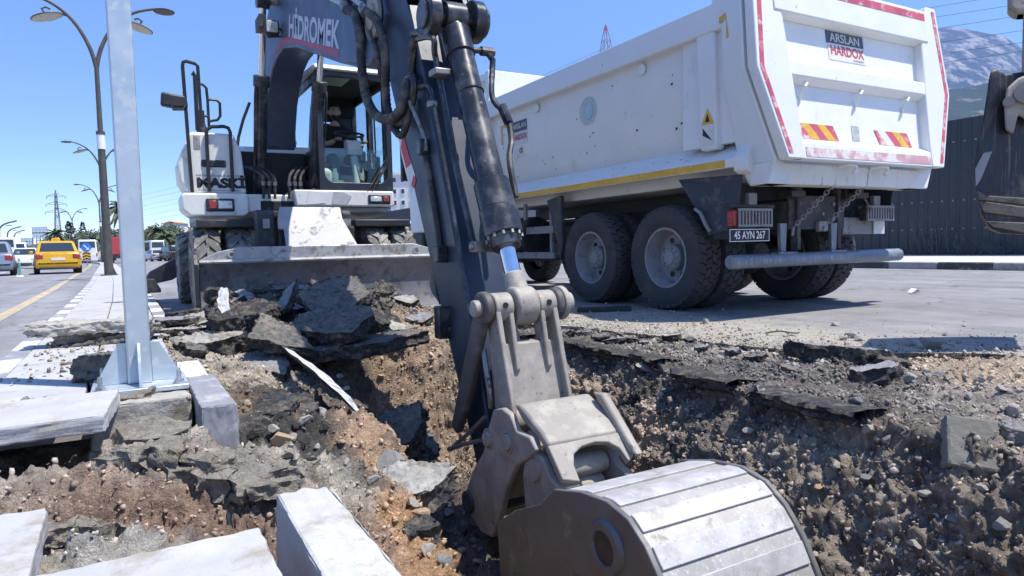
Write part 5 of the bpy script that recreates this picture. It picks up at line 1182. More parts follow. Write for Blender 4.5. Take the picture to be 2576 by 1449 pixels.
# bucket ram
r0 = Vector((4.32, 2.13)); r1 = Vector((5.09, .38)); rd = (r1-r0).normalized()
def Rm(t, l=0, o=0): q = r0+rd*t+Vector((-rd.y, rd.x))*o*-1; return Es(q.x, l, q.y)
b = MB(); b.cyl(Rm(.12), Rm(1.50), .081, n=28); b.cyl(Rm(.10), Rm(.28), .092, n=28); b.cyl(Rm(.55), Rm(.56), .0885, n=28); b.cyl(Rm(1.16), Rm(1.34), .106, n=28); b.cyl(Rm(1.34), Rm(1.50), .112, n=28); b.cyl(Rm(1.50), Rm(1.57), .095, .08, n=28)
b.cyl(Rm(-.01), Rm(.13), .07, n=20); b.cyl(Rm(0, .07), Rm(0, -.07), .10, n=24)
bram = b.build('bucket_ram', m_cylb, ex, bev=.005)
for k in range(12):
    a_ = 2*math.pi*k/12; u1 = Vector((1, 0, 0)); dd = (Rm(1)-Rm(0)).normalized(); w1 = dd.cross(u1)
    c_ = Rm(1.50)+u1*.098*math.cos(a_)+w1*.098*math.sin(a_); b = MB(); b.cyl(c_, c_+dd*.022, .011, n=6); b.build('gland_bolt', m_hosefit, bram)
b = MB(); b.cyl(Rm(1.5), Rm(1.76), .047, n=24); b.build('ram_rod', m_blue if False else m_chrome, bram)
b = MB(); b.cyl(Rm(0, .115), Rm(0, .19), .13, n=28); b.cyl(Rm(0, -.115), Rm(0, -.19), .13, n=28); b.cyl(Rm(0, .19), Rm(0, .21), .085, n=20); b.cyl(Rm(0, -.19), Rm(0, -.225), .095, n=20); b.cyl(Rm(0, .2), Rm(0, -.2), .055, n=16); b.build('ram_bracket', m_cylb, arm, bev=.008)
for l in (.13, -.13):
    b = MB(); plane_poly(b, [A(-.3, .5), A(.55, .5), A(.32, .74), (4.36, 2.10), (4.30, 2.22), (4.18, 2.24)], l+.022, l-.022); b.build('ram_lug', m_arm, arm, bev=.01)
# rigid pipes and hoses along the arm
def pix_tube(pts, l, r, name, m, n=5, par=None):
    b = MB(); ls = l if isinstance(l, (list, tuple)) else [l]*len(pts)
    b.tube(spline([L(u, v, ll) for (u, v), ll in zip(pts, ls)], n), r, 8); return b.build(name, m, par or arm)
pix_tube([(1043, 100), (1080, 92), (1092, 103), (1093, 130), (1101, 172), (1140, 380), (1180, 560), (1190, 605), (1197, 612)], [.17, .17, .165, .15, .13, .12, .12, .12, .1], .019, 'hydraulic_pipe', m_cylb)
pix_tube([(1042, 222), (1070, 216), (1083, 228), (1090, 262), (1112, 380), (1145, 560), (1165, 690), (1185, 790)], .175, .014, 'hydraulic_pipe', m_cylb)
pix_tube([(1030, 255), (1050, 300), (1068, 345), (1072, 380)], [.22, .2, .18, .18], .015, 'hydraulic_pipe', m_hosefit)
pix_tube([(1070, 385), (1085, 470), (1100, 560), (1107, 620)], .17, .022, 'grease_hose', m_hose)
for (u, v, l, w, h, m) in ((1065, 370, .185, .035, .05, m_cylb), (1110, 640, .185, .038, .05, m_cylb), (1115, 810, .185, .045, .10, m_cylb), (1109, 184, .13, .06, .02, m_hosefit), (1088, 262, .175, .03, .02, m_hosefit)):
    p = L(u, v, l); b = MB(); b.box(p.x-w, p.x+w*.8, p.y-w*.9, p.y+w*.9, p.z-h, p.z+h); b.build('pipe_clamp', m, arm, bev=.008)
b = MB(); p = L(1200, 620, .11); b.box(p.x-.03, p.x+.11, p.y-.03, p.y+.05, p.z-.035, p.z+.03); b.cyl(p+Vector((-.05, -.01, 0)), p+Vector((-.02, -.01, 0)), .022, n=8); b.build('port_block', m_hosefit, bram, bev=.008)
b = MB(); b.tube([L(1040, 88, .17), L(1056, 80, .17), L(1068, 88, .165), L(1085, 90, .16)], .028, 9); b.build('pipe_elbow', m_cylb, arm)
def ridged(pts, ls, r, name='corrugated_hose', par=None, step=.016):
    P_ = spline([L(u, v, l) for (u, v), l in zip(pts, ls)], 10)
    # resample evenly, alternate radius for the ribs
    d_ = [0]
    for i in range(1, len(P_)): d_.append(d_[-1]+(P_[i]-P_[i-1]).length)
    N = int(d_[-1]/step); out = []; rs = []; k = 0
    for i in range(N+1):
        t = d_[-1]*i/N
        while k < len(d_)-2 and d_[k+1] < t: k += 1
        f_ = (t-d_[k])/max(1e-6, d_[k+1]-d_[k]); out.append(P_[k].lerp(P_[k+1], f_)); rs.append(r if i % 2 else r*.86)
    b = MB(); b.tube(out, rs, 10); return b.build(name, m_hose, par or arm, smooth=60)
ridged([(876, 22), (896, 45), (906, 100), (910, 170), (922, 245), (945, 288), (980, 300), (1005, 280), (1020, 235), (1027, 205)], [.25, .27, .29, .3, .3, .3, .29, .27, .24, .21], .036)
ridged([(920, 28), (945, 48), (962, 90), (970, 150), (970, 220), (974, 270), (985, 302), (1002, 314), (1020, 296), (1030, 245)], [.24, .25, .26, .26, .25, .24, .24, .23, .22, .2], .032)
ridged([(990, 322), (1005, 340), (1015, 335), (1026, 300), (1034, 258)], [.26, .25, .24, .22, .2], .026)
ridged([(900, 22), (930, 70), (945, 120), (955, 170), (960, 205)], [.22, .22, .22, .22, .2], .022)
ridged([(1041, 92), (1036, 130), (1035, 175), (1036, 200)], [.18, .18, .18, .18], .027)
pix_tube([(1022, 200), (1030, 192), (1040, 200), (1042, 225), (1036, 262)], .2, .026, 'hose_elbow', m_cylb)
for (u, v, l) in ((868, 14, .24), (915, 22, .23)):
    b = MB(); p = L(u, v, l); b.cyl(p+Vector((.03, .12, .07)), p, .034, n=10); b.cyl(p+Vector((0, .01, .01)), p+Vector((-.0, -.05, -.05)), .042, n=10); b.build('hose_fitting', m_hosefit, boom)
b = MB(); b.tube([L(800, -20, .23), L(845, 2, .23), L(872, 14, .24)], .022, 8); b.tube([L(850, -25, .23), L(890, -4, .23), L(918, 20, .235)], .022, 8); b.build('hydraulic_pipe', m_bright, boom)
# ram feed on the right side
b = MB(); b.tube([Rm(.22, -.09), Rm(.22, -.19), Rm(.28, -.22), Rm(.42, -.18)], .020, 8); b.tube(spline([Rm(.42, -.18), Rm(.55, -.15), Rm(.62, -.17), Rm(.66, -.22), Rm(.85, -.21), Rm(1.0, -.16), Rm(1.25, -.14)], 5), .018, 8); b.cyl(Rm(.22, -.15), Rm(.22, -.24), .03, n=8); b.cyl(Rm(.62, -.20), Rm(.74, -.22), .03, n=10); b.build('ram_hose', m_cylb, bram)
# -- bucket linkage
pin = Vector((5.09, .38))
b = MB(); b.cyl(Es(5.09, .065, .38), Es(5.09, -.065, .38), .105, n=28); b.cyl(Rm(1.72), Rm(1.86), .055, .07, n=20); b.build('rod_eye', m_dusty, bram, bev=.012)
lk = MB()
for l in (.135, -.135):
    lk.cyl(Es(5.09, l+.055, .38), Es(5.09, l-.055, .38), .078, n=24)
    sg_ = 1 if l > 0 else -1
    plane_poly(lk, [(5.045, .40), (5.165, .37), (5.325, -.20), (5.20, -.24), (5.12, -.18)], l+sg_*.055, l+sg_*.025); plane_poly(lk, [(5.045, .40), (5.16, .37), (5.225, .06), (5.19, .02), (5.12, .10)], l-sg_*.025, l-sg_*.052)
plane_poly(lk, [(5.115, .20), (5.165, .19), (5.275, -.20), (5.20, -.22)], .17, -.17)
lk.cyl(Es(5.22, .16, -.2), Es(5.22, -.16, -.2), .07, n=20)
link = lk.build('bucket_link', m_dusty, ex, bev=.008)
b = MB(); b.cyl(Es(5.09, .29, .38), Es(5.09, -.29, .38), .045, n=18); b.cyl(Es(5.09, -.235, .38), Es(5.09, -.27, .38), .095, n=24); b.cyl(Es(5.09, -.27, .38), Es(5.09, -.315, .38), .06, n=20); b.build('link_pin', m_dusty, link, bev=.006)
for l in (.135, -.135):
    b = MB(); c_ = Es(5.165, l, .395); b.cyl(c_+Vector((0, .012, 0)), c_+Vector((0, -.006, 0)), .016, n=10); b.build('grease_nipple', m_letblk, link)
for l in (.225, -.215):
    b = MB(); b.cyl(Es(5.09, l+.025, .38), Es(5.09, l-.025, .38), .088, n=24); plane_poly(b, [(5.05, .45), (5.13, .33), (4.90, -.14), (4.74, -.37), (4.66, -.34), (4.83, .0)], l+.022, l-.022); b.build('guide_link', m_linkd, ex, bev=.012)
# -- quick coupler
cp_ = [(5.18, -.14), (5.27, -.115), (5.36, -.13), (5.42, -.20), (5.545, -.20), (5.60, -.25), (5.52, -.31), (5.40, -.38), (5.31, -.50), (5.24, -.66), (5.13, -.84), (5.0, -.86), (4.86, -.80), (4.82, -.68), (4.90, -.55), (5.05, -.40), (5.12, -.25)]
coup = plane_poly(MB(), [(5.02, -.52), (5.12, -.44), (5.18, -.5), (5.0, -.80), (4.92, -.78)], .19, -.19).build('quick_coupler', m_dusty, ex, bev=.008)
for l in (.215, -.215): plane_poly(MB(), cp_, l+.018, l-.018).build('coupler_cheek', m_dusty, coup, bev=.008)
b = MB(); plane_poly(b, [(5.34, -.09), (5.40, -.075), (5.60, -.165), (5.665, -.215), (5.64, -.25), (5.58, -.215), (5.42, -.15)], .20, -.225); tp_ = b.build('coupler_top_plate', m_dusty, coup, bev=.015)
# lower rim of the hood: two cheeks joined by an arch over the lock cylinder
arc = [(.205, -.34), (.205, -.215), (-.225, -.215), (-.225, -.31), (-.18, -.33), (-.165, -.275), (-.12, -.245), (-.05, -.235), (.03, -.24), (.09, -.262), (.115, -.30), (.12, -.36)]
def hood(l, z, o): f_ = (z+.215)/-.145; return Es(5.665+f_*.135+o*.6, l, z-o*.7)
va = [hood(l, z, 0) for l, z in arc]; vb2 = [hood(l, z, .035)+Vector((0, .05, 0)) for l, z in arc]; n12 = len(arc)
b = MB(); b.add(va+vb2, [range(n12), range(2*n12-1, n12-1, -1)]+[(i, (i+1) % n12, (i+1) % n12+n12, i+n12) for i in range(n12)]); b.build('coupler_arch', m_dusty, coup, bev=.006)
b = MB(); plane_poly(b, [(5.46, -.06), (5.53, -.05), (5.66, -.17), (5.80, -.30), (5.74, -.30)], -.2, -.25); b.build('coupler_rib', m_dusty, coup, bev=.012)
for (u, v) in ((1229, 1104), (1278, 1112)):
    p = L(u, v, .233); b = MB(); b.lathe(p, (-1, 0, 0), [(.0, .02), (.038, .02), (.042, .012), (.042, 0)], 22); b.lathe(p, (-1, 0, 0), [(.056, 0), (.056, .006), (.046, .006), (.046, 0)], 24); b.build('coupler_pin', m_dusty, coup)
p = L(1181, 1262, .233); b = MB(); b.lathe(p, (-1, 0, 0), [(0, .014), (.035, .014), (.036, .02), (.062, .02), (.066, 0)], 26); b.cyl(Es(4.89, .2, -.70), Es(4.89, -.23, -.70), .06, n=16); b.build('arm_pin', m_chas, coup)
rc = L(1450, 1172, 0); b = MB(); b.cyl(rc+Vector((-.155, 0, 0)), rc+Vector((.16, 0, 0)), .055, n=22); b.cyl(rc+Vector((-.14, .0, -.085)), rc+Vector((.13, 0, -.085)), .034, n=16); b.cyl(rc+Vector((.0, 0, -.10)), rc+Vector((.14, 0, -.10)), .05, n=16); b.build('lock_cylinder', m_dusty, coup, bev=.006)
b = MB(); b.tube(spline([L(1217, 880, .2), L(1224, 930, .21), L(1232, 985, .21), L(1235, 1025, .2)], 5), .016, 8); b.tube([L(1135, 1128, .22), L(1185, 1085, .21), L(1222, 1048, .2)], .012, 7); b.tube([L(1130, 1130, .24), L(1165, 1118, .23), L(1210, 1108, .22)], [.016, .013, .012], 7); b.build('coupler_hose', m_hosefit, coup)
# -- bucket
bw = .35
shell = [(5.80, -.44), (5.86, -.37), (5.95, -.315), (6.14, -.265), (6.30, -.248), (6.42, -.272), (6.51, -.335), (6.59, -.43), (6.66, -.56), (6.70, -.72), (6.685, -.89), (6.60, -1.06), (6.44, -1.18), (6.18, -1.25), (5.74, -1.27)]
ctr_ = Vector((6.1, -.8))
inner = [(c_.x, c_.y) for c_ in [Vector(q)+(ctr_-Vector(q)).normalized()*.022 for q in shell]]
b = MB(); plane_poly(b, shell+inner[::-1], bw, -bw); buck = b.build('bucket', m_bucket, ex, smooth=40)
sp = [(5.44, -.62), (5.62, -.50), (5.84, -.40)]+[(Vector(q)-(ctr_-Vector(q)).normalized()*.012)[:] for q in shell[2:]]+[(5.62, -1.18), (5.46, -.92)]
for l in (bw, -bw):
    b = MB(); plane_poly(b, sp, l+.012, l-.012); b.build('side_plate', m_bside, buck, bev=.004)
    p = L(1525, 1378, bw+.012) if l > 0 else Es(6.35, -bw-.012, -.55)
    b = MB(); b.lathe(p, (-1 if l > 0 else 1, 0, 0), [(.062, .008), (.066, .018), (.095, .018), (.105, 0)], 30); b.lathe(p, (-1 if l > 0 else 1, 0, 0), [(0, .004), (.062, .009)], 26, m=1); b.build('side_boss', [m_bside, mat('boss_rust', (.06, .045, .035), .8, var=.4, vs=20)], buck)
def strip(i0, i1, name='wear_strip', h=.010, inset=.03):
    # raised bar following the curve of the back between two parameters
    def S_(t):
        k = min(len(shell)-2, int(t)); f_ = t-k; return Vector(shell[k]).lerp(Vector(shell[k+1]), f_)
    ts = [i0+(i1-i0)*k/4 for k in range(5)]; top = []; bot = []
    for t in ts:
        q = S_(t); nrm = (q-ctr_).normalized(); bot.append(q+nrm*-.004); top.append(q+nrm*h)
    b = MB(); plane_poly(b, [q[:] for q in top]+[q[:] for q in bot[::-1]], bw-inset, -bw+inset); return b.build(name, m_bright, buck, bev=.003)
for (i0, i1) in ((2.35, 3.2), (3.62, 4.35), (4.85, 5.55), (6.05, 6.7), (7.1, 7.65), (8.05, 8.6), (9.0, 9.5), (10., 10.5)): strip(i0, i1, h=.011, inset=.02)
for l in (.19, -.19):
    b = MB(); plane_poly(b, [(5.43, -.42), (5.46, -.31), (5.55, -.265), (5.62, -.29), (5.68, -.36), (5.78, -.40), (5.95, -.36), (6.12, -.275), (6.12, -.31), (5.9, -.46), (5.6, -.62), (5.45, -.60), (5.44, -.5)], l+.02, l-.02); b.build('bucket_ear', m_dusty, buck, bev=.008)
    p = Es(5.55, l+(.02 if l > 0 else -.02), -.36); b = MB(); b.lathe(p, (-1 if l > 0 else 1, 0, 0), [(0, .012), (.052, .012), (.055, 0)], 24); b.build('ear_pin', m_dusty, buck)
for i in range(4):
    l = -.27+.18*i; b = MB(); plane_poly(b, [(5.78, -1.24), (5.78, -1.30), (5.58, -1.27)], l+.04, l-.04); b.build('tooth', m_bucket, buck, bev=.008)

# ------------------------------------------------------------------ operator in the cab
def skin_mesh(name, joints, edges, m, parent, sub=2, root=0):
    me = bpy.data.meshes.new(name); me.from_pydata([j[0] for j in joints], edges, [])
    o = bpy.data.objects.new(name, me); COL.objects.link(o); o.parent = parent; me.materials.append(m)
    bm = bmesh.new(); bm.from_mesh(me); lay = bm.verts.layers.skin.verify(); bm.verts.ensure_lookup_table()
    for i, v in enumerate(bm.verts):
        r_ = joints[i][1]; v[lay].radius = r_ if isinstance(r_, tuple) else (r_, r_); v[lay].use_root = (i == root)
    bm.to_mesh(me); bm.free()
    md = o.modifiers.new('skin', 'SKIN'); md.use_smooth_shade = True
    sb = o.modifiers.new('sub', 'SUBSURF'); sb.levels = sub; sb.render_levels = sub
    return o
m_skin = mat('skin', (.46, .31, .24), .6, var=.08, vs=20); m_shirt = mat('black_shirt', (.012, .012, .014), .85, var=.2, vs=20)
m_jeans = mat('grey_jeans', (.10, .125, .14), .9, var=.2, vs=25); m_hair = mat('dark_hair', (.014, .011, .01), .8, var=.3, vs=40); m_shoe = mat('shoe', (.1, .1, .1), .7, var=.2)
op = thing('person', 'bearded man in a black shirt sitting at the wheel in the excavator cab', 'person', (1.83+.80, 8.26+1.5, 1.92))
J = [((0, .02, .06), (.15, .12)), ((0, .04, .28), (.15, .11)), ((0, .02, .47), (.17, .11)), ((0, -.01, .56), (.065, .06)), ((0, -.03, .64), (.055, .055)),
     ((-.20, .0, .49), .062), ((-.27, -.10, .28), .045), ((-.16, -.32, .26), .038), ((-.10, -.40, .30), .03),
     ((.20, .0, .49), .062), ((.28, -.06, .26), .045), ((.30, -.26, .24), .038), ((.30, -.33, .27), .03),
     ((-.11, -.10, .05), .085), ((-.14, -.45, .06), .065), ((-.14, -.55, -.28), .048), ((-.14, -.60, -.36), .035),
     ((.11, -.10, .05), .085), ((.14, -.45, .06), .065), ((.14, -.55, -.28), .048), ((.14, -.60, -.36), .035)]
E_ = [(0, 1), (1, 2), (2, 3), (3, 4), (2, 5), (5, 6), (6, 7), (7, 8), (2, 9), (9, 10), (10, 11), (11, 12), (0, 13), (13, 14), (14, 15), (15, 16), (0, 17), (17, 18), (18, 19), (19, 20)]
thin = {0, 1, 2, 5, 6, 9, 10, 13, 14, 15, 17, 18, 19}
skin_mesh('body', [(j[0], (tuple(q*.78 for q in j[1]) if isinstance(j[1], tuple) else j[1]*.78) if i in thin else j[1]) for i, j in enumerate(J)], E_, m_skin, op)
def sub_(ids, k): return [((J[i][0]), tuple(q*k for q in (J[i][1] if isinstance(J[i][1], tuple) else (J[i][1],)*2))) for i in ids]
ids = [0, 1, 2, 3, 5, 6, 9, 10]; rm = {v: k for k, v in enumerate(ids)}
sh = sub_(ids, 1.10)
skin_mesh('shirt', sh, [(rm[a], rm[c]) for a, c in E_ if a in rm and c in rm], m_shirt, op)
ids = [0, 13, 14, 15, 17, 18, 19]; rm = {v: k for k, v in enumerate(ids)}
skin_mesh('trousers', sub_(ids, 1.10), [(rm[a], rm[c]) for a, c in E_ if a in rm and c in rm], m_jeans, op)
# head with face
hd = MB(); nU, nV = 28, 20; hv = []
for j in range(nV+1):
    ph = math.pi*j/nV
    for i in range(nU):
        th = 2*math.pi*i/nU; x = math.sin(ph)*math.cos(th); y = math.sin(ph)*math.sin(th); z = math.cos(ph)
        jaw = max(0, -z); X_ = .078*x*(1-.28*jaw**1.5); Y_ = .098*y*(1-.08*jaw); Z_ = .122*z
        if y < 0:
            nose = math.exp(-((x/.16)**2+((z+.12)/.22)**2)); Y_ -= .022*nose*(1 if z < .12 else .4)
            eye = math.exp(-(((abs(x)-.38)/.16)**2+((z-.06)/.12)**2)); Y_ += .010*eye
            lip = math.exp(-((x/.28)**2+((z+.48)/.07)**2)); Y_ -= .006*lip
            chin = math.exp(-((x/.3)**2+((z+.82)/.15)**2)); Y_ -= .012*chin
        hv.append((X_, Y_-.045, Z_+.755))
hd.add(hv, [(j*nU+i, j*nU+(i+1) % nU, (j+1)*nU+(i+1) % nU, (j+1)*nU+i) for j in range(nV) for i in range(nU)])
for sx in (-1, 1): hd.lathe((sx*.077, -.03, .75), (sx, .3, 0), [(.028, -.01), (.03, .008), (.02, .016), (.0, .008)], 10)
hd.build('head', m_skin, op, smooth=80)
hr = MB(); hv2 = []
for j in range(9):
    ph = math.pi*.52*j/8
    for i in range(nU):
        th = 2*math.pi*i/nU; x = math.sin(ph)*math.cos(th); y = math.sin(ph)*math.sin(th); z = math.cos(ph)
        cut = .35 if y < -.35 else -.3; z = max(z, cut)
        hv2.append((.085*x, .106*y-.040, .128*z+.762+(.006*math.sin(9*th) if j > 0 else 0)))
hr.add(hv2, [(j*nU+i, j*nU+(i+1) % nU, (j+1)*nU+(i+1) % nU, (j+1)*nU+i) for j in range(8) for i in range(nU)]); hr.build('hair', m_hair, op, smooth=80)
bd_ = MB(); bv = []
for j in range(7):
    ph = math.pi*(.66+.30*j/6)
    for i in range(15):
        th = math.pi+math.pi*i/14; x = math.sin(ph)*math.cos(th); y = math.sin(ph)*math.sin(th); z = math.cos(ph); jaw = max(0, -z)
        k = 1.05; gap = math.exp(-((x/.22)**2+((z+.46)/.10)**2))
        bv.append((.079*x*(1-.26*jaw**1.5)*k, .099*y*k*(1-.08*jaw)-.047-.012*math.exp(-((x/.3)**2+((z+.82)/.15)**2))+.016*gap, .122*z*1.02+.755))
bd_.add(bv, [(j*15+i, j*15+i+1, (j+1)*15+i+1, (j+1)*15+i) for j in range(6) for i in range(14)]); bd_.build('beard', m_hair, op, smooth=80)
eb = MB()
for sx in (-1, 1): eb.tube([(sx*.015, -.138, .785), (sx*.032, -.138, .79), (sx*.05, -.125, .785)], .005, 6); eb.lathe((sx*.03, -.128, .765), (0, -1, 0), [(.011, 0), (.008, .006), (0, .008)], 10)
eb.build('eyes', m_hair, op)
def hand(c, d, side, name='hand'):
    """palm with four curled fingers and a thumb closing round a rim"""
    c = Vector(c); d = Vector(d).normalized(); sd = d.cross(Vector((0, 0, 1))).normalized()*side; up_ = sd.cross(d)*side
    js = [(c, (.026, .018)), (c+d*.05, (.036, .018)), (c+d*.085, (.036, .016))]; ed = [(0, 1), (1, 2)]
    for k, (o, ln) in enumerate(((-.028, .026), (-.010, .031), (.009, .029), (.027, .022))):
        p_ = c+d*.088+sd*o; i0 = len(js)
        js += [(p_, .0095), (p_+d*ln*.9+Vector((0, 0, -.006)), .009), (p_+d*ln*1.3+Vector((0, 0, -.03)), .008), (p_+d*ln*.6+Vector((0, 0, -.045)), .0075)]
        ed += [(2, i0), (i0, i0+1), (i0+1, i0+2), (i0+2, i0+3)]
    i0 = len(js); t0 = c+d*.03+sd*-.034
    js += [(t0, .011), (t0+d*.03-sd*.02+Vector((0, 0, -.012)), .010), (t0+d*.055-sd*.006+Vector((0, 0, -.03)), .0085)]; ed += [(1, i0), (i0, i0+1), (i0+1, i0+2)]
    skin_mesh(name, js, ed, m_skin, op, 1)
hand((-.10, -.41, .31), (.25, -1, .1), 1); hand((.30, -.34, .28), (0, -1, .25), -1)
for sx in (-1, 1):
    b = MB(); b.prism([(-.56, -.38), (-.82, -.38), (-.84, -.34), (-.78, -.30), (-.62, -.25), (-.56, -.28)], 'x', sx*.14-.045, sx*.14+.045); b.build('shoe', m_shoe, op, bev=.015)
# ------------------------------------------------------------------ right-hand pavement, fence
m_pave = mat('pavement_concrete', (.50, .495, .485), .85, var=.1, vs=1.2, dirt=((.42, .40, .36), .2, 2), rnd=False)
b = MB(); yy = [-6, 0, 6, 12, 18, 25, 32, 40, 52, 67, 82, 103, 125, 160]
for i in range(len(yy)-1):
    c0, c1 = curve_x(yy[i]), curve_x(yy[i+1])
    b.add([(14.95+c0, yy[i], .15), (21.5+c0, yy[i], .15), (21.5+c1, yy[i+1], .15), (14.95+c1, yy[i+1], .15)], [(0, 1, 2, 3)])
pav = struct(b.build('right_pavement', m_pave, smooth=0))
b = MB(); b.prism([(0, -.2), (.15, -.2), (.15, .005), (.02, .005), (0, -.015)], 'y', -.52, .52)
m_kd2 = mat('kerb_black_paint', (.055, .055, .06), .8, var=.3, vs=5, dirt=((.25, .24, .22), .2, 5)); m_kl2 = mat('kerb_bare', (.30, .295, .28), .85, var=.2, vs=5, dirt=((.2, .19, .17), .2, 6))
kq = [b.build('kerb_stone', m_kd2, pav, bev=.012), b.build('kerb_stone', m_kl2, pav, bev=.012)]
for i in range(60):
    y = -3+1.05*i; o = kq[i % 2] if i < 2 else dup(kq[i % 2], pav); o.location = (14.8+curve_x(y), y, .15); o.rotation_euler = (0, 0, curve_a(y))
m_fence = mat('fence_anthracite', (.030, .036, .046), .45, .2, var=.12, vs=3, dirt=((.06, .065, .07), .15, 4))
fence = thing('metal_fence', 'tall anthracite fence of ribbed sheet metal behind the right pavement', 'fence', (20.6, 0, .15))
b = MB(); prof = []
nx0 = 0
for k in range(4):
    y0 = k*.2875; prof += [(0, y0), (0, y0+.20), (-.03, y0+.225), (-.03, y0+.262), (0, y0+.2875)]
vs = []; 
for (x, y) in prof: vs += [(x, y, 0.02), (x, y, 3.82)]
b.add(vs, [(2*i, 2*i+2, 2*i+3, 2*i+1) for i in range(len(prof)-1)])
for z in (.75, 1.55, 3.2):
    for k in range(4): b.cyl((-.001, k*.2875+.1, z), (-.012, k*.2875+.1, z), .016, n=6, m=1)
fp = b.build('panel', [m_fence, m_greypart], fence, smooth=0); m_sol = fp.modifiers.new('thickness', 'SOLIDIFY'); m_sol.thickness = .012; m_sol.offset = 1
for i in range(110):
    y = -2+1.15*i; o = fp if i == 0 else dup(fp, fence); o.location = (curve_x(y), y, 0); o.rotation_euler = (0, 0, curve_a(y))
b = MB(); b.prism([(-.05, 0), (.1, 0), (.1, .06), (-.05, .06)], 'y', -2, 60); b.build('base_rail', m_dark, fence)
# dry weeds at the foot of the fence
m_weed = mat('dry_weed', (.095, .092, .085), .9, var=.3, vs=9)
wr = random.Random(8)
for k, u in enumerate((2292, 2310, 2325, 2345, 2362, 2400, 2425, 2452, 2270, 2480, 2510)):
    p = at_x(u, 640, 20.1); p.z = .15; h = wr.uniform(.5, 1.3) if k < 6 else wr.uniform(.2, .4)
    b = MB()
    for j in range(5 if k < 6 else 8):
        q = p+Vector((wr.uniform(-.12, .12), wr.uniform(-.15, .15), 0)); t = q+Vector((wr.uniform(-.15, .15), wr.uniform(-.25, .25), h*wr.uniform(.5, 1))); mid = q.lerp(t, .5)+Vector((wr.uniform(-.06, .06), wr.uniform(-.06, .06), 0))
        b.tube([q, mid, t], [.012, .009, .004], 5)
        for e in range(4):
            s_ = mid.lerp(t, wr.random()); b.tube([s_, s_+Vector((wr.uniform(-.12, .12), wr.uniform(-.2, .2), wr.uniform(.02, .15)))], [.006, .003], 4)
    tag(b.build('dry_weed', m_weed), 'dry grey weed stalks growing at the foot of the metal fence', 'weed', 'weeds along the fence')

# ------------------------------------------------------------------ second machine's bucket hanging into view at the right
m_bkt2 = mat('loader_bucket_black', (.022, .025, .034), .5, .25, var=.3, vs=6, dirt=[((.085, .075, .065), .24, 7), ((.035, .045, .075), .2, 3)], bump=.25, bs=50, bd=.004, scr=((.13, .12, .11), .4, 2))
m_bkt2e = mat('loader_bucket_mud', (.13, .115, .095), .8, .1, var=.25, vs=8, dirt=((.065, .058, .05), .3, 8), bump=.5, bs=50, bd=.006)
hb = thing('backhoe_arm', 'black digging bucket of a backhoe hanging above the dusty road edge', 'backhoe', (4.55, 2.0, 0))
HO = Vector((4.55, 2.0, 0))
# bucket local frame: a = to the picture's right, n = away from the viewer, built from its outline at its own distance
ha = rgt0.copy(); hn = ray(2450, 600); hn.z = 0; hn.normalize(); HD = HO.x*math.sin(HEAD)+HO.y*math.cos(HEAD)
def Hp(u, v, dd=0.): return at_d(u, v, HD+dd)-HO
out = [(2492, 178), (2505, 172), (2520, 180), (2530, 186), (2600, 175), (2680, 200), (2740, 260), (2760, 350), (2755, 470), (2735, 560), (2690, 592), (2576, 590), (2520, 587), (2490, 575), (2470, 540), (2458, 490), (2450, 440), (2451, 400), (2462, 345), (2474, 290), (2482, 240), (2487, 200)]
def outline(b, pts, d0, d1, m=0, k=1.0):
    c = Hp(2600, 380, 0)
    n = len(pts); f_ = [Hp(u, v, 0)+hn*d0 for u, v in pts]; g_ = [Hp(u, v, 0)+hn*d1 for u, v in pts]
    b.add(f_+g_, [range(n), range(2*n-1, n-1, -1)]+[(i, (i+1) % n, (i+1) % n+n, i+n) for i in range(n)], m); return b
hbk = outline(MB(), out, 0, .62).build('bucket', m_bkt2, hb, bev=.02, seg=3)
outline(MB(), [(2474, 385), (2496, 381), (2468, 450), (2455, 470), (2453, 425)], -.004, .0).build('painted_reflection', m_greypart, hbk)  # pale wedge of reflected light, painted as a grey patch on the bucket
outline(MB(), [(2462, 505), (2576, 520), (2745, 520), (2738, 545), (2576, 548), (2474, 535)], -.018, .0).build('wear_strip', m_bkt2e, hbk, bev=.006)
outline(MB(), [(2478, 556), (2576, 560), (2732, 558), (2690, 588), (2576, 586), (2498, 572)], -.022, .0).build('cutting_edge', m_bkt2e, hbk, bev=.006)
outline(MB(), [(2458, 478), (2480, 492), (2576, 498), (2750, 488), (2752, 505), (2576, 516), (2462, 503)], -.012, .0).build('mud_ridge', m_bkt2e, hbk, bev=.01)
# ears and pin
outline(MB(), [(2525, 268), (2532, 225), (2560, 200), (2600, 185), (2640, 200), (2650, 300), (2600, 320), (2560, 290), (2548, 340), (2528, 330)], -.06, -.001).build('bucket_ear', m_dusty, hbk, bev=.015)
b = MB(); c = Hp(2536, 262, 0); b.cyl(c-hn*.09, c-hn*.02, .028, n=14); c = Hp(2580, 240, 0); b.cyl(c-hn*.12, c-hn*.03, .06, n=16); b.build('bucket_pin', m_dusty, hbk)
outline(MB(), [(2560, 250), (2600, 120), (2680, -250), (2760, -250), (2700, 120), (2640, 300)], -.05, .10).build('dipper_arm', m_bkt2, hb, bev=.02)
outline(MB(), [(2536, -60), (2536, 20), (2545, 33), (2560, 35), (2640, 30), (2650, -60)], -.02, .16).build('tipping_link', m_dusty, hb, bev=.03, seg=3)
outline(MB(), [(2575, 30), (2600, -40), (2640, -40), (2600, 240), (2570, 240)], .0, .08).build('link_bar', m_dusty, hb, bev=.012)


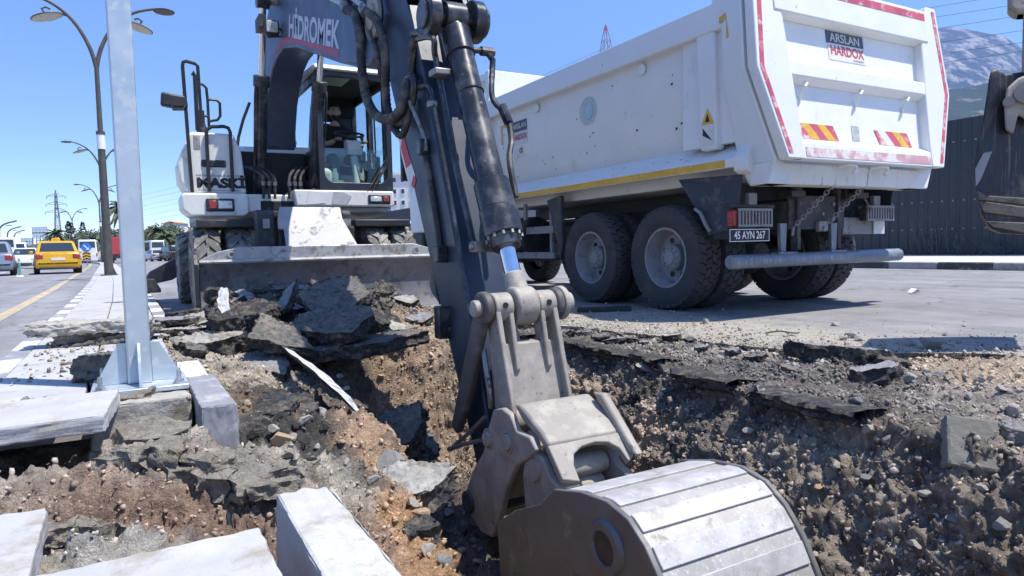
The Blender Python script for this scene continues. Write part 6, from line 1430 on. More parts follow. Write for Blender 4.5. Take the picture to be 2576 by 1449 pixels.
# ------------------------------------------------------------------ street lamps
m_lamp = mat('lamp_post_brown', (.085, .078, .070), .55, .2, var=.15, vs=4, dirt=((.13, .12, .11), .2, 7))
m_ring = mat('lamp_white_ring', (.75, .75, .76), .5, var=.05)
m_lens = mat('lamp_diffuser', (.42, .40, .33), .3, var=.1)
LY = 23.4; LX = -.22+curve_x(LY)
lamp = thing('street_lamp', 'tall double armed street lamp on the median with a white band round its post', 'street lamp', (LX, LY, .15), group='street lamps along the median')
LO = Vector((LX, LY, .15))
def La(u, v): p = at_y(u, v, LY)-LO; p.y = 0; return p
z_ring0, z_ring1, z_fork = La(262, 376).z, La(262, 340).z, La(245, 172).z
b = MB(); b.cyl((0, 0, 0), (0, 0, z_ring0), .125, .098, n=16); b.cyl((0, 0, z_ring1), (0, 0, z_ring1+.10), .118, n=16); b.cyl((0, 0, z_ring1+.10), (0, 0, z_fork), .072, .06, n=14); b.box(-.22, .22, -.22, .22, 0, .03)
for k in range(4): b.prism([(.10, .03), (.2, .03), (.10, .3)], 'y', -.01, .01) if k == 0 else None
b.build('post', m_lamp, lamp)
b = MB(); b.cyl((0, 0, z_ring0), (0, 0, z_ring1), .112, n=16); b.build('white_band', m_ring, lamp)
armL = [(0, 0, z_fork)]+[tuple(La(u, v)+Vector((La(245, 172).x*-1, 0, 0))) for u, v in ((232, 130), (212, 90), (185, 52), (150, 20), (110, -3), (60, -22))]
def lamp_arm(sx):
    pts = [Vector((p[0]*sx, 0, p[2])) for p in armL]; b = MB(); b.tube(spline(pts, 5), [.062-.0009*i for i in range(5*(len(pts)-1)+1)], 10); a = b.build('arm', m_lamp, lamp)
    hp = Vector((armL[4][0]*sx*1.03, 0, armL[4][2]-.16)); hc = hp+Vector((.28*sx*(1 if armL[4][0] > 0 else -1)*1, 0, -.12))
    sgn = 1 if hc.x > 0 else -1
    b = MB(); b.tube([Vector((armL[3][0]*sx*1.1, 0, armL[3][2]+.1)), hp+Vector((0, 0, .02)), hc+Vector((0, 0, .1))], .03, 8); b.tube([hc+Vector((-.1*sgn, 0, .22)), hc+Vector((0, 0, .26)), hc+Vector((.1*sgn, 0, .2)), hc], .03, 8); b.build('bracket', m_lamp, lamp)
    b = MB(); axd = Vector((.30*-sgn*-1, 0, 1)).normalized()
    b.lathe(hc, axd, [(0, .10), (.12, .09), (.30, .035), (.40, .0), (.405, -.02), (.38, -.03)], 28); b.lathe(hc, axd, [(.38, -.03), (.2, -.05), (0, -.055)], 28, m=1); b.build('lamp_head', [m_lamp, m_lens], lamp, smooth=40)
    tipv = Vector((armL[-1][0]*sx, 0, armL[-1][2])); b = MB(); b.lathe(tipv+Vector((.2*sgn, 0, -.05)), (0, 0, 1), [(0, .08), (.15, .06), (.3, 0), (.28, -.03), (0, -.04)], 20); b.build('upper_lamp_head', m_lamp, lamp)
lamp_arm(1); lamp_arm(-1)
far_lbl = ['double armed street lamp seen just behind the nearest lamp post', 'double armed street lamp further along the median past the palm', 'smallest double armed street lamp near the lattice pylon']
for y, lb in zip((52, 82, 122), far_lbl):
    o = dup_tree(lamp, (-.22+curve_x(y), y, .15), curve_a(y)); o['label'] = lb
# single lamps across the left carriageway
for i, (u, v, dd) in enumerate(((2, 562, 95), (22, 575, 120), (38, 583, 150))):
    p = at_d(u, 640, dd); top = at_d(u, v, dd); h = top.z; t = thing('roadside_lamp', 'thin curved lamp post on the far side of the left road', 'street lamp', (p.x, p.y, 0), group='lamps across the left road')
    b = MB(); b.tube(spline([Vector((0, 0, 0)), Vector((0, 0, h*.75)), Vector((.25, -.1, h*.92)), Vector((1.0, -.5, h)), Vector((2.2, -1.1, h+.3))], 5), .10, 8); b.build('post', m_lamp, t)
    b = MB(); b.lathe((1.2, -.6, h-.35), (0, 0, 1), [(0, .12), (.4, .03), (.42, 0), (0, -.03)], 14); b.build('lamp_head', m_lamp, t)

# ------------------------------------------------------------------ traffic
m_cglass = mat('car_glass', (.03, .04, .05), .06, .1, var=.05, spec=.8)
m_ctyre = mat('car_tyre', (.02, .02, .021), .8, var=.1); m_chub = mat('car_hub', (.35, .35, .36), .35, .6, var=.1)
m_plate = mat('plate_white', (.7, .7, .72), .5, var=.05)
def car_paint(name, c): return mat(name, c, .22, .1, var=.03, spec=.6)
def car(label, paint, x, y, rz, L_=4.4, W=1.76, H=1.47, van=False, taxi=False, group='cars on the road', cat='car', name='car'):
    t = thing(name, label, cat, (x, y, 0), rz, group)
    w = W/2; z0 = .22; zb = .92 if not van else 1.1
    # body: cross-sections along the length, front at +y
    if not van: st = [(-L_/2, .80, .55, .38), (-L_/2+.06, .93, zb-.02, .27), (-L_/2+.35, 1, zb+.04, .24), (-.6, 1, zb+.02, .22), (.5, 1, zb, .22), (1.2, .99, zb-.06, .22), (L_/2-.35, .95, .80, .24), (L_/2-.05, .85, .62, .3), (L_/2, .72, .5, .36)]
    else: st = [(-L_/2, .93, zb, .3), (-L_/2+.06, .98, zb, .27), (-.6, 1, zb, .26), (.9, 1, zb, .26), (L_/2-.7, .98, zb, .26), (L_/2-.08, .92, .95, .3), (L_/2, .82, .8, .36)]
    b = MB(); n = 10
    for (yy_, k, zt, zl) in st:
        ww = w*k; b.v += [(-ww*.9, yy_, zl), (-ww, yy_, zl+.12), (-ww*1.0, yy_, (zl+zt)/2), (-ww*.985, yy_, zt-.12), (-ww*.92, yy_, zt), (ww*.92, yy_, zt), (ww*.985, yy_, zt-.12), (ww, yy_, (zl+zt)/2), (ww, yy_, zl+.12), (ww*.9, yy_, zl)]
    for i in range(len(st)-1):
        for j in range(n): b.f.append([i*n+j, i*n+(j+1) % n, (i+1)*n+(j+1) % n, (i+1)*n+j]); b.mi.append(0)
    b.f += [list(range(n))[::-1], list(range((len(st)-1)*n, len(st)*n))]; b.mi += [0, 0]
    b.build('body', paint, t, bev=.02, smooth=50)
    # cabin
    if van: base = (-L_/2+.05, L_/2-.75); roof = (-L_/2+.12, L_/2-1.35)
    else: base = (-L_/2+.55, 1.05); roof = (-L_/2+1.12, .25)
    wb, wr_ = w*.93, w*(.74 if not van else .84); zr = H
    def cabin(k, m, nm, zt=zr, e=0.):
        b = MB(); vb = [(-wb*k, base[0]-e, zb-.06), (wb*k, base[0]-e, zb-.06), (wb*k, base[1]+e, zb-.06), (-wb*k, base[1]+e, zb-.06)]; vt = [(-wr_*k, roof[0]-e, zt), (wr_*k, roof[0]-e, zt), (wr_*k, roof[1]+e, zt), (-wr_*k, roof[1]+e, zt)]
        b.add(vb+vt, [(0, 1, 5, 4), (1, 2, 6, 5), (2, 3, 7, 6), (3, 0, 4, 7), (4, 5, 6, 7)]); return b.build(nm, m, t, bev=.09 if not van else .12, smooth=50, seg=3)
    cabin(1, paint, 'cabin')
    def onface(a, bq, f0, f1, g0, g1, off):   # quad on the front / rear slope of the cabin
        yb, yt = (base[0], roof[0]) if a == 'rear' else (base[1], roof[1]); sg = -1 if a == 'rear' else 1
        q = []
        for (f_, g_) in ((f0, g0), (f1, g0), (f1, g1), (f0, g1)):
            z = zb-.06+(zr-zb+.06)*g_; ww = wb+(wr_-wb)*g_; q.append((ww*f_, yb+(yt-yb)*g_+sg*off, z))
        b = MB(); b.add(q, [(0, 1, 2, 3)]); return b.build(bq, m_cglass, t, smooth=0)
    onface('rear', 'rear_window', -.84, .84, .22 if not van else .45, .86, .012)
    onface('front', 'windscreen', -.86, .86, .2 if not van else .3, .88, .012)
    for sx in (-1, 1):
        q = []
        for (ff, g_) in ((.10, .2), (.90, .2), (.86, .85), (.14, .85)):
            z = zb-.06+(zr-zb+.06)*g_; ya = base[0]+(roof[0]-base[0])*g_; yb_ = base[1]+(roof[1]-base[1])*g_; q.append((sx*(wb+(wr_-wb)*g_+.012), ya+(yb_-ya)*ff, z))
        b = MB(); b.add(q, [(0, 1, 2, 3)]); b.build('side_window', m_cglass, t, smooth=0)
        for yw in (-L_/2+.82, L_/2-.85):
            b = MB(); b.lathe((sx*(w-.19), yw, .31), (sx, 0, 0), [(.20, -.02), (.29, -.01), (.315, .04), (.315, .17), (.29, .2), (.2, .205)], 24); b.lathe((sx*(w-.19), yw, .31), (sx, 0, 0), [(.2, .2), (.17, .18), (.05, .19), (0, .2)], 20, m=1); b.build('wheel', [m_ctyre, m_chub], t)
        b = MB(); b.box(sx*(w*.62), sx*(w*.93), -L_/2-.004, -L_/2+.22, zb-.24, zb-.05) if not van else b.box(sx*w*.78, sx*w*.93, -L_/2-.01, -L_/2+.1, .75, 1.15); b.build('tail_lamp', m_redlens, t, bev=.03)
        b = MB(); b.box(sx*w*.5, sx*w*.82, L_/2-.22, L_/2-.02, .6, .74); b.build('headlamp', mat('headlamp_clear', (.6, .62, .65), .1, .3, var=.1), t, bev=.03)
        b = MB(); b.box(sx*w, sx*(w+.16), base[1]-.35, base[1]-.25, zb-.02, zb+.12); b.build('wing_mirror', paint if not van else m_dark, t, bev=.03)
    b = MB(); b.box(-.26, .26, -L_/2-.012, -L_/2+.1, .60, .71); b.build('number_plate', m_plate, t); b = MB(); b.box(-.26, .26, L_/2-.1, L_/2+.012, .42, .53); b.build('number_plate', m_plate, t)
    b = MB(); b.box(-w*.8, w*.8, -L_/2+.02, -L_/2+.3, .2, .30); b.build('bumper_trim', m_dark, t, bev=.02); b = MB(); b.box(-w*.55, w*.55, L_/2-.12, L_/2+.006, .3, .42); b.build('grille', m_dark, t, bev=.02)
    if taxi:
        b = MB(); b.prism([(-.2, zr), (.2, zr), (.15, zr+.15), (-.15, zr+.15)], 'y', -.42, -.25); b.build('roof_sign', paint, t, bev=.015)
    return t
p_taxi = car_paint('taxi_yellow', (.66, .36, .015)); p_white = car_paint('car_white', (.72, .72, .73)); p_grey = car_paint('car_grey_blue', (.22, .26, .33)); p_black = car_paint('car_black', (.02, .021, .024)); p_silver = car_paint('car_silver', (.45, .46, .48))
def gpos(u, depth): p = at_d(u, 660, depth); return p.x, p.y
px_, py_ = gpos(143, 31.5); car('yellow taxi driving away along the left road', p_taxi, px_, py_, R(6), taxi=True, group=None, cat='taxi', name='taxi')
px_, py_ = gpos(66, 48); car('white saloon coming toward the camera beside the yellow taxi', p_white, px_, py_, math.pi+R(2), group=None)
px_, py_ = gpos(44, 66); car('white delivery van coming on behind the white saloon', p_white, px_, py_, math.pi+R(4), 5.2, 1.95, 2.3, van=True, group=None, cat='van', name='van')
px_, py_ = gpos(8, 56); car('white van driving away on the far lane of the left road', p_white, px_, py_, R(8), 5.4, 2.0, 2.45, van=True, group=None, cat='van', name='van')
px_, py_ = gpos(-22, 30); car('grey blue car half out of the picture beside the green marker post', p_grey, px_, py_, R(6), group=None)
px_, py_ = gpos(226, 82); car('white minibus driving away beyond the blue arrow sign', p_white, px_, py_, R(0), 6.8, 2.1, 2.75, van=True, group=None, cat='minibus', name='minibus')
px_, py_ = gpos(200, 86); car('dark car ahead of the white minibus', p_black, px_, py_, R(2), 4.4, 1.8, 1.5, group=None)
px_, py_ = gpos(432, 82); car('black people carrier parked by the dark fence far along the right road', p_black, px_, py_, R(14), 4.6, 1.85, 1.85, van=True, group=None)
px_, py_ = gpos(407, 92); car('white hatchback parked beside the black people carrier', p_white, px_, py_, R(14), 4.1, 1.75, 1.5, group=None)
px_, py_ = gpos(392, 84); car('silver car parked left of the white hatchback', p_silver, px_, py_, R(14), 4.1, 1.75, 1.45, group=None)
px_, py_ = gpos(384, 115); car('white coach far along the right road', p_white, px_, py_, R(10), 9, 2.4, 3.2, van=True, group=None, cat='coach', name='coach')
px_, py_ = gpos(1046, 20); car('pale blue car parked beyond the excavator', car_paint('car_pale_blue', (.45, .55, .66)), px_, py_, R(-10), 4.2, 1.76, 1.5, group=None)
# red lorry
px_, py_ = gpos(303, 72); t = thing('lorry', 'red box lorry far along the right road behind the lamp post', 'lorry', (px_, py_, 0), R(8))
b = MB(); b.box(-1.2, 1.2, -3, 3, .9, 2.7); b.build('cargo_box', car_paint('lorry_red', (.42, .05, .06)), t, bev=.05); b = MB(); b.box(-1.15, 1.15, 3.1, 5.0, .6, 2.5); b.build('cab', p_white, t, bev=.12)
b = MB(); b.box(-1.0, 1.0, -3, 4.5, .55, .9); b.build('chassis', m_dark, t)
for sx in (-1, 1):
    for yw in (-2.2, -1.1, 4.0): b = MB(); b.cyl((sx*.85, yw, .48), (sx*1.15, yw, .48), .48, n=20); b.build('wheel', m_ctyre, t, bev=.04)
# marker post and arrow sign
px_, py_ = gpos(48, 27); t = thing('marker_post', 'slim green and white marker post standing in the left road', 'marker post', (px_, py_, 0))
b = MB(); b.cyl((0, 0, .03), (0, 0, .75), .045, n=12); b.build('post', mat('marker_green', (.10, .34, .28), .5, var=.1), t); b = MB(); b.cyl((0, 0, 0), (0, 0, .04), .14, .10, n=16); b.build('base', m_cream, t)
for z in (.55, .68): b = MB(); b.cyl((0, 0, z), (0, 0, z+.06), .0475, n=12); b.build('white_band', m_cream, t)
px_, py_ = gpos(219, 58); t = thing('traffic_sign', 'round blue arrow sign above a striped board on the median nose', 'traffic sign', (px_, py_, 0))
b = MB(); b.cyl((0, 0, 0), (0, 0, 1.9), .04, n=8); b.build('post', m_greypart, t); b = MB(); b.cyl((0, -.05, 1.55), (0, -.07, 1.55), .38, n=28); b.build('sign_disc', mat('sign_blue', (.04, .17, .55), .4, var=.05), t)
b = MB(); b.add([(-.2, -.075, 1.72), (-.14, -.075, 1.78), (.12, -.075, 1.48), (.2, -.075, 1.56), (.2, -.075, 1.34), (-.02, -.075, 1.34), (.06, -.075, 1.42)], [range(7)]); b.build('arrow', m_letwht, t, smooth=0)
for k in range(6):
    b = MB(); z = .42+.12*k; b.add([(-.3, -.06, z), (.0, -.06, z+.12), (.0, -.06, z+.24), (-.3, -.06, z+.12)], [(0, 1, 2, 3)]); b.add([(.0, -.06, z+.12), (.3, -.06, z), (.3, -.06, z+.12), (0, -.06, z+.24)], [(0, 1, 2, 3)]); b.build('board_stripe', (m_letblk, m_yel2)[k % 2], t, smooth=0)

# ------------------------------------------------------------------ trees
m_leaf = mat('leaf_green', (.060, .095, .030), .7, var=.45, vs=1.2, spec=.3); m_leaf2 = mat('leaf_olive', (.085, .10, .045), .7, var=.45, vs=1.2, spec=.3); m_cyp = mat('cypress_green', (.025, .045, .025), .8, var=.4, vs=1.5, spec=.2); m_palm = mat('palm_green', (.075, .10, .045), .6, var=.4, vs=1.2, spec=.3)
m_trunk = mat('bark', (.12, .095, .07), .9, var=.3, vs=6, bump=.5, bs=15, bd=.02); m_dryfr = mat('palm_skirt', (.22, .17, .10), .9, var=.3, vs=3)
tr_ = random.Random(21)
def leafquad(b, c, s, rg):
    d = Vector((rg.gauss(0, 1), rg.gauss(0, 1), rg.gauss(0, .7))).normalized(); u = d.orthogonal().normalized(); w = d.cross(u); a = rg.uniform(0, 6.28); u, w = u*math.cos(a)+w*math.sin(a), w*math.cos(a)-u*math.sin(a)
    b.add([c-u*s-w*s*.5, c+u*s*.2-w*s*.7, c+u*s+w*s*.4, c-u*s*.3+w*s*.8], [(0, 1, 2, 3)])
def tree(x, y, h, w, kind, label, group, z0=0.):
    rg = random.Random(int(x*13+y*7)); nm = {'broad': 'broadleaf_tree', 'cyp': 'cypress_tree', 'palm': 'palm_tree', 'bush': 'bush'}[kind]
    t = thing(nm, label, 'tree' if kind != 'bush' else 'bush', (x, y, z0), rg.uniform(0, 6), group)
    if kind == 'palm':
        tp = Vector((rg.uniform(-.3, .3), rg.uniform(-.3, .3), h*.8)); b = MB(); b.tube([Vector((0, 0, 0)), Vector((tp.x*.3, tp.y*.3, h*.4)), tp], [.28, .22, .20], 10); b.build('trunk', m_trunk, t)
        b = MB(); s_ = MB()
        for k in range(46):
            a = rg.uniform(0, 6.28); el = rg.uniform(-.9, 1.25); ln = w*rg.uniform(.75, 1.1); pts = []
            for j in range(6):
                f_ = j/5; r_ = ln*f_*math.cos(el*.8); pts.append(tp+Vector((math.cos(a)*r_, math.sin(a)*r_, ln*f_*math.sin(el)-ln*.55*f_*f_)))
            side = Vector((-math.sin(a), math.cos(a), 0)); tgt = s_ if el < -.45 else b
            for j in range(5):
                wd0 = .28*math.sin(math.pi*(.15+.8*j/5)); wd1 = .28*math.sin(math.pi*(.15+.8*(j+1)/5)); dn = Vector((0, 0, -.16))
                for sg in (-1, 1): tgt.add([pts[j], pts[j+1], pts[j+1]+side*wd1*sg+dn, pts[j]+side*wd0*sg+dn], [(0, 1, 2, 3)])
        b.build('crown', m_palm, t, smooth=0)
        if s_.v: s_.build('dry_fronds', m_dryfr, t, smooth=0)
        return t
    b = MB(); b.tube([Vector((0, 0, 0)), Vector((.1, 0, h*.4)), Vector((0, .1, h*.75))], [.16*h/6, .11*h/6, .04], 8)
    if kind == 'broad':
        for k in range(5): a = rg.uniform(0, 6.28); b.tube([Vector((.05, 0, h*.35)), Vector((math.cos(a)*w*.3, math.sin(a)*w*.3, h*.6)), Vector((math.cos(a)*w*.42, math.sin(a)*w*.42, h*.75))], [.07, .05, .02], 6)
    b.build('trunk', m_trunk, t); b = MB()
    if kind == 'cyp':
        for k in range(420):
            f_ = rg.random()**.8; rad = w*.5*math.sin(math.pi*min(1, f_*.8+.12))*rg.uniform(.5, 1.05); a = rg.uniform(0, 6.28); leafquad(b, Vector((math.cos(a)*rad, math.sin(a)*rad, h*(.06+.94*f_))), .22, rg)
        b.build('crown', m_cyp, t, smooth=0)
    else:
        cl = [(Vector((rg.gauss(0, .24)*w, rg.gauss(0, .24)*w, h*rg.uniform(.35 if kind == 'broad' else .1, .88))), w*rg.uniform(.15, .28)) for _ in range(13)]
        for (c, r_) in cl:
            for k in range(48):
                d = Vector((rg.gauss(0, 1), rg.gauss(0, 1), rg.gauss(0, 1))).normalized()*r_*rg.uniform(.6, 1.05); d.z *= .8; leafquad(b, c+d, .24*max(.6, h/8), rg)
        ol = rg.random() >= .6; b.build('crown', m_leaf2 if ol else m_leaf, t, smooth=0); t['label'] = label.replace('rounded green', 'rounded olive green' if ol else 'rounded deep green')
    return t
def ptree(u, vtop, dd, w, kind, label, group):
    p = at_d(u, 640, dd); top = at_d(u, vtop, dd); return tree(p.x, p.y, max(1.5, top.z), w, kind, label, group)
ptree(312, 486, 95, 2.6, 'palm', 'tall slender palm rising behind the steel post', None)
for (u, v, d_) in ((145, 572, 135), (132, 590, 150), (160, 596, 140), (245, 592, 130), (288, 586, 125), (398, 562, 120), (422, 585, 115), (446, 582, 118), (466, 588, 115), (215, 590, 160)): ptree(u, v, d_, 2.6, 'palm', 'shaggy palm in the row of palms beyond the traffic', 'palms beyond the traffic')
for (u, v) in ((176, 556), (184, 560), (212, 558)): ptree(u, v, 190, 2.4, 'cyp', 'dark narrow cypress beside the lattice pylon', 'cypresses by the pylon')
for i, (u, v, d_) in enumerate(((120, 600, 200), (200, 578, 210), (228, 574, 190), (255, 580, 210), (275, 572, 200), (300, 575, 220), (330, 580, 210), (355, 575, 200), (382, 563, 190), (405, 572, 180), (430, 562, 190), (455, 568, 185), (478, 570, 180), (505, 572, 190), (110, 615, 230), (165, 600, 220), (190, 595, 230), (70, 618, 240), (40, 618, 250))):
    ptree(u, v, d_, 9, 'broad', 'rounded green tree in the belt of trees behind the palms', 'trees behind the palms')
ptree(905, 538, 75, 6, 'broad', 'bright green tree seen under the excavator cab', None)
ptree(880, 545, 82, 5, 'broad', 'second green tree seen beneath the excavator body', None)

# ------------------------------------------------------------------ low hill, houses, billboard, pylons, wires
def hillfield(name, ridge, d0, d1, m, nz, rows=40, seed=0, bump=1.):
    us = np.array([q[0] for q in ridge]); vs_ = np.array([q[1] for q in ridge]); uu = np.linspace(us[0], us[-1], 190); vvv = np.interp(uu, us, vs_); b = MB()
    H = []
    for i, u in enumerate(uu):
        for j in range(rows):
            t = j/(rows-1); dd = d0+(d1-d0)*t; top = at_d(u, vvv[i], d1).z; base_p = at_d(u, 640, dd)
            H.append((base_p.x, base_p.y, top*t**1.15))
    H = np.array(H); n1 = fbm(H[:, 0]/nz, H[:, 1]/nz, H[:, 2]*0+seed, 1., 6, .55); n2 = 1-np.abs(fbm(H[:, 0]/nz, H[:, 1]/nz, H[:, 2]*0+seed+5, 2.1, 5, .55))
    tt = np.tile(np.linspace(0, 1, rows), len(uu)); env = np.minimum(1, tt*6)*np.minimum(1, (1-tt)*2.5+.22)
    H[:, 2] += (n1*.16+(n2-.8)*.13)*env*bump*(d1-d0)*.28
    H[:, 2] -= (tt < .01)*3
    b.v = [tuple(q) for q in H]
    for i in range(len(uu)-1):
        for j in range(rows-1): b.f.append([i*rows+j, (i+1)*rows+j, (i+1)*rows+j+1, i*rows+j+1]); b.mi.append(0)
    return struct(b.build(name, m, smooth=60))
def mountain_mat(name, rock, scrub, sc, thr):
    m = bpy.data.materials.new(name); m.use_nodes = True; n = m.node_tree.nodes; l = m.node_tree.links; bs_ = n['Principled BSDF']
    g = n.new('ShaderNodeNewGeometry'); t = n.new('ShaderNodeTexNoise'); t.inputs['Scale'].default_value = sc; t.inputs['Detail'].default_value = 12; t.inputs['Roughness'].default_value = .72; l.new(g.outputs['Position'], t.inputs['Vector'])
    r = n.new('ShaderNodeValToRGB'); r.color_ramp.elements[0].position = thr-.05; r.color_ramp.elements[1].position = thr+.05; r.color_ramp.elements[0].color = (*scrub, 1); r.color_ramp.elements[1].color = (*rock, 1)
    l.new(t.outputs['Fac'], r.inputs[0]); l.new(r.outputs[0], bs_.inputs['Base Color']); bs_.inputs['Roughness'].default_value = .95; bs_.inputs['Specular IOR Level'].default_value = .1
    bp = n.new('ShaderNodeBump'); bp.inputs['Strength'].default_value = 1; bp.inputs['Distance'].default_value = .25/sc; l.new(t.outputs['Fac'], bp.inputs['Height']); l.new(bp.outputs[0], bs_.inputs['Normal'])
    return m
hillfield('mountain', [(1480, 600), (1700, 500), (1900, 360), (2100, 205), (2250, 110), (2340, 74), (2385, 66), (2430, 74), (2470, 84), (2510, 92), (2540, 108), (2565, 130), (2620, 165), (2750, 230), (3000, 330), (3400, 470), (3700, 560)], 2300, 4600, mountain_mat('mountain_rock', (.42, .385, .345), (.075, .09, .06), .0075, .53), 700, 60, 2.3)
hillfield('foothill', [(1480, 610), (1800, 480), (2050, 350), (2200, 275), (2340, 228), (2420, 222), (2500, 205), (2600, 195), (2800, 215), (3100, 300), (3500, 480)], 1100, 2100, mountain_mat('foothill_forest', (.26, .22, .16), (.055, .075, .040), .012, .60), 330, 40, 7.1, .6)
hillfield('wooded_rise', [(-250, 632), (60, 622), (200, 592), (300, 585), (400, 575), (480, 573), (560, 580), (760, 600), (900, 585), (1000, 600), (1300, 625)], 240, 420, mountain_mat('rise_scrub', (.22, .20, .13), (.06, .08, .04), .06, .52), 60, 24, 4.4, .5)
m_wall1 = mat('render_white', (.70, .70, .70), .8, var=.06, vs=.5); m_wall2 = mat('render_blue', (.42, .52, .66), .8, var=.06, vs=.5); m_roofr = mat('roof_red', (.22, .05, .05), .7, var=.15, vs=2); m_orange = mat('roof_orange', (.46, .20, .10), .8, var=.15, vs=2)
def building(u0, u1, vtop, dd, wall, label, rows=3, cols=3, roof=None, depth=9, name='apartment_block', z0=0., rot=None):
    a = at_d(u0, 640, dd); c = at_d(u1, 640, dd); h = at_d((u0+u1)/2, vtop, dd).z-z0; w = (Vector((c.x, c.y))-Vector((a.x, a.y))).length
    t = thing(name, label, 'building', (a.x, a.y, z0), math.atan2(c.y-a.y, c.x-a.x))
    b = MB(); b.box(0, w, 0, depth, 0, h); b.build('wall', wall, t)
    if roof is not None: b = MB(); b.prism([(-.5, h), (w+.5, h), (w*.5, h+w*.16)], 'y', -.5, depth+.5); b.build('roof', roof, t)
    else: b = MB(); b.box(-.2, w+.2, -.2, depth+.2, h, h+.3); b.build('parapet', m_wall1, t)
    for i in range(rows):
        for j in range(cols):
            x0 = w*(j+.25)/cols; x1 = w*(j+.75)/cols; z1 = h*(i+.35)/rows; z2 = h*(i+.8)/rows
            b = MB(); b.box(x0, x1, -.06, .02, z1, z2); f_ = b.build('window', m_wall1, t); b = MB(); b.box(x0+.12*(x1-x0), x1-.12*(x1-x0), -.075, -.06, z1+.1*(z2-z1), z2-.1*(z2-z1)); b.build('pane', m_cglass, f_)
    return t
building(925, 985, 470, 100, m_wall2, 'pale blue block of flats behind the excavator cab', 6, 4)
building(988, 1050, 440, 92, m_wall1, 'white block of flats between cab and digging arm', 7, 3)
building(1052, 1130, 505, 96, m_wall2, 'blue grey block behind the digging arm', 4, 3)
building(415, 450, 562, 270, m_wall1, 'small house with an orange roof on the wooded rise', 1, 3, m_orange, name='house', z0=0)
building(196, 226, 585, 260, m_wall1, 'long low white building among the cypresses', 1, 3, name='house')
building(2355, 2500, 322, 60, mat('brick_tan', (.40, .28, .18), .85, var=.1, vs=2), 'low building with a maroon roof edge above the metal fence', 2, 3, name='shed')
p = at_d(2350, 335, 58); q = at_d(2510, 305, 52); b = MB()
e = (q-p).normalized(); sd_ = Vector((-e.y, e.x, 0)); b.add([p, q, q+sd_*6+Vector((0, 0, .6)), p+sd_*6+Vector((0, 0, .6)), p-Vector((0, 0, .35)), q-Vector((0, 0, .35)), q+sd_*6+Vector((0, 0, .25)), p+sd_*6+Vector((0, 0, .25))], [(0, 1, 2, 3), (4, 5, 6, 7), (0, 1, 5, 4), (1, 2, 6, 5), (2, 3, 7, 6), (3, 0, 4, 7)]); tag(b.build('canopy_roof', m_roofr), 'sloping maroon sheet roof showing over the metal fence', 'roof')
# billboard frames
for i, (u0, u1, v0, v1, dd, lb) in enumerate(((82, 117, 570, 600, 170, 'pale panelled billboard on posts beyond the taxi'), (54, 80, 598, 618, 200, 'lower pale billboard left of the larger one'))):
    a = at_d(u0, v1, dd); c = at_d(u1, v0, dd); w = (Vector((c.x, c.y))-Vector((a.x, a.y))).length; t = thing('billboard', lb, 'billboard', (a.x, a.y, 0), math.atan2(c.y-a.y, c.x-a.x)); hh = c.z-a.z
    for r_ in range(2):
        for k in range(4): b = MB(); b.box(w*k/4+.08, w*(k+1)/4-.08, -.05, .05, a.z+hh*(.0 if r_ == 0 else .55)+.05, a.z+hh*(.4 if r_ == 0 else 1.)); b.build('panel', mat('billboard_pale', (.62, .72, .78), .6, var=.08), t)
    for k in range(5): b = MB(); b.box(w*k/4-.06, w*k/4+.06, .06, .2, 0, c.z); b.build('post', m_greypart, t)
    b = MB(); b.box(0, w, .06, .2, a.z+hh*.42, a.z+hh*.54); b.build('beam', m_greypart, t)
m_pyl = mat('pylon_steel', (.20, .21, .22), .6, .3, var=.1); m_pylr = mat('pylon_red', (.36, .10, .09), .6, .2, var=.1)
def pylon(u, vtop, dd, r, label, arms=3, redfrom=.8, bw=4.2):
    p = at_d(u, 640, dd); h = at_d(u, vtop, dd).z; t = thing('lattice_pylon', label, 'pylon', (p.x, p.y, 0), -HEAD+.35)
    b = MB(); rd_ = MB(); lv = [0, .2, .38, .54, .68, .78, .86, .93, 1.0]
    def hw(f): return bw*(1-f)**1.15*.5+.35 if f < 1 else .05
    for i in range(len(lv)-1):
        tgt = rd_ if lv[i] >= redfrom else b; f0, f1 = lv[i], lv[i+1]; a0_, a1_ = hw(f0), hw(f1); c0 = [(-a0_, -a0_), (a0_, -a0_), (a0_, a0_), (-a0_, a0_)]; c1 = [(-a1_, -a1_), (a1_, -a1_), (a1_, a1_), (-a1_, a1_)]
        for k in range(4):
            k2 = (k+1) % 4; P0 = Vector((*c0[k], h*f0)); P1 = Vector((*c1[k], h*f1)); Q0 = Vector((*c0[k2], h*f0)); Q1 = Vector((*c1[k2], h*f1))
            tgt.cyl(P0, P1, r, n=5); tgt.cyl(P0, Q1, r*.7, n=4); tgt.cyl(Q0, P1, r*.7, n=4); tgt.cyl(P1, Q1, r*.7, n=4)
    b.build('tower', m_pyl, t)
    if rd_.v: rd_.build('tower_top', m_pylr, t)
    for i in range(arms):
        z = h*(.68+.115*i); ln = h*(.145-.015*i)
        for sx in (-1, 1):
            b = MB()
            for sy in (-.4, .4): b.cyl((0, sy, z), (sx*ln, 0, z+.1), r*.8, n=4); b.cyl((0, sy, z+h*.04), (sx*ln, 0, z+.1), r*.8, n=4)
            b.cyl((sx*ln, 0, z), (sx*ln, 0, z-1.6), r*.9, n=5); b.build('cross_arm', m_pyl, t)
    return t
pylon(150, 478, 420, .17, 'lattice pylon with three pairs of cross arms beyond the traffic', 3, 9)
pylon(1533, 62, 150, .07, 'lattice pylon with a red top showing above the truck body', 2, .93, 15)
m_wire = mat('power_wire', (.03, .03, .035), .6, var=.05)
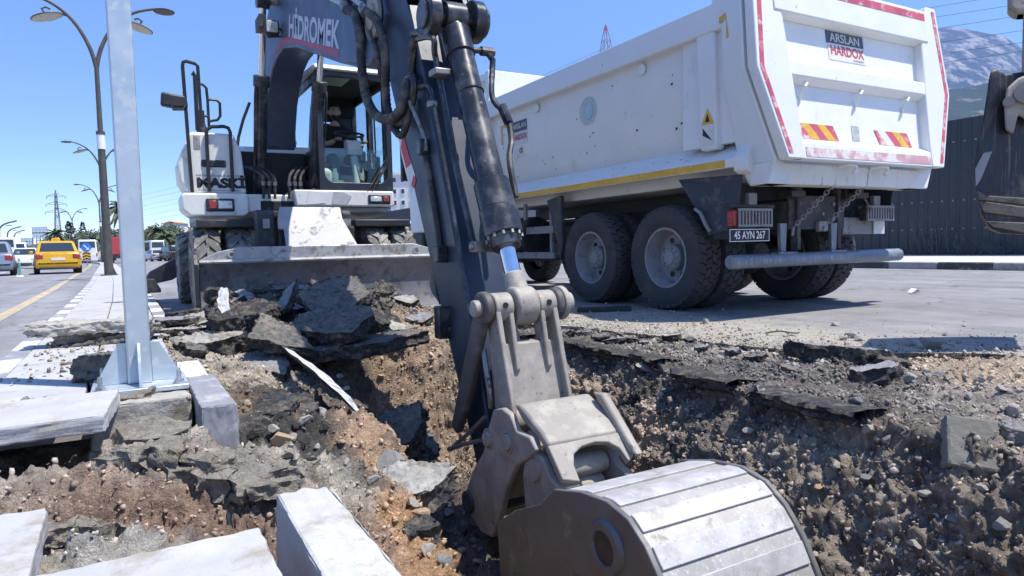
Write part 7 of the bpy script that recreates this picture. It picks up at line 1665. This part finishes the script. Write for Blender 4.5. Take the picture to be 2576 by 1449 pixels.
for i, ((ua, va), (ub, vb_)) in enumerate((((2294, 16), (2402, 0)), ((2294, 40), (2534, 7)), ((2332, 64), (2540, 35)), ((2334, 99), (2576, 68)), ((2339, 128), (2576, 98)), ((2341, 150), (2576, 120)))):
    s_ = (vb_-va)/(ub-ua); A_ = at_d(ua-420, va-s_*420+10, 130); B_ = at_d(ub+400, vb_+s_*400, 62); b = MB(); pts = [A_.lerp(B_, k/12)-Vector((0, 0, .3*math.sin(math.pi*k/12))) for k in range(13)]; b.tube(pts, .022, 5)
    tag(b.build('power_line', m_wire), 'thin power line crossing the sky before the mountain', 'power line', 'power lines by the mountain')
for i, ((ua, va), (ub, vb_)) in enumerate((((1395, 182), (1520, 122)), ((1540, 122), (1640, 90)))):
    A_ = at_d(ua-80*(1-i), va+30*(1-i), 110+40*i); B_ = at_d(ub+300*i, vb_-60*i, 150-60*i); b = MB(); b.tube([A_.lerp(B_, k/8) for k in range(9)], .03, 5); tag(b.build('power_line', m_wire), 'thin power line running down from the red topped pylon' if i == 0 else 'thin power line leaving the red topped pylon to the right', 'power line')
for i in range(6):
    v0, v1 = ((486, 462), (497, 478), (512, 496), (523, 508), (537, 524), (550, 541))[i]; A_ = at_d(320, v0+14, 240); B_ = at_d(560, v1-20, 150); b = MB(); b.tube([A_.lerp(B_, k/8) for k in range(9)], .02, 5); tag(b.build('power_line', m_wire), 'faint power line in the sky between steel post and excavator', 'power line', 'power lines left of the excavator')

# ------------------------------------------------------------------ stones and gravel
m_stone = mat('stone_pale', (.34, .31, .265), .85, var=.2, vs=9, bump=.5, bs=30, bd=.01); m_stone2 = mat('stone_tan', (.40, .28, .17), .9, var=.2, vs=9, bump=.6, bs=30, bd=.01); m_stone3 = mat('stone_grey', (.22, .215, .20), .9, var=.25, vs=9, bump=.6, bs=30, bd=.01)
def stone_mesh(seed, m):
    bm = bmesh.new(); bmesh.ops.create_icosphere(bm, subdivisions=3, radius=1); rg = random.Random(seed)
    dirs = [(Vector((rg.gauss(0, 1), rg.gauss(0, 1), rg.gauss(0, 1))).normalized(), rg.uniform(.42, .80)) for _ in range(12)]
    for v in bm.verts:
        for d, k in dirs:
            t = v.co.dot(d)
            if t > k: v.co -= d*(t-k)
        v.co *= rg.uniform(1.16, 1.28); v.co.z *= .72; v.co.y *= .85
    me = bpy.data.meshes.new('stone'); bm.to_mesh(me); bm.free(); me.materials.append(m); return me
SM = [[stone_mesh(s+20*k, mm) for s in range(3)] for k, mm in enumerate((m_stone, m_stone2, m_stone3, m_black))]
def stone(u, v, r, kind, label, group, z=None):
    rg = random.Random(int(u*3+v)); p = hit(u, v) if z is None else at_z(u, v, z); o = bpy.data.objects.new('stone', SM[kind][rg.randrange(3)]); COL.objects.link(o)
    o.location = p+Vector((0, 0, r*.35)); o.rotation_euler = (rg.uniform(-.4, .4), rg.uniform(-.4, .4), rg.uniform(0, 6)); o.scale = (r*rg.uniform(.9, 1.25), r, r*rg.uniform(.8, 1.1)); return tag(o, label.replace('small stone', ('small pale stone', 'small tan stone', 'small grey stone', 'small black stone')[kind]).replace('crumb of', ('pale crumb of', 'tan crumb of', 'grey crumb of', 'black crumb of')[kind]), 'stone', group)
stone(986, 1182, .06, 2, 'rounded grey green stone at the foot of the slabs in the trench', None)
stone(705, 1125, .055, 1, 'orange lump of soil on the bank below the kerb end', None)
stone(2345, 878, .075, 2, 'dark rough stone lying in the bucket’s shade on the road edge', None)
stone(2185, 1095, .03, 0, 'white pointed stone in the right bank', None)
stone(2140, 850, .045, 0, 'large white stone of the cluster on the dusty road edge', None)
stone(2100, 820, .035, 0, 'single white stone behind the loose slab', None)
stone(1775, 815, .04, 0, 'white stone on the dusty road before the rear tyre', None)
for (u, v, r) in ((2120, 856, .03), (2160, 858, .03), (2068, 855, .022), (2130, 868, .02), (1700, 840, .02), (1550, 812, .025), (1640, 818, .02), (1860, 832, .02), (2380, 845, .025), (1990, 845, .018), (2290, 870, .03), (1735, 858, .03), (1820, 865, .02), (1480, 820, .02)): stone(u, v, r, 0, 'small pale stone scattered on the dusty road edge', 'pale stones on the road edge')
for (u, v, r) in ((2290, 960, .035), (2365, 950, .03), (2470, 965, .03), (2330, 940, .022), (2545, 1045, .04), (2440, 1000, .02), (2520, 985, .025)): stone(u, v, r, 0, 'pale stone in the shaded rubble below the road edge', 'pale stones in the shaded rubble')
for (u, v, r, k) in ((1540, 890, .03, 0), (1500, 915, .025, 0), (1600, 965, .022, 0), (1430, 880, .025, 0), (1660, 1000, .022, 0), (1820, 1010, .02, 2), (1760, 1050, .02, 0), (2100, 1180, .025, 0), (2010, 1120, .022, 2), (2180, 1220, .02, 2), (2060, 1240, .02, 1), (2250, 1180, .022, 0), (2330, 1250, .022, 0), (1880, 1090, .022, 0), (1950, 1150, .018, 0), (2400, 1320, .025, 2), (2300, 1390, .02, 0), (2470, 1240, .022, 0), (2160, 1010, .02, 2), (2040, 1060, .02, 0), (2520, 1330, .03, 2), (1700, 1070, .018, 0), (1810, 1110, .02, 1), (2230, 1120, .025, 2), (2380, 1180, .02, 0)): stone(u, v, r, k, 'small stone embedded in the right trench bank', 'stones in the right bank')
for (u, v, r, k) in ((735, 1110, .022, 0), (770, 1060, .025, 0), (690, 1090, .025, 0), (810, 1045, .03, 0), (800, 1130, .018, 0), (745, 1160, .016, 0), (860, 1120, .018, 1), (820, 1085, .02, 3), (760, 1130, .025, 3), (720, 1160, .02, 3), (785, 1165, .022, 3), (640, 1100, .025, 3), (665, 1070, .03, 3), (700, 1060, .03, 3), (740, 1085, .022, 3), (930, 1150, .015, 0), (940, 1215, .02, 0), (870, 1170, .016, 0), (835, 1160, .016, 2)): stone(u, v, r, k, 'crumb of rubble on the bank between kerb and trench', 'rubble crumbs on the left bank')
for (u, v, r, k) in ((1060, 1300, .03, 1), (1095, 1340, .025, 0), (1130, 1300, .03, 2), (1160, 1400, .025, 0), (1075, 1400, .025, 0), (1190, 1360, .022, 2), (1120, 1420, .03, 2), (1040, 1270, .025, 0), (1170, 1290, .02, 0), (1205, 1420, .025, 1)): stone(u, v, r, k, 'small stone on the trench floor', 'stones on the trench floor')
for (u, v, r, k) in ((855, 950, .025, 0), (870, 985, .02, 0), (960, 955, .025, 1), (410, 850, .03, 0), (440, 860, .035, 0), (395, 865, .02, 0), (455, 845, .025, 0), (425, 872, .02, 1), (690, 790, .035, 1), (1045, 790, .04, 0), (1075, 800, .035, 0), (1060, 775, .03, 2), (1030, 830, .03, 0), (1000, 850, .03, 1), (1085, 830, .03, 0)): stone(u, v, r, k, 'crumb of rubble fallen from the spoil heap', 'rubble crumbs by the spoil heap')
# fine gravel: uncountable
g_rs = np.random.RandomState(5)
def gravel(name, pts, rad, cols):
    phi = (1+5**.5)/2
    ico = np.array([(-1, phi, 0), (1, phi, 0), (-1, -phi, 0), (1, -phi, 0), (0, -1, phi), (0, 1, phi), (0, -1, -phi), (0, 1, -phi), (phi, 0, -1), (phi, 0, 1), (-phi, 0, -1), (-phi, 0, 1)])/1.902
    fc = np.array([(0,11,5),(0,5,1),(0,1,7),(0,7,10),(0,10,11),(1,5,9),(5,11,4),(11,10,2),(10,7,6),(7,1,8),(3,9,4),(3,4,2),(3,2,6),(3,6,8),(3,8,9),(4,9,5),(2,4,11),(6,2,10),(8,6,7),(9,8,1)])
    n = len(pts); q = g_rs.normal(size=(n, 4)); q /= np.linalg.norm(q, axis=1)[:, None]; w, x, y, z = q.T
    Rt = np.stack([np.stack([1-2*(y*y+z*z), 2*(x*y-w*z), 2*(x*z+w*y)], -1), np.stack([2*(x*y+w*z), 1-2*(x*x+z*z), 2*(y*z-w*x)], -1), np.stack([2*(x*z-w*y), 2*(y*z+w*x), 1-2*(x*x+y*y)], -1)], 1)
    v = ico[None]*g_rs.uniform(.30, 1.55, (n, 12, 1))*g_rs.uniform(.4, 1.3, (n, 1, 3)); v = np.einsum('nij,nkj->nki', Rt, v)*rad[:, None, None]+pts[:, None]
    f_ = (fc[None]+12*np.arange(n)[:, None, None]).reshape(-1, 3); me = bpy.data.meshes.new(name)
    me.vertices.add(n*12); me.vertices.foreach_set('co', v.ravel()); me.loops.add(f_.size); me.loops.foreach_set('vertex_index', f_.ravel().astype(np.int32)); me.polygons.add(len(f_)); me.polygons.foreach_set('loop_start', np.arange(0, f_.size, 3, dtype=np.int32)); me.update(calc_edges=True)
    ca = me.color_attributes.new('soil', 'FLOAT_COLOR', 'POINT'); ca.data.foreach_set('color', np.c_[np.repeat(cols, 12, 0), np.ones(n*12)].ravel())
    me.materials.append(mat('gravel', (.2, .2, .2), .95, var=.35, vs=120, bump=.8, bs=200, bd=.004, vcol='soil', rnd=False, spec=.25)); o = bpy.data.objects.new(name, me); COL.objects.link(o); o['kind'] = 'stuff'; return o
pal = np.array([(.42, .39, .34), (.34, .26, .18), (.26, .24, .22), (.13, .12, .11), (.06, .058, .055), (.22, .165, .115), (.50, .48, .44), (.30, .215, .135)])
flat = [idx_.ravel() for idx_ in np.meshgrid(np.arange(len(gx)), np.arange(len(gy)))]
ok = (PX.ravel() > -.5) & (PX.ravel() < np.interp(PY.ravel(), ysr, EXL)+.02) & (PX.ravel() < 4.6) & (PY.ravel() > .9) & (PY.ravel() < 6.6)
ok &= ~((PX.ravel() < .33) & (PY.ravel() > 2.9))
cell = np.gradient(gx)[None]*np.gradient(gy)[:, None]*nl; clump = np.exp(1.6*fbm(X, Y, Z, 1.7, 3)); rightb = 1+1.0*sm((X-2.1)/.2)
wgt = (cell*clump*rightb).ravel()*ok; wgt /= wgt.sum()
NG = 50000
ch = g_rs.choice(len(wgt), NG, p=wgt); rad = np.clip(g_rs.lognormal(-5.15, .5, NG), .0025, .022)
pts = np.c_[PX.ravel()[ch], PY.ravel()[ch], PZ.ravel()[ch]]+g_rs.normal(size=(NG, 3))*.004; pts[:, 2] += rad*.25
soilc = colr.reshape(-1, 3)[ch]; pc = pal[g_rs.choice(8, NG, p=[.10, .18, .20, .15, .10, .16, .02, .09])]; mixf = np.where(g_rs.rand(NG, 1) < .80, .04, g_rs.uniform(.4, .85, (NG, 1))); soilc = soilc*g_rs.uniform(.75, 1.3, (NG, 1)); rad = np.where(mixf[:, 0] > .1, rad*.55, rad*1.1); rad = np.minimum(rad, .002+.0036*np.hypot(PX.ravel()[ch], PY.ravel()[ch]))
og = gravel('gravel', pts, rad, (lambda q: q*np.minimum(1, .5/q.max(-1, keepdims=True)))(np.clip(soilc*1.1*(1-mixf)+pc*mixf, .03, None))); tag(og, 'loose gravel and crumbs spread over the dug soil', 'gravel')
# gravel strewn on the road edge and heap foot
N2 = 9000; gy2 = g_rs.uniform(-.2, 6.4, N2); off = g_rs.exponential(.42, N2); gx2 = np.array([edge_x(min(5, q)) for q in gy2])+off*np.where(gy2 < 5, 1, 1.3)-.01
keep = gx2 < 6.2; gx2, gy2 = gx2[keep], gy2[keep]; r2 = np.clip(g_rs.lognormal(-5.5, .5, len(gx2)), .002, .018)
og2 = gravel('gravel', np.c_[gx2, gy2, r2*.4], r2, pal[g_rs.choice(8, len(gx2), p=[.30, .22, .12, .04, .02, .08, .16, .06])]*1.0); tag(og2, 'pale grit strewn over the dusty asphalt at the cut edge', 'gravel')
N3 = 500; a3 = g_rs.uniform(0, 1, N3); gx3 = -.5+.7*g_rs.rand(N3); gy3 = 3.6+2.2*g_rs.rand(N3)**1.2; r3 = np.clip(g_rs.lognormal(-5.1, .5, N3), .003, .018)
og3 = gravel('gravel', np.c_[gx3, gy3, .15+r3*.4], r3, pal[g_rs.choice(8, N3)]); tag(og3, 'crumbs scattered on the median paving behind the post', 'gravel')

# ------------------------------------------------------------------ haze
b = MB(); b.box(-6600, 6600, -6600, 6600, -12, 2100)
hz = b.build('haze', None if False else bpy.data.materials.new('haze'), smooth=0); hz['kind'] = 'stuff'
hm = hz.data.materials[0]; hm.use_nodes = True; hn_ = hm.node_tree.nodes; hn_.remove(hn_['Principled BSDF']); pv = hn_.new('ShaderNodeVolumePrincipled'); pv.inputs['Color'].default_value = (.22, .40, .92, 1); pv.inputs['Density'].default_value = .00013; pv.inputs['Anisotropy'].default_value = .2
hm.node_tree.links.new(pv.outputs[0], hn_['Material Output'].inputs['Volume'])
